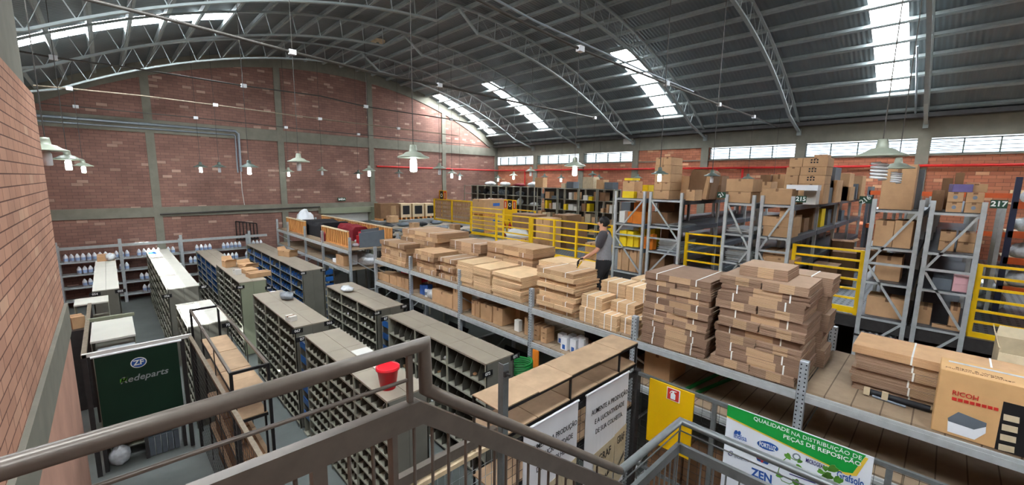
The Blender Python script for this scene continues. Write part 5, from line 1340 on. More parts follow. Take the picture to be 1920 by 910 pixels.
cushion(t, XM+0.35, XM+1.5, 16.5, 18.9, ZS+0.001, ZS+0.55, 'black_fabric', 1); cushion(t, XM+0.3, XM+0.9, 15.95, 16.45, ZS+0.001, ZS+0.3, 'black_fabric', 2)
t = thing('seat_stack', 'stack of dark red upholstered seats between the slat panels', 'seat stack', (XM+0.95, 15.2, ZS))
cushion(t, XM+0.95, XM+1.55, 15.0, 16.4, ZS+0.001, ZS+0.52, 'red_fabric', 3); cushion(t, XM+0.5, XM+1.5, 14.95, 15.9, ZS+0.001, ZS+0.5, 'red_fabric', 4) if False else None
cushion(t, XM+0.12, XM+0.5, 15.55, 15.9, ZS+0.001, ZS+0.34, 'red_fabric', 5)
bag('white film bag behind the top of the gable end slat panel', (XM+0.95, 20.1, ZS), (0.35, 0.45, 0.42), 70, 'white_plastic')
for k, (x, y, wd) in enumerate(((XM+0.5, 13.75, 'nearest the aisle'), (XM+0.95, 14.6, 'behind the one nearest the aisle'))):
    t = thing('seat_shell', 'grey seat board with red side parts, '+wd, 'seat', (x, y, ZS))
    MB().prism([(x, y-0.35, ZS), (x+0.85, y-0.42, ZS), (x+0.85, y-0.42, ZS+0.55), (x, y-0.35, ZS+0.48)], (0, 0.05, 0)).build('board', 'grey_board', t)
    MB().box((x+0.1, y-0.28, ZS), (x+0.55, y+0.15, ZS+0.36)).build('red_side', 'red_plastic', t)
    MB().lathe((x+0.02, y+0.02, ZS+0.02), [(0.0, 0), (0.12, 0), (0.12, 0.06), (0.05, 0.09), (0.0, 0.09)], 12).build('wheel', 'clear_film', t)
# its lower board
z = ZS2
for k, (a, b, tp_, mt, lb, X_) in enumerate(((606, 623, 484, 'grey_board', 'dark grey case', 0.3), (624, 632, 486, 'white_plastic', 'small white carton', 0.15), (630, 644, 479, 'card', 'upright brown carton', 0.1), (644, 654, 478, 'white_plastic', 'tall white film roll', 0.3))):
    fbox('%s on the lower board at the aisle end of the crate rack' % lb, XM+X_, a, b, tp_, z, 0.3, mt, tape=False)
for k in range(4): bag('crumpled clear film bundle on the lower board of the crate rack, %s from the aisle' % ORD[k].replace('lowest', 'first'), (XM+0.8+0.1*(k % 2), 13.5+0.7*k, z), (0.3, 0.3, 0.2), 75+k, 'clear_film')
# ================================================================== mezzanine floor beyond the gap
ZM = H-2.3
XM2 = 9.45
mez = struct('floor_mezzanine', MB().box((XM2, YB, ZM-0.15), (XE, YG, ZM)), 'grating')
struct('trim_mezzanine_edge', MB().box((XM2-0.06, YB, ZM-0.2), (XM2, YG, ZM+0.005)), 'dark_steel')
for y in (-4, 1.5, 7, 12.5, 18):
    struct('trim_mezzanine_post', MB().box((XM2+0.05, y-0.06, 0), (XM2+0.17, y+0.06, ZM-0.15)), 'dark_steel')

# tall end frames 213..217
XR = 9.36
LV = [H-2.84, H-2.25, H-1.62, H-1.02, H-0.385]
FR = [(5.95, 5.1, 213, XM2+0.1+8.5), (5.0, 4.18, 213, 18.0), (3.28, 2.70, 214, 18.0), (2.61, 2.03, 215, 18.2), (0.91, 0.27, 216, 17.5), (0.205, -0.40, 217, 17.5)]
NAMES = ['first tall grey rack along the mezzanine edge, nearest the worker', 'second tall grey rack along the mezzanine edge, carrying the tall carton tower', 'third tall grey rack along the mezzanine edge, holding thin metal sheets', 'fourth tall grey rack along the mezzanine edge, numbered 215', 'fifth tall grey rack along the mezzanine edge, numbered 216', 'sixth tall grey rack along the mezzanine edge, numbered 217']
tall = []
for (ya, yb_, num, xend), nm in zip(FR, NAMES):
    t = thing('tall_rack', nm, 'pallet rack', (XR+1, (ya+yb_)/2, 0), 'tall racks along the mezzanine edge'); tall.append(t)
    nb = 4; xs = [XR+(xend-XR)*i/nb for i in range(nb+1)]
    zt = H-0.215
    for i, x in enumerate(xs):
        for y in (ya-0.03, yb_+0.03):
            o = MB().box((x, y-0.03, 0 if i == 0 else ZM), (x+0.06, y+0.03, zt)); o.build('post', 'rack_grey', t)
        if i == 0:
            for z in LV: MB().box((x+0.01, yb_+0.06, z-0.05), (x+0.04, ya-0.06, z-0.005)).build('cross_brace', 'rack_grey', t)
            zz = [H-1.28, H-0.45]
            odd = FR.index((ya, yb_, num, xend))
            for (z0, z1, fl) in ((H-1.30, H-0.42, 0), (H-2.2, H-1.36, 1), (H-2.9, H-2.3, 0)):
                a, b = (ya-0.06, yb_+0.06)
                up = (fl == 0)
                if odd in (1, 2): up = not up
                p, q = ((a, z0), (b, z1)) if up else ((a, z1), (b, z0))
                MB().bar((x+0.025, p[0], p[1]), (x+0.025, q[0], q[1]), 0.035, 0.03, up=(1, 0, 0)).build('diagonal_brace', 'rack_grey', t)
            MB().box((x+0.01, yb_+0.06, H-1.33), (x+0.04, ya-0.06, H-1.29)).build('cross_brace', 'rack_grey', t)
    for z in LV[1:] if ya < 5.5 else LV[1:]:
        for x0, x1 in zip(xs[:-1], xs[1:]):
            for y, s in ((ya-0.01, 1), (yb_+0.01, -1)): MB().box((x0+0.06, y-0.02, z-0.1), (x1, y+0.02, z-0.002)).build('beam', 'rack_blue_grey', t)
            MB().box((x0+0.01, yb_+0.03, z-0.012), (x1, ya-0.03, z)).build('deck', 'rack_blue_grey', t)
def num_sign(rk, s, y, z, dx=0.0, xdir=(0, -1, 0)):
    t = tall[rk]; x = XR-0.012
    o = MB().box((x-0.004, y-0.085, z-0.06), (x, y+0.085, z+0.06)).build('number_plate', 'sign_green', t)
    o['label'] = 'dark green number plate'
    text(s, 0.105, (x-0.006, y, z), xdir, 'ink_white', o, bold=0.003)
num_sign(3, '215', 1.93, H-0.26); num_sign(5, '217', -0.5, H-0.235); num_sign(4, '216', 1.0, H-0.235, xdir=(0, -1, 0.9)); num_sign(2, '21', 3.35, H-0.23, xdir=(0, -1, 0.7))

# black hand bar in front of the racks
tube_thing('black_bar', 'long thin black bar running in front of the tall racks 216 and 217', 'bar', [at(1600, 626, X=XR-0.017), at(1880, 692, X=XR-0.017)], 0.018, 'black_steel')

# yellow gates and guard rails
def gate(label, y1, y0, X, zt, zb, nbars=5, kick=True, posts=None, group='yellow guard rails on the mezzanine edge'):
    t = thing('guard_rail', label, 'guard rail', (X, (y0+y1)/2, zb), group)
    for y in (posts or (y1, y0)): MB().box((X-0.03, y-0.03, zb), (X+0.03, y+0.03, zt)).build('post', 'yellow_paint', t)
    lo = zb+(0.14 if kick else 0.0)
    for k in range(nbars):
        z = zt-0.02-(zt-lo)*k/nbars; MB().box((X-0.018, y0, z-0.018), (X+0.018, y1, z+0.018)).build('bar', 'yellow_paint', t)
    if kick: MB().box((X-0.02, y0, zb+0.02), (X+0.02, y1, zb+0.13)).build('kick_plate', 'yellow_paint', t)
    return t
Xg = 9.52
zt = H-1.125
gate('yellow guard rail between the tall racks carrying the carton tower and the metal sheets', 4.12, 3.33, Xg+0.08, zt, ZM)
gate('yellow guard rail between the tall racks numbered 215 and 216', 1.98, 0.95, Xg, zt, ZM, 6)
gate('yellow guard rail beyond the tall rack numbered 217', -0.44, -1.6, Xg, zt-0.03, ZM-0.05, 6)
ya = at(1000, 407, X=Xg+0.1).y
gate('long yellow guard rail behind the worker', at(1000, 407, X=Xg+0.1).y, 6.1, Xg+0.1, zt, ZM, 5, True, [at(px, 415, X=Xg+0.1).y for px in (998, 1040, 1082, 1149)])
gate('yellow guard rail with seven bars beside the white sacks', at(931, 402, X=Xg+0.15).y, at(994, 406, X=Xg+0.15).y, Xg+0.15, zt, ZM, 6, False)
y1, y0 = at(883, 390, X=11.2).y, at(944, 392, X=11.2).y
gate('yellow guard rail in front of the pallets of tall cartons', y1, y0, 11.2, at(900, 389, X=11.2).z, ZM, 6)
gate('yellow rail behind the extinguishers', at(968, 393, X=12.2).y, at(1003, 397, X=12.2).y, 12.2, at(985, 394, X=12.2).z, ZM, 5, False)
# mesh guard panels
X = 13.4
y1, y0 = at(814, 373, X=X).y, at(884, 377, X=X).y
zt_, zb = at(850, 375, X=X).z, at(850, 417, X=X).z
t = thing('mesh_guard', 'yellow framed mesh guard in front of stacked timber lattice', 'guard rail', (X, (y0+y1)/2, zb))
for y in (y1, (y0+y1)/2, y0): MB().box((X-0.03, y-0.04, zb), (X+0.03, y+0.04, zt_)).build('post', 'yellow_paint', t)
MB().box((X-0.025, y0, zb), (X+0.025, y1, zb+0.1)).build('kick_plate', 'yellow_paint', t); MB().box((X-0.02, y0, zt_-0.05), (X+0.02, y1, zt_)).build('top_rail', 'yellow_paint', t)
m = MB(); n = 30
for i in range(n): y = y0+(y1-y0)*(i+0.5)/n; m.box((X+0.05, y-0.03, zb+0.1), (X+0.06, y+0.03, zt_-0.04))
for k in range(5): z = zb+0.2+(zt_-zb-0.3)*k/4; m.box((X+0.04, y0, z-0.05), (X+0.05, y1, z+0.05))
m.build('lattice', 'ply_dark', t)
MB().box((X-0.03, (y0+y1)/2-0.06, 0), (X+0.03, (y0+y1)/2+0.06, zb)).build('support', 'dark_steel', t)
# extinguisher boards
def ext_board(label, X, pl, pr, pt, pb):
    y1, y0 = at(pl, pt, X=X).y, at(pr, pt, X=X).y; z1, z0 = at(pl, pt, X=X).z, max(ZM, at(pl, pb, X=X).z)
    t = thing('sign_board', label, 'sign board', (X, (y0+y1)/2, ZM)); c = (y0+y1)/2; W = y1-y0
    MB().box((X, y0, z0), (X+0.02, y1, z1)).build('board', 'yellow_board', t)
    if z0 > ZM: MB().box((X+0.005, c-0.04, ZM), (X+0.045, c+0.04, z0+0.05)).build('post', 'yellow_paint', t)
    zc = z1-0.2*min(1.4, (z1-z0)); 
    MB().box((X-0.006, c-W*0.17, z1-W*0.55), (X, c+W*0.17, z1-0.03)).build('black_sign', 'ink_black', t)
    for s in (-1, 1): MB().box((X-0.006, c+s*W*0.36-W*0.12, z1-W*0.5), (X, c+s*W*0.36+W*0.12, z1-0.05)).build('red_sign', 'ink_red', t); MB().box((X-0.009, c+s*W*0.36-W*0.045, z1-W*0.45), (X-0.006, c+s*W*0.36+W*0.045, z1-W*0.14)).build('symbol', 'sack_tan', t)
    text('O', W*0.3, (X-0.009, c, z1-W*0.3), NY, 'ink_white', t, bold=0.006)
    return t, c, z0, z1
t, c, z0, z1 = ext_board('yellow board with one black and two red signs and two extinguishers', 11.9, 945, 968, 374, 432)
for s in (-1, 1):
    e = thing('fire_extinguisher', 'red fire extinguisher under the yellow sign board, %s the guard rail corner' % ('nearer' if s > 0 else 'farther from'), 'extinguisher', (11.75, c+0.17*s, ZM))
    MB().lathe((11.75, c+0.17*s, ZM+0.02), [(0.0, 0.0), (0.075, 0.0), (0.08, 0.45), (0.03, 0.55), (0.025, 0.6), (0.0, 0.6)], 12).build('cylinder', 'pipe_red', e)
    MB().lathe((11.75, c+0.17*s, ZM+0.02), [(0.081, 0.14), (0.0825, 0.36)], 12).build('label_band', 'white_plastic', e)
    MB().tube([(11.75, c+0.17*s, ZM+0.6), (11.68, c+0.17*s, ZM+0.75), (11.66, c+0.17*s-0.1, ZM+0.7), (11.68, c+0.17*s-0.12, ZM+0.35)], 0.015, 6).build('hose', 'black_steel', e)
ext_board('small yellow board with a black sign on a post behind the mesh guard', 15.2, 819, 837, 357, 375)

# pallets of tall cartons behind the guard rail
Xp = 11.75
yA, yB = at(886, 400, X=Xp).y, at(908, 400, X=Xp).y
def pallet(label, x0, x1, y0, y1, z, group='wooden pallets under the tall cartons'):
    t = thing('pallet', label, 'pallet', ((x0+x1)/2, (y0+y1)/2, z), group)
    for k in range(3): y = y0+(y1-y0-0.1)*k/2; MB().box((x0, y, z), (x1, y+0.1, z+0.1)).build('runner', 'wood', t)
    for k in range(6): x = x0+(x1-x0-0.1)*k/5; MB().box((x, y0, z+0.1), (x+0.1, y1, z+0.12)).build('deck_slat', 'wood', t)
    return t
zt_ = at(897, 374, X=Xp).z; hh = (zt_-ZM)/2
xb = Xp+1.35
for k in range(2):
    z = ZM+hh*k
    pallet('wooden pallet under the %s tall carton behind the guard rail' % ('lower', 'upper')[k], Xp, xb, yB, yA, z+0.001)
    o = carton('tall pale carton on the %s pallet behind the guard rail' % ('lower', 'upper')[k], ((Xp+xb)/2, (yA+yB)/2, z+0.122), (xb-Xp, yA-yB, hh-0.125), 0, 'card'); 
    MB().box((Xp+0.5, yB-0.003, z+hh*0.6), (Xp+0.9, yB, z+hh*0.78)).build('blue_label', 'label_blue', o)
# white sacks and cartons behind the guard rails
p = at(957, 455, X=9.95); bag('white woven sack lying on another behind the guard rail', (10.3, p.y, ZM+0.24), (0.35, 0.45, 0.2), 81, 'white_plastic')
bag('white woven sack on the mezzanine floor behind the guard rail', (10.35, p.y-0.05, ZM), (0.4, 0.5, 0.16), 82, 'white_plastic')
def mbox(label, X, pl, pr, pt, pb, depth, mat='card', group=None, tape=True):
    y1, y0 = at(pl, pb, X=X).y, at(pr, pb, X=X).y; zt = at(pl, pt, X=X).z
    return carton(label, (X+depth/2, (y0+y1)/2, ZM), (depth, y1-y0, max(0.1, zt-ZM)), 0, mat, 'carton', group, 'carton', tape)
mbox('tall narrow carton stack behind the long guard rail, nearest the thick yellow post', 10.6, 1004, 1030, 408, 455, 0.6)
mbox('tall brown carton behind the long guard rail, in the middle', 11.3, 1036, 1062, 402, 452, 0.8, 'card_dark')
mbox('brown carton behind the long guard rail, next to the middle one', 11.8, 1066, 1082, 418, 452, 0.6, 'card_dark')
mbox('low brown carton behind the worker with a white label', 10.3, 1096, 1118, 455, 490, 0.5, 'card')
mbox('brown carton with an open lid behind the second guard rail', 10.8, 960, 1000, 400, 445, 0.7, 'card_dark')
mbox('low carton on the floor by the thick yellow post', 10.0, 976, 995, 447, 462, 0.4, 'card')

# far grey shelving across the mezzanine
def open_shelf(label, X, y0, y1, zt, n, d=0.55, mat='shelf_face'):
    t = thing('steel_shelf', label, 'shelf', (X+d/2, (y0+y1)/2, ZM), 'far grey steel shelves')
    for x in (X, X+d-0.04):
        for y in (y0+0.02, y1-0.02): MB().box((x, y-0.02, ZM), (x+0.04, y+0.02, zt)).build('post', mat, t)
    for k in range(n):
        z = ZM+0.12+(zt-ZM-0.14)*k/(n-1); MB().box((X, y0+0.02, z-0.02), (X+d, y1-0.02, z)).build('shelf', mat, t)
    MB().box((X+d-0.005, y0+0.02, ZM+0.1), (X+d, y1-0.02, zt)).build('back_sheet', 'dark_steel', t)
    return t
Xs = 14.6
ys_ = [at(px, 400, X=Xs).y for px in (1150, 1118, 1083, 1044, 1005)]
FS = 'far shelf goods'
g = random.Random(5)
zt_ = at(1100, 354, X=Xs).z
for k in range(4):
    open_shelf('far grey steel shelf crowded with cartons, %s from the tall racks' % ('first', 'second', 'third', 'fourth')[k], Xs, ys_[k]+0.02, ys_[k+1]-0.02, zt_, 5)
    for r in range(4):
        z = ZM+0.12+(zt_-ZM-0.14)*r/4
        y = ys_[k]+0.08
        while y < ys_[k+1]-0.3:
            w_ = g.uniform(0.12, 0.32); h = g.uniform(0.13, 0.38)
            if y+w_ > ys_[k+1]-0.06: break
            if g.random() < 0.9:
                carton('small carton or packet on the %s board of the far shelf %s from the tall racks' % (ORD[r], ('first', 'second', 'third', 'fourth')[k]), (Xs+0.2, y+w_/2, z+0.001), (0.32, w_*0.92, h), 0, g.choice(['card', 'card_dark', 'white_paint', 'card', 'grey_board', 'card_dark', 'sack_tan', 'white_paint', 'yellow_card']), 'carton', 'cartons on the %s board of the far shelf %s from the tall racks' % (ORD[r], ('first', 'second', 'third', 'fourth')[k]), tape=False)
            y += w_+g.uniform(0.01, 0.12)
for k, (a, b, tp_, m_, lb) in enumerate(((1052, 1060, 344, 'sack_tan', 'tan carton'), (1062, 1075, 341, 'grey_board', 'grey carton'), (1092, 1112, 332, 'sack_tan', 'pale yellowish carton pile'), (1118, 1131, 337, 'card', 'brown carton with two marks'), (1133, 1149, 342, 'grey_board', 'grey wrapped carton'))):
    fbox('%s on top of the far shelves, %s from the tall brown board' % (lb, ('first', 'second', 'third', 'fourth', 'fifth')[k]), Xs, a, b, tp_, zt_+0.001, 0.4, m_, tape=False, ym=350)
fbox('tall brown board like carton on top of the far shelves', Xs, 1003, 1018, 333, zt_+0.001, 0.3, 'card', tape=False, ym=345)
Xs2 = 15.6
ys2 = [at(px, 390, X=Xs2).y for px in (1002, 975, 948, 920, 895, 870)]
zt2 = at(930, 348.5, X=Xs2).z
for k in range(5):
    open_shelf('far open steel rack topped with film wrapped parts, %s from the gable corner' % ('fifth', 'fourth', 'third', 'second', 'first')[k], Xs2, ys2[k]+0.02, ys2[k+1]-0.02, zt2, 5, 0.6)
    for r in range(4):
        z = ZM+0.12+(zt2-ZM-0.14)*r/4; y = ys2[k]+0.3
        while y < ys2[k+1]-0.4:
            if g.random() < 0.85:
                bag('dark or film wrapped part on the open steel rack %s from the gable corner' % ('fifth', 'fourth', 'third', 'second', 'first')[k], (Xs2+0.28, y, z), (0.2, g.uniform(0.12, 0.25), g.uniform(0.08, 0.17)), g.randint(0, 999), g.choice(['rubber', 'grey_board', 'clear_film', 'rubber']), 'part', 'wrapped_part', 'wrapped parts on the open rack %s from the gable corner' % ('fifth', 'fourth', 'third', 'second', 'first')[k])
            y += g.uniform(0.35, 0.7)
    y = ys2[k]+0.35
    while y < ys2[k+1]-0.25:
        if k != 4: bag('film wrapped part lying on top of the open steel rack %s from the gable corner' % ('fifth', 'fourth', 'third', 'second', 'first')[k], (Xs2+0.28, y, zt2), (0.26, 0.36, g.uniform(0.07, 0.12)), g.randint(0, 999), 'clear_film' if g.random() < 0.8 else 'red_fabric', 'part', 'wrapped_part', 'film wrapped parts on top of the open rack %s from the gable corner' % ('fifth', 'fourth', 'third', 'second', 'first')[k])
        y += 0.7

# long low tables of parts before the mesh guard
for k, (Y, X0_, X1_, z) in enumerate(((12.3, 7.4, 11.0, H-2.28), (14.2, 7.4, 12.6, H-2.28), (16.2, 7.5, 13.0, H-2.28), (18.3, 7.6, 13.1, H-2.28))):
    t = thing('parts_table', 'long low parts table on the mezzanine, %s from the cardboard piles' % ('first', 'second', 'third', 'fourth')[k], 'table', ((X0_+X1_)/2, Y, 0), 'long low parts tables')
    MB().box((X0_, Y-0.5, z-0.04), (X1_, Y+0.5, z)).build('top', 'shelf_paint', t); MB().box((X0_+0.03, Y-0.47, z-0.6), (X1_-0.03, Y+0.47, z-0.57)).build('shelf', 'shelf_face', t)
    for i in range(6):
        for yy in (Y-0.46, Y+0.46): x = X0_+0.05+(X1_-X0_-0.1)*i/5; MB().box((x-0.025, yy-0.025, 0), (x+0.025, yy+0.025, z-0.04)).build('leg', 'shelf_face', t)
    for i in range(5 if k else 2):
        x = X0_+0.5+0.9*i+0.15*k
        bag('dark metal part lying on the %s long low table' % ('first', 'second', 'third', 'fourth')[k], (x, Y+0.1*(i % 3-1), z), (0.3, 0.25, 0.1), 200+10*k+i, ('rubber', 'grey_board')[(i+k) % 2], 'part', 'metal_part', 'dark parts on the %s low table' % ('first', 'second', 'third', 'fourth')[k])
def tbox(label, px, py, z, size, mat='card'):
    p = at(px, py, Z=z); return carton(label, p, size, 0.1, mat)
tbox('small brown carton on the low tables, nearest the timber slats', 777, 428, H-2.28, (0.35, 0.35, 0.26))
tbox('pale brown carton with an open flap on the low tables, nearest the yellow guard rail', 853, 433, H-2.28, (0.35, 0.35, 0.3))
tbox('brown carton on the farthest low table before the dark fronted cases', 736, 417, H-2.28, (0.5, 0.4, 0.35))
# dark fronted wooden cases before the gable wall
Yc = 21.2
t = thing('case_shelf', 'dark shelf under the row of pale fronted wooden cases by the gable wall', 'shelf', (12, Yc+0.4, 0))
zc = at(760, 412, Y=Yc).z
xa, xb = at(712, 400, Y=Yc).x, at(818, 400, Y=Yc).x
MB().box((xa-0.1, Yc-0.05, zc-0.08), (xb+0.3, Yc+0.9, zc)).build('top', 'rack_grey', t)
for i in range(4): x = xa+(xb-xa)*i/3; MB().box((x-0.05, Yc, 0), (x+0.05, Yc+0.85, zc-0.08)).build('leg', 'dark_steel', t)
for k, (a, b) in enumerate(((714, 748), (752, 771), (774, 795), (798, 817))):
    x0, x1 = at(a, 400, Y=Yc).x, at(b, 400, Y=Yc).x; z1 = at((a+b)/2, 382, Y=Yc).z
    t = thing('wooden_case', 'wooden case with a dark square opening by the gable wall, %s from the steel pier' % ('first', 'second', 'third', 'fourth')[k], 'case', ((x0+x1)/2, Yc+0.35, zc))
    MB().box((x0, Yc, zc+0.12), (x1, Yc+0.75, z1)).build('body', 'card_dark' if k == 0 else 'wood_pale', t)
    w_ = x1-x0
    MB().box((x0+w_*(0.18 if k else 0.55), Yc-0.006, zc+0.12+(z1-zc-0.12)*0.22), (x1-w_*0.16, Yc, z1-(z1-zc-0.12)*0.15)).build('dark_opening', 'ink_black' if k else 'ply_dark', t)  # flat black plates paint the shade inside the open fronts
    for u in (0.0, 0.45, 0.86): MB().box((x0+w_*u, Yc, zc+0.001), (x0+w_*u+w_*0.14, Yc+0.75, zc+0.12)).build('skid', 'wood', t)
o = MB().box((at(634, 370, Y=YG-0.08).x, YG-0.09, at(640, 377, Y=YG-0.08).z), (at(648, 370, Y=YG-0.08).x, YG, at(640, 371, Y=YG-0.08).z)); t = tag(o.build('exit_sign', 'sign_green', None, (7.7, YG-0.09, H-0.9)), 'small dark exit sign on the brick gable wall above the steel door', 'sign')
q = at(641, 374, Y=YG-0.092); text('SAÍDA', 0.13, q-Vector((0, 0.002, 0)), (1, 0, 0), 'ink_white', t, bold=0.004)

# ------------------------------------------------------------------ goods in the tall racks
def rbox(lb, X, a, b, tp_, lvl, depth, mat='card', **k): return fbox(lb, X, a, b, tp_, LV[lvl]+0.001, depth, mat, ym=LVY[lvl], **k)
LVY = {4: 378, 3: 430, 2: 485, 1: 540, 0: 600}
Xa = XR+0.1
R1 = 'on top of the first tall rack'
rbox('yellow printed box under a taller carton %s' % R1, Xa, 1166, 1188, 359, 4, 0.4, 'yellow_card', tape=False)
o = rbox('brown carton on the yellow box %s' % R1, Xa, 1166, 1188, 339, 4, 0.4); 
b_ = o.children[0]; 
o.location.z = at(1177, 359, X=Xa).z+0.002; s_ = (at(1177, 339, X=Xa).z-at(1177, 358, X=Xa).z)/max(0.01, at(1177, 339, X=Xa).z-LV[4]); o.scale = (1, 1, s_)
o = carton('yellow topmost box %s' % R1, (Xa+0.2, at(1177, 350, X=Xa).y, at(1177, 338.5, X=Xa).z), (0.36, 0.24, 0.06), 0, 'yellow_card', tape=False)
rbox('low brown carton beside the yellow boxes %s' % R1, Xa+0.1, 1193, 1209, 359, 4, 0.4)
rbox('small yellow tub carton behind the low brown one %s' % R1, Xa+0.6, 1203, 1214, 347, 4, 0.3, 'yellow_card', tape=False)
# carton tower on the second rack
zt0 = LV[4]+0.001
tiers = [(1226, 1256, 357, 341), (1227, 1257, 342, 341), (1227, 1257, 326, 341), (1226, 1257, 310, 341), (1227, 1256, 295, 341)]
zprev = zt0
for k, (a, b, tp_, _) in enumerate(tiers):
    zt_ = at(1241, tp_, X=Xa).z; y1, y0 = at(a, 340, X=Xa).y, at(b, 340, X=Xa).y
    halves = 2 if k in (1, 4) else 1
    for q in range(halves):
        w_ = (y1-y0)/halves; yc = y0+w_*(q+0.5)
        lab = 'brown carton in the tall tower on the second tall rack, %s tier' % ORD[k] + ('' if halves == 1 else (', guard rail half', ', worker half')[q])
        carton(lab, (Xa+0.3, yc, zprev+0.001), (0.6, w_-0.008, zt_-zprev-0.004), 0, 'card', group='cartons of the tall tower')
    zprev = zt_
R2 = 'on top of the second tall rack'
rbox('flat brown carton standing behind the tower %s' % R2, Xa+0.8, 1268, 1290, 330, 4, 0.15, tape=False)
rbox('low carton at the post %s' % R2, Xa, 1285, 1302, 356, 4, 0.4)
yq_ = at(1314, 350, X=Xa+0.9).y
t = thing('wrapped_carton', 'tall leaning brown carton wrapped in clear film %s' % R2, 'carton', (Xa+1.0, yq_, LV[4]))
MB().prism([(Xa+0.75, yq_+0.27, LV[4]+0.001), (Xa+0.75, yq_-0.25, LV[4]+0.001), (Xa+0.75, yq_-0.32, LV[4]+0.62), (Xa+0.75, yq_-0.24, LV[4]+0.70), (Xa+0.75, yq_+0.14, LV[4]+0.73), (Xa+0.75, yq_+0.2, LV[4]+0.66)], (0.5, 0, 0)).build('body', 'card_dark', t, bevel=0.02)
MB().prism([(Xa+0.748, yq_-0.1, LV[4]+0.02), (Xa+0.748, yq_-0.2, LV[4]+0.02), (Xa+0.748, yq_-0.27, LV[4]+0.6), (Xa+0.748, yq_-0.2, LV[4]+0.62)], (-0.002, 0, 0)).build('film_fold', 'card', t)
rbox('dark brown carton beyond the wrapped sack %s' % R2, Xa+1.3, 1322, 1350, 346, 4, 0.6, 'card_dark')
rbox('small dark carton on its neighbour %s' % R2, Xa+2.2, 1326, 1350, 330, 4, 0.5, 'card_dark')
rbox('yellow box far back %s' % R2, Xa+2.4, 1349, 1357, 348, 4, 0.3, 'yellow_card', tape=False)
# first rack lower levels
for k, (a, b, tp_, m_, lb, dx) in enumerate(((1160, 1170, 396, 'white_paint', 'white printed box', 0), (1172, 1185, 397, 'orange_card', 'flat orange box', 0.15), (1185, 1204, 397, 'orange_card', 'orange box with a white label', 0.05), (1186, 1203, 380, 'orange_card', 'open orange box', 0.5), (1162, 1180, 379, 'grey_board', 'dark grey bag like box', 0.8))):
    rbox('%s on the fourth board of the first tall rack' % lb, Xa+dx, a, b, tp_, 3, 0.3, m_, tape=False)
for k, (a, b, tp_, m_, lb, dx) in enumerate(((1159, 1172, 432, 'yellow_card', 'tall yellow box nearest the worker', 0), (1173, 1185, 434, 'yellow_card', 'tall yellow box second from the worker', 0.05), (1186, 1196, 441, 'yellow_card', 'low yellow box', 0.1), (1194, 1208, 427, 'yellow_card', 'yellow tub carton by the post', 0.4), (1200, 1210, 444, 'orange_card', 'small orange box by the post', 0.05), (1184, 1200, 428, 'white_paint', 'white paper parcel', 0.5))):
    rbox('%s on the third board of the first tall rack' % lb, Xa+dx, a, b, tp_, 2, 0.3, m_, tape=False)
for k, (a, b) in enumerate(((1155, 1162), (1163, 1176), (1177, 1190), (1191, 1204))):
    rbox('brown carton on the second board of the first tall rack, %s from the worker' % ('first', 'second', 'third', 'fourth')[k], Xa, a, b, 466, 1, 0.45, 'card')
# second rack lower levels
rbox('dark carton on the fourth board of the second tall rack', Xa+0.3, 1220, 1250, 398, 3, 0.6, 'card_dark'); rbox('brown carton far back on the fourth board of the second tall rack', Xa+1.5, 1232, 1262, 378, 3, 0.6, 'card_dark')
rbox('orange and white box on the third board of the second tall rack', Xa, 1214, 1222, 440, 2, 0.2, 'orange_card', tape=False); rbox('small yellow box on the third board of the second tall rack', Xa+0.4, 1216, 1225, 428, 2, 0.3, 'yellow_card', tape=False); rbox('brown carton by the brace on the third board of the second tall rack', Xa+0.6, 1236, 1251, 422, 2, 0.5, 'card_dark')
rbox('dark carton on the second board of the second tall rack', Xa+0.2, 1215, 1243, 470, 1, 0.5, 'card_dark')
def sheets(label, group, X, a, b, z0, n, dy, seed, h=0.014):
    g_ = random.Random(seed); y1, y0 = at(a, dy, X=X).y, at(b, dy, X=X).y
    for i in range(n):
        z = z0+0.002+(h+0.006)*i; j = g_.uniform(-0.05, 0.05)
        m = MB().box((X+j, y0+g_.uniform(-0.03, 0.02), z), (X+0.9+j, y1+g_.uniform(-0.02, 0.03), z+h))
        m.box((X+j-0.002, y0+0.02, z+h), (X+j+0.02, y1-0.02, z+h+0.005))
        tag(m.build('metal_sheet', 'sheet_metal', None, (X+0.4, (y0+y1)/2, z)), label, 'metal sheet', group)
sheets('thin pale metal sheet in the flat stack on the third board of the second tall rack', 'sheets on the second tall rack', Xa+0.1, 1234, 1272, LV[2], 13, 470, 1)
sheets('thin pale metal sheet on the fourth board of the second tall rack', 'upper sheets on the second tall rack', Xa+0.1, 1226, 1276, LV[3], 2, 415, 2)
sheets('thin pale metal sheet in the upper stack of the third tall rack', 'upper sheets on the third tall rack', Xa, 1366, 1418, LV[2]+0.0, 12, 430, 3)
sheets('thin pale metal sheet in the lower stack of the third tall rack', 'lower sheets on the third tall rack', Xa, 1366, 1414, LV[1], 9, 470, 4)
sheets('dark thin sheet on the fourth board of the third tall rack', 'sheets high on the third tall rack', Xa, 1366, 1416, LV[3], 5, 420, 5)
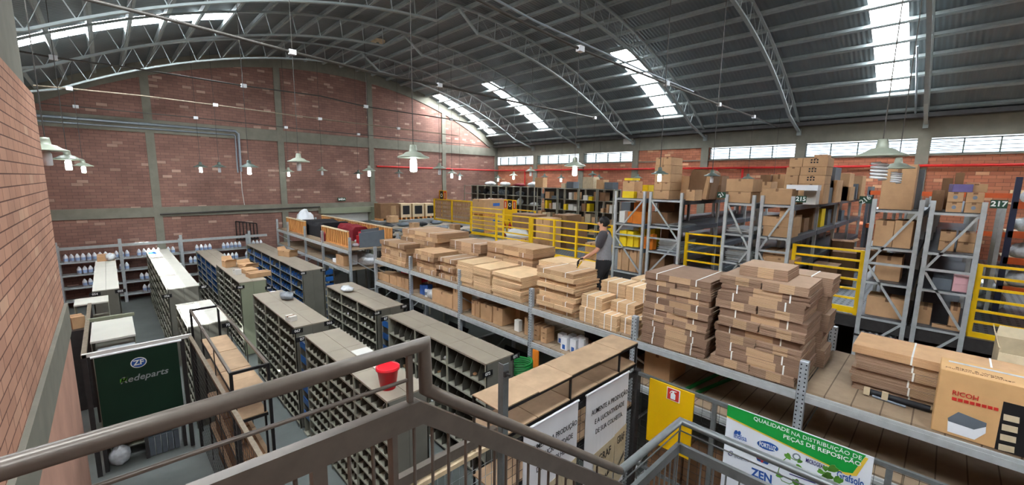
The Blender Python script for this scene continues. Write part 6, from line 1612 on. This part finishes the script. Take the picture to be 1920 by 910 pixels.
# third and fourth racks, top
R3 = 'on top of the third tall rack'
a_, b_, = 1363, 1408
z1 = at(1386, 360, X=Xa).z; z2 = at(1386, 336, X=Xa).z
rbox('long carton with symbols, lower of the pair %s' % R3, Xa, 1364, 1407, 360, 4, 0.6)
y1, y0 = at(1362, 345, X=Xa).y, at(1412, 345, X=Xa).y
carton('long carton with symbols, upper of the pair %s' % R3, (Xa+0.3, (y0+y1)/2, z1+0.002), (0.6, y1-y0, z2-z1), 0, 'card')
rbox('small cartons back row %s, nearest the pair' % R3, Xa+1.4, 1422, 1443, 341, 4, 0.5); rbox('open brown carton back row %s' % R3, Xa+2.2, 1421, 1440, 328, 4, 0.5, 'card_dark'); rbox('brown carton back row beside the open one %s' % R3, Xa+2.4, 1440, 1472, 327, 4, 0.6)
R4 = 'on top of the rack numbered 215'
rbox('big single brown carton at the front %s' % R4, Xa, 1427, 1484, 354, 4, 0.45)
zq = LV[4]; XT = Xa+1.0
tiers = [(1466, 1548, 345), (1470, 1548, 329), (1473, 1549, 313), (1477, 1550, 296)]
zprev = LV[4]+0.001
for k, (a, b, tp_) in enumerate(tiers):
    zt_ = at(1510, tp_, X=XT).z; y1, y0 = at(a, 330, X=XT).y, at(b, 330, X=XT).y
    y1 = min(y1, 2.5); 
    for q in range(2):
        w0 = 0.36 if q else 0.64
        ya_, yb2 = (y0, y0+(y1-y0)*0.64) if q == 0 else (y0+(y1-y0)*0.64, y1)
        o = carton('brown carton in the big block %s, %s tier, %s' % (R4, ORD[k], ('wider one with printed marks', 'narrower one')[q]), (XT+0.3, (ya_+yb2)/2, zprev+0.001), (0.6, yb2-ya_-0.008, zt_-zprev-0.004), 0, 'card', group='cartons of the big block')
        if q == 0:
            mk = MB()
            for i in range(3):
                for j in range(2): mk.box((XT-0.004, (ya_+yb2)/2-0.05+0.05*i, (zprev+zt_)/2-0.02+0.05*j), (XT-0.001, (ya_+yb2)/2-0.02+0.05*i, (zprev+zt_)/2+0.01+0.05*j))
            mk.build('printed_marks', 'ink_black', o)
    zprev = zt_
carton('single carton crowning the big block %s' % R4, (XT+0.3, at(1537, 292, X=XT).y, zprev+0.001), (0.4, 0.22, 0.06), 0, 'card')
rbox('white parcel in front of the big block %s' % R4, Xa+0.6, 1505, 1530, 350, 4, 0.3, 'white_paint', tape=False)
tag(MB().box((Xa+0.25, at(1535, 350, X=Xa+0.3).y, at(1500, 352, X=Xa+0.3).z-0.05), (Xa+0.55, at(1476, 350, X=Xa+0.3).y, at(1500, 347, X=Xa+0.3).z)).build('foam_board', 'white_plastic', None, (Xa+0.4, 2.1, LV[4])), 'white foam board lying over the parcels in front of the big block', 'board')
for k, (a, b, tp_, X_) in enumerate(((1550, 1560, 314, 2.4), (1553, 1566, 338, 2.4), (1568, 1588, 325, 4.2), (1570, 1592, 350, 4.2), (1592, 1604, 345, 6.0), (1593, 1612, 330, 6.2), (1541, 1551, 352, 1.9), (1604, 1613, 340, 7.2))):
    rbox('%s beyond the big block %s, %s from it' % (('grey wrapped carton', 'brown carton')[k % 2 if k != 2 else 1], R4, ('first', 'second', 'third', 'fourth', 'fifth', 'sixth', 'seventh', 'eighth')[k]), XR+X_, a, b, tp_, 4, 0.7, ('grey_board', 'card')[k % 2 if k != 2 else 1], tape=False)
# fourth rack lower
R4b = 'on the fourth board of the rack numbered 215'
rbox('long carton with marks, lower of the pair %s' % R4b, Xa, 1430, 1486, 425, 3, 0.5)
z1 = at(1458, 425, X=Xa).z; z2 = at(1458, 407, X=Xa).z; y1, y0 = at(1429, 415, X=Xa).y, at(1488, 415, X=Xa).y
carton('long carton with marks, upper of the pair %s' % R4b, (Xa+0.25, (y0+y1)/2, z1+0.002), (0.5, y1-y0, z2-z1), 0, 'card')
y1, y0 = at(1460, 398, X=Xa).y, at(1481, 398, X=Xa).y; z3 = at(1470, 390, X=Xa).z
carton('small carton standing on the printed pair %s' % R4b, (Xa+0.25, (y0+y1)/2, z2+0.004), (0.35, y1-y0, z3-z2), 0, 'card')
for k, (X_, w_, h, m_) in enumerate(((1.0, 0.5, 0.4, 'card'), (1.7, 0.4, 0.3, 'card_dark'), (2.5, 0.5, 0.5, 'card_dark'), (3.4, 0.3, 0.45, 'yellow_card'), (4.2, 0.5, 0.4, 'grey_board'), (5.2, 0.4, 0.5, 'card_dark'), (6.2, 0.4, 0.3, 'grey_board'))):
    carton('%s carton in the row along the fourth board of the rack numbered 215, %s from its front pair' % ({'card': 'brown', 'card_dark': 'dark brown', 'yellow_card': 'yellow', 'grey_board': 'grey'}[m_], ('first', 'second', 'third', 'fourth', 'fifth', 'sixth', 'seventh')[k]), (XR+X_, 2.3, LV[3]+0.001), (0.45, 0.34, h), 0, m_, tape=False)
for i in range(4): rbox('flat brown carton in the pile on the third board of the rack numbered 215, %s' % ORD[i], Xa+0.02*i, 1434, 1490, 485-7*i, 2, 0.6) if i == 0 else carton('flat brown carton in the pile on the third board of the rack numbered 215, %s' % ORD[i], (Xa+0.32, 2.3, LV[2]+0.075*i+0.02), (0.6, 0.45-0.02*i, 0.07), 0, 'card')
# cut out brown cartons on the mezzanine between 215 and 216
for k, (x, y, h) in enumerate(((11.6, 1.75, 0.55), (12.6, 1.6, 0.75), (13.6, 1.8, 0.9), (14.8, 1.5, 0.6), (16.2, 1.3, 0.7))):
    carton('brown carton on the mezzanine floor between the racks 215 and 216, %s from the guard rail' % ('first', 'second', 'third', 'fourth', 'fifth')[k], (x, y, ZM), (0.5, 0.45, h), 0.1*k, 'card_dark', flaps=(k == 2))
# racks 216 and 217
R5 = 'the rack numbered 216'
fbox('very tall plain brown carton on top of '+R5, Xa, 1652, 1716, 309, LV[4]+0.001, 0.5, ym=350)
fbox('grey wrapped board behind the tall plain carton on top of '+R5, Xa+0.7, 1716, 1730, 318, LV[4]+0.001, 0.2, 'grey_board', tape=False, ym=350)
for k, (a, b) in enumerate(((1638, 1675), (1675, 1711))): fbox('big pale brown carton on the fourth board of %s, %s' % (R5, ('nearer the guard rail', 'nearer rack 217')[k]), Xa, a, b, 414, LV[3]+0.001, 0.5, ym=440)
fbox('darker carton behind the two pale ones on the fourth board of '+R5, Xa+0.5, 1705, 1722, 416, LV[3]+0.001, 0.4, 'card_dark', ym=440)
fbox('rounded brown carton pile on the third board of '+R5, Xa+0.15, 1640, 1690, 480, LV[2]+0.001, 0.5, ym=505); fbox('flat pale carton at the front of the third board of '+R5, Xa, 1628, 1685, 522, LV[2]+0.001, 0.3, 'card', ym=525) if False else None
bag('black plastic bundle on the third board of '+R5, (Xa+0.75, 0.59, LV[2]), (0.3, 0.19, 0.2), 95, 'rubber')
fbox('open brown tray carton on the second board of '+R5, Xa+0.05, 1622, 1702, 560, LV[1]+0.001, 0.5, ym=580)
tag(MB().box((Xa-0.03, 0.55, LV[1]+0.16), (Xa+0.1, 0.7, LV[1]+0.19)).build('yellow_packet', 'yellow_card', None, (Xa, 0.6, LV[1])), 'small yellow packet lying on the open tray carton', 'packet') if False else None
for k in range(2):
    z = LV[0]+0.001+0.15*k
    o = carton('white egg crate like tray with bumps in rack 216, %s one' % ('lower', 'upper')[k], (Xa+0.25, 0.62, z), (0.45, 0.48, 0.12), 0, 'white_plastic', 'tray', 'white bumpy trays', 'bumpy_tray', tape=False)
    m = MB()
    for i in range(5): m.lathe((Xa+0.02+0.002, 0.44+0.09*i, z+0.121), [(0.03, 0.0), (0.02, 0.02), (0.0, 0.022)], 8)
    m.build('bumps', 'white_plastic', o)
R6 = 'the rack numbered 217'
for i in range(2):
    for k, (a, b) in enumerate(((1774, 1806), (1809, 1845))):
        y1, y0 = at(a, 380, X=Xa).y, at(b, 380, X=Xa).y
        o = carton('brown carton with an oval mark on top of %s, %s %s' % (R6, ('lower', 'upper')[i], ('inner', 'outer')[k]), (Xa+0.2, (y0+y1)/2, LV[4]+0.001+0.155*i), (0.4, y1-y0-0.01, 0.15), 0, 'card')
        MB().prism([(Xa-0.002, (y0+y1)/2+0.025*math.cos(q*0.52), LV[4]+0.076+0.155*i+0.03*math.sin(q*0.52)) for q in range(12)], (-0.001, 0, 0)).build('oval_mark', 'ink_grey', o)
carton('purple tray on the brown cartons on top of '+R6, (Xa+0.25, at(1801, 357, X=Xa).y, LV[4]+0.312), (0.3, 0.22, 0.12), 0.15, 'purple_plastic', tape=False)
carton('brown carton beside the purple tray on top of '+R6, (Xa+0.5, at(1830, 357, X=Xa+0.3).y, LV[4]+0.312), (0.3, 0.24, 0.13), 0.0, 'card')
fbox('stack of dark brown cartons behind the purple tray on top of '+R6, Xa+1.0, 1765, 1786, 334, LV[4]+0.001, 0.4, 'card_dark', ym=350); fbox('taller stack of brown cartons behind the purple tray on top of '+R6, Xa+1.1, 1788, 1806, 324, LV[4]+0.001, 0.4, 'card_dark', ym=350)
fbox('dull brown carton at the inner end on top of '+R6, Xa+0.3, 1748, 1772, 357, LV[4]+0.001, 0.5, 'card_dark', ym=360)
for i in range(2):
    for k, (a, b) in enumerate(((1762, 1794), (1797, 1832))):
        y1, y0 = at(a, 440, X=Xa+0.2).y, at(b, 440, X=Xa+0.2).y
        carton('brown carton on the fourth board of %s, %s %s' % (R6, ('lower', 'upper')[i], ('inner', 'outer')[k]), (Xa+0.4, (y0+y1)/2, LV[3]+0.001+0.16*i+0.0), (0.4, y1-y0-0.01, 0.155), 0, 'card')
for i in range(2):
    y1, y0 = at(1785, 540, X=Xa).y, at(1822, 540, X=Xa).y
    carton('pink paper pack on the third board of %s, %s' % (R6, ('lower', 'upper')[i]), (Xa+0.2, (y0+y1)/2, LV[2]+0.001+0.125*i), (0.4, y1-y0, 0.122), 0, 'pink_paper', 'paper pack', 'pink paper packs', 'paper_pack', tape=False)
fbox('grey flat carton beside the pink paper packs', Xa, 1745, 1784, 522, LV[2]+0.001, 0.4, 'grey_board', tape=False, ym=540)
for k, (a, b) in enumerate(((1718, 1745), (1778, 1798))): fbox('brown carton with an oval mark on the second board of %s, %s' % (R6, ('inner', 'outer')[k]), Xa+0.1, a, b, 575, LV[1]+0.001, 0.4, ym=600)
fbox('flat brown carton with a white label on the second board of '+R6, Xa, 1745, 1812, 613, LV[1]+0.001, 0.09, ym=618)

# orange and navy pallet rack at the far right
t = thing('orange_rack', 'pallet rack with navy posts and orange beams beyond the rack numbered 217', 'pallet rack', (12.4, -0.9, ZM))
X = 11.6
y = at(1896, 420, X=X).y; MB().box((X, y-0.04, ZM), (X+0.08, y+0.04, at(1896, 332, X=X).z)).build('post', 'navy_paint', t)
y = at(1878, 420, X=X).y; MB().box((X+0.02, y-0.03, ZM), (X+0.06, y+0.03, at(1878, 385, X=X).z)).build('post', 'rack_grey', t)
MB().box((X+1.1, y-0.03, ZM), (X+1.14, y+0.03, at(1878, 385, X=X).z)).build('post', 'rack_grey', t)
y1 = at(1893, 420, X=X).y
for py in (385, 440, 490, 545):
    z = at(1900, py, X=X).z; MB().box((X, -2.6, z-0.06), (X+0.05, y1, z+0.06)).build('beam', 'orange_paint', t); MB().box((X+0.05, -2.6, z-0.0), (X+1.1, y1, z+0.02)).build('deck', 'wood_pale', t)
    k = int(py)
    for i in range(3): bag('film wrapped part on the orange rack, %s board, %s' % ({385: 'top', 440: 'upper', 490: 'lower', 545: 'bottom'}[k], ('first', 'second', 'third')[i]), (X+0.45, y1-0.25-0.4*i, z+0.02), (0.25, 0.17, 0.14), k+i, 'clear_film')
for px, py0, lab in ((1600, 365, 'between'), ):
    pass
Xo = 18.3
t = thing('orange_rack', 'far pallet rack with orange beams along the eave wall', 'pallet rack', (Xo, 0.8, ZM))
z = at(1610, 361, X=Xo).z
for zz in (z, z-1.1): MB().box((Xo, -3.5, zz-0.07), (Xo+0.06, 1.9, zz+0.07)).build('beam', 'orange_paint', t); MB().box((Xo+0.06, -3.5, zz), (Xo+1.0, 1.9, zz+0.03)).build('deck', 'wood_pale', t)
for y in (1.9, -3.5):
    for x in (Xo, Xo+0.92): MB().box((x, y-0.04, ZM), (x+0.08, y+0.04, z+0.2)).build('post', 'rack_blue_grey', t)
for k in range(4): tag(MB().box((Xo+0.2, -1.6-0.45*k, z+0.03+0.04*(k % 2)), (Xo+0.9, -1.2-0.45*k, z+0.16)).build('timber_bundle', 'wood_pale', None, (Xo+0.5, -1.5-0.45*k, z)), 'pale timber bundle on the far orange rack, %s along' % ORD[k].replace('lowest', 'first'), 'timber')
for k in range(5): bag('clear film heap on the mezzanine floor beyond the rack numbered 217, %s' % ORD[k].replace('lowest', 'first'), (11.9+0.5*k, -0.72-0.1*(k % 2), ZM), (0.2, 0.16, 0.14), 300+k, 'clear_film')
# ================================================================== worker among the cardboard piles
def skinned(name, pts, edges, mat, parent, sub=2, root=0):
    base = parent.location
    me = bpy.data.meshes.new(name); me.from_pydata([Vector(p[:3])-base for p in pts], edges, []); me.update()
    o = bpy.data.objects.new(name, me); col.objects.link(o); o.parent = parent
    me.materials.append(M[mat])
    sk = o.modifiers.new('skin', 'SKIN'); sk.use_smooth_shade = True
    if not me.skin_vertices: 
        bm = bmesh.new(); bm.from_mesh(me); bm.verts.layers.skin.verify(); bm.to_mesh(me); bm.free()
    for i, p in enumerate(pts):
        r = p[3]; me.skin_vertices[0].data[i].radius = (r, p[4] if len(p) > 4 else r); me.skin_vertices[0].data[i].use_root = (i == root)
    ss = o.modifiers.new('smooth', 'SUBSURF'); ss.levels = sub; ss.render_levels = sub
    return o
P0 = at(1122, 600, X=6.05); wx, wy = 6.36, 4.2
KB = 0.945
F0 = ZS+0.012
t = thing('person', 'dark haired person in grey shirt with dark sleeves and black trousers, reaching over the cardboard', 'person', (wx, wy, F0))
# local frame: f = facing (towards the gable end, slightly to the racks), s = the person's right hand side
fv = Vector((-0.35, 0.94, 0)).normalized(); sv = Vector((fv.y, -fv.x, 0))
def L(s, f, z): p = Vector((wx, wy, F0)) + sv*s*KB + fv*f*KB; return (p.x, p.y, F0+z*KB)
def J(s, f, z, r, r2=None): return L(s, f, z) + ((r, r2) if r2 else (r,))
# body: one continuous surface; 0 pelvis 1 belly 2 chest 3 upper chest 4 neck 5 head base 6 head mid 7 head top
body = [J(0, 0.0, 0.92, 0.13, 0.11), J(0, 0.0, 1.08, 0.125, 0.095), J(0, 0.02, 1.25, 0.145, 0.10), J(0, 0.02, 1.38, 0.12, 0.085), J(0, 0.035, 1.47, 0.052, 0.055), J(0, 0.05, 1.54, 0.062, 0.075), J(0, 0.055, 1.61, 0.076, 0.093), J(0, 0.05, 1.685, 0.05, 0.065),
        # right arm (hanging): 8 shoulder 9 elbow 10 wrist 11 palm
        J(0.175, 0.0, 1.385, 0.056), J(0.235, -0.05, 1.10, 0.042), J(0.26, 0.02, 0.87, 0.028), J(0.262, 0.04, 0.80, 0.034, 0.018),
        # left arm reaching: 12 shoulder 13 elbow 14 wrist 15 palm
        J(-0.175, 0.02, 1.385, 0.056), J(-0.25, 0.08, 1.13, 0.042), J(-0.30, 0.30, 0.98, 0.028), J(-0.31, 0.37, 0.955, 0.034, 0.018),
        # legs 16 r hip 17 r knee 18 r ankle 19 r toe ; 20.. left
        J(0.09, 0.0, 0.86, 0.088), J(0.10, 0.03, 0.48, 0.06), J(0.11, -0.04, 0.085, 0.042), J(0.11, 0.12, 0.035, 0.035),
        J(-0.09, 0.0, 0.86, 0.088), J(-0.12, 0.12, 0.50, 0.06), J(-0.13, 0.08, 0.085, 0.042), J(-0.13, 0.24, 0.035, 0.035)]
ed = [(0, 1), (1, 2), (2, 3), (3, 4), (4, 5), (5, 6), (6, 7), (3, 8), (8, 9), (9, 10), (10, 11), (3, 12), (12, 13), (13, 14), (14, 15), (0, 16), (16, 17), (17, 18), (18, 19), (0, 20), (20, 21), (21, 22), (22, 23)]
skinned('body', body, ed, 'skin', t)
# shirt
e = 0.014
sh = [J(0, 0.0, 0.83, 0.168, 0.142), J(0, 0.0, 1.0, 0.16, 0.135), J(0, 0.01, 1.12, 0.158, 0.13), J(0, 0.02, 1.26, 0.175, 0.138), J(0, 0.02, 1.36, 0.16, 0.125), J(0, 0.03, 1.44, 0.09, 0.088), J(0, 0.034, 1.49, 0.07, 0.07),
      J(0.16, 0.01, 1.385, 0.078), J(-0.16, 0.02, 1.385, 0.078)]
skinned('shirt', sh, [(0, 1), (1, 2), (2, 3), (3, 4), (4, 5), (5, 6), (4, 7), (4, 8)], 'shirt_grey', t)
for s, el, sd_ in ((0.175, J(0.232, -0.04, 1.14, 0.062), 1), (-0.175, J(-0.243, 0.07, 1.16, 0.062), -1)):
    skinned('sleeve', [J(0.05*sd_, 0.015, 1.43, 0.088, 0.08), J(0.13*sd_, 0.012, 1.415, 0.092, 0.09), J(s, 0.01, 1.385, 0.092), ((Vector(J(s, 0.01, 1.385, 0)[:3])+Vector(el[:3]))/2).to_tuple()+(0.076,), tuple(el[:3])+(0.07,)], [(0, 1), (1, 2), (2, 3), (3, 4)], 'shirt_dark', t)
tr = [J(0, 0.0, 1.06, 0.135, 0.11), J(0, 0.0, 0.95, 0.15, 0.125), J(0, 0.0, 0.87, 0.155, 0.13), J(0.095, 0.0, 0.78, 0.112), J(0.10, 0.03, 0.48, 0.085), J(0.11, -0.04, 0.08, 0.07), J(-0.095, 0.01, 0.78, 0.112), J(-0.12, 0.12, 0.50, 0.085), J(-0.13, 0.08, 0.08, 0.07)]
skinned('trousers', tr, [(0, 1), (1, 2), (2, 3), (3, 4), (4, 5), (2, 6), (6, 7), (7, 8)], 'trousers', t)
for s, f in ((0.11, -0.04), (-0.13, 0.08)):
    skinned('shoe', [J(s, f-0.03, 0.045, 0.045), J(s, f+0.08, 0.04, 0.045), J(s, f+0.19, 0.032, 0.034)], [(0, 1), (1, 2)], 'trousers', t)
# hair cap, ears, face
hm = MB().blob(L(0, 0.035, 1.645), (0.094, 0.094, 0.098), 4, 18, 10, 0.22)
for v in hm.v:
    d_ = (v-Vector(L(0, 0.05, 1.62))); fr = d_.dot(fv)
    v.z = max(v.z, F0+KB*(1.56 if fr < 0.02 else 1.655))
hm.build('hair', 'hair', t)
for s in (-1, 1): MB().blob(L(0.083*s, 0.05, 1.605), (0.014, 0.022, 0.033), 3, 8, 6, 0.0).build('ear', 'skin', t)
MB().prism([L(-0.014, 0.145, 1.585), L(0.014, 0.145, 1.585), L(0, 0.17, 1.592), L(0, 0.145, 1.635)], tuple(fv*-0.01)).build('nose', 'skin', t)
for s in (-1, 1): MB().blob(L(0.032*s, 0.138, 1.625), (0.012, 0.01, 0.007), 2, 8, 5, 0).build('eye', 'white_plastic', t)
skinned('face_mask', [J(-0.055, 0.10, 1.555, 0.02), J(0, 0.14, 1.56, 0.032), J(0.055, 0.10, 1.555, 0.02)], [(0, 1), (1, 2)], 'black_fabric', t, 1, 1)
# gloved hands: palm, four fingers of different length and a thumb each
def hand(side, wr, pl, dirv, spread, curl):
    wr, pl, dirv, spread = Vector(wr), Vector(pl), Vector(dirv).normalized(), Vector(spread).normalized()
    down = dirv.cross(spread).normalized()
    if down.z > 0: down = -down
    pts = [tuple(wr)+(0.034, 0.026), tuple((wr+pl)/2)+(0.038, 0.022), tuple(pl)+(0.044, 0.02)]
    skinned('glove', pts, [(0, 1), (1, 2)], 'glove', t, 1)
    for k, (o_, ln) in enumerate(((-0.033, 0.072), (-0.011, 0.082), (0.011, 0.077), (0.033, 0.06))):
        b = pl+spread*o_; a1 = b+dirv*ln*0.5+down*curl*0.4*ln; a2 = a1+dirv*ln*0.35+down*curl*0.75*ln; a3 = a2+dirv*ln*0.05+down*curl*0.55*ln
        skinned('finger', [tuple(b-dirv*0.01)+(0.0105,), tuple(a1)+(0.0098,), tuple(a2)+(0.009,), tuple(a3)+(0.008,)], [(0, 1), (1, 2), (2, 3)], 'glove', t, 1)
    b = (wr*0.55+pl*0.45)+spread*(-0.034)*side; a1 = b+spread*(-0.026)*side+dirv*0.03; a2 = a1+dirv*0.03+down*0.012
    skinned('thumb', [tuple(b)+(0.013,), tuple(a1)+(0.0115,), tuple(a2)+(0.009,)], [(0, 1), (1, 2)], 'glove', t, 1)
wl, pl_ = Vector(L(-0.30, 0.30, 0.98)), Vector(L(-0.31, 0.385, 0.95)); hand(-1, wl, pl_, pl_-wl, sv, 0.9)
wr_, pr_ = Vector(L(0.26, 0.02, 0.87)), Vector(L(0.264, 0.045, 0.785)); hand(1, wr_, pr_, pr_-wr_, fv, 0.4)
t2 = thing('pallet_hook', 'yellow edged pole held upright in front of the black trousers', 'pole', L(-0.32, 0.44, 0.0))
MB().tube([L(-0.32, 0.44, 0.0), L(-0.32, 0.44, 0.55), L(-0.30, 0.42, 0.80), L(-0.25, 0.36, 0.90)], 0.012, 6).build('pole', 'yellow_paint', t2)
MB().tube([L(-0.335, 0.45, 0.0), L(-0.335, 0.45, 0.55), L(-0.315, 0.43, 0.79)], 0.012, 6).build('dark_edge', 'rubber', t2)
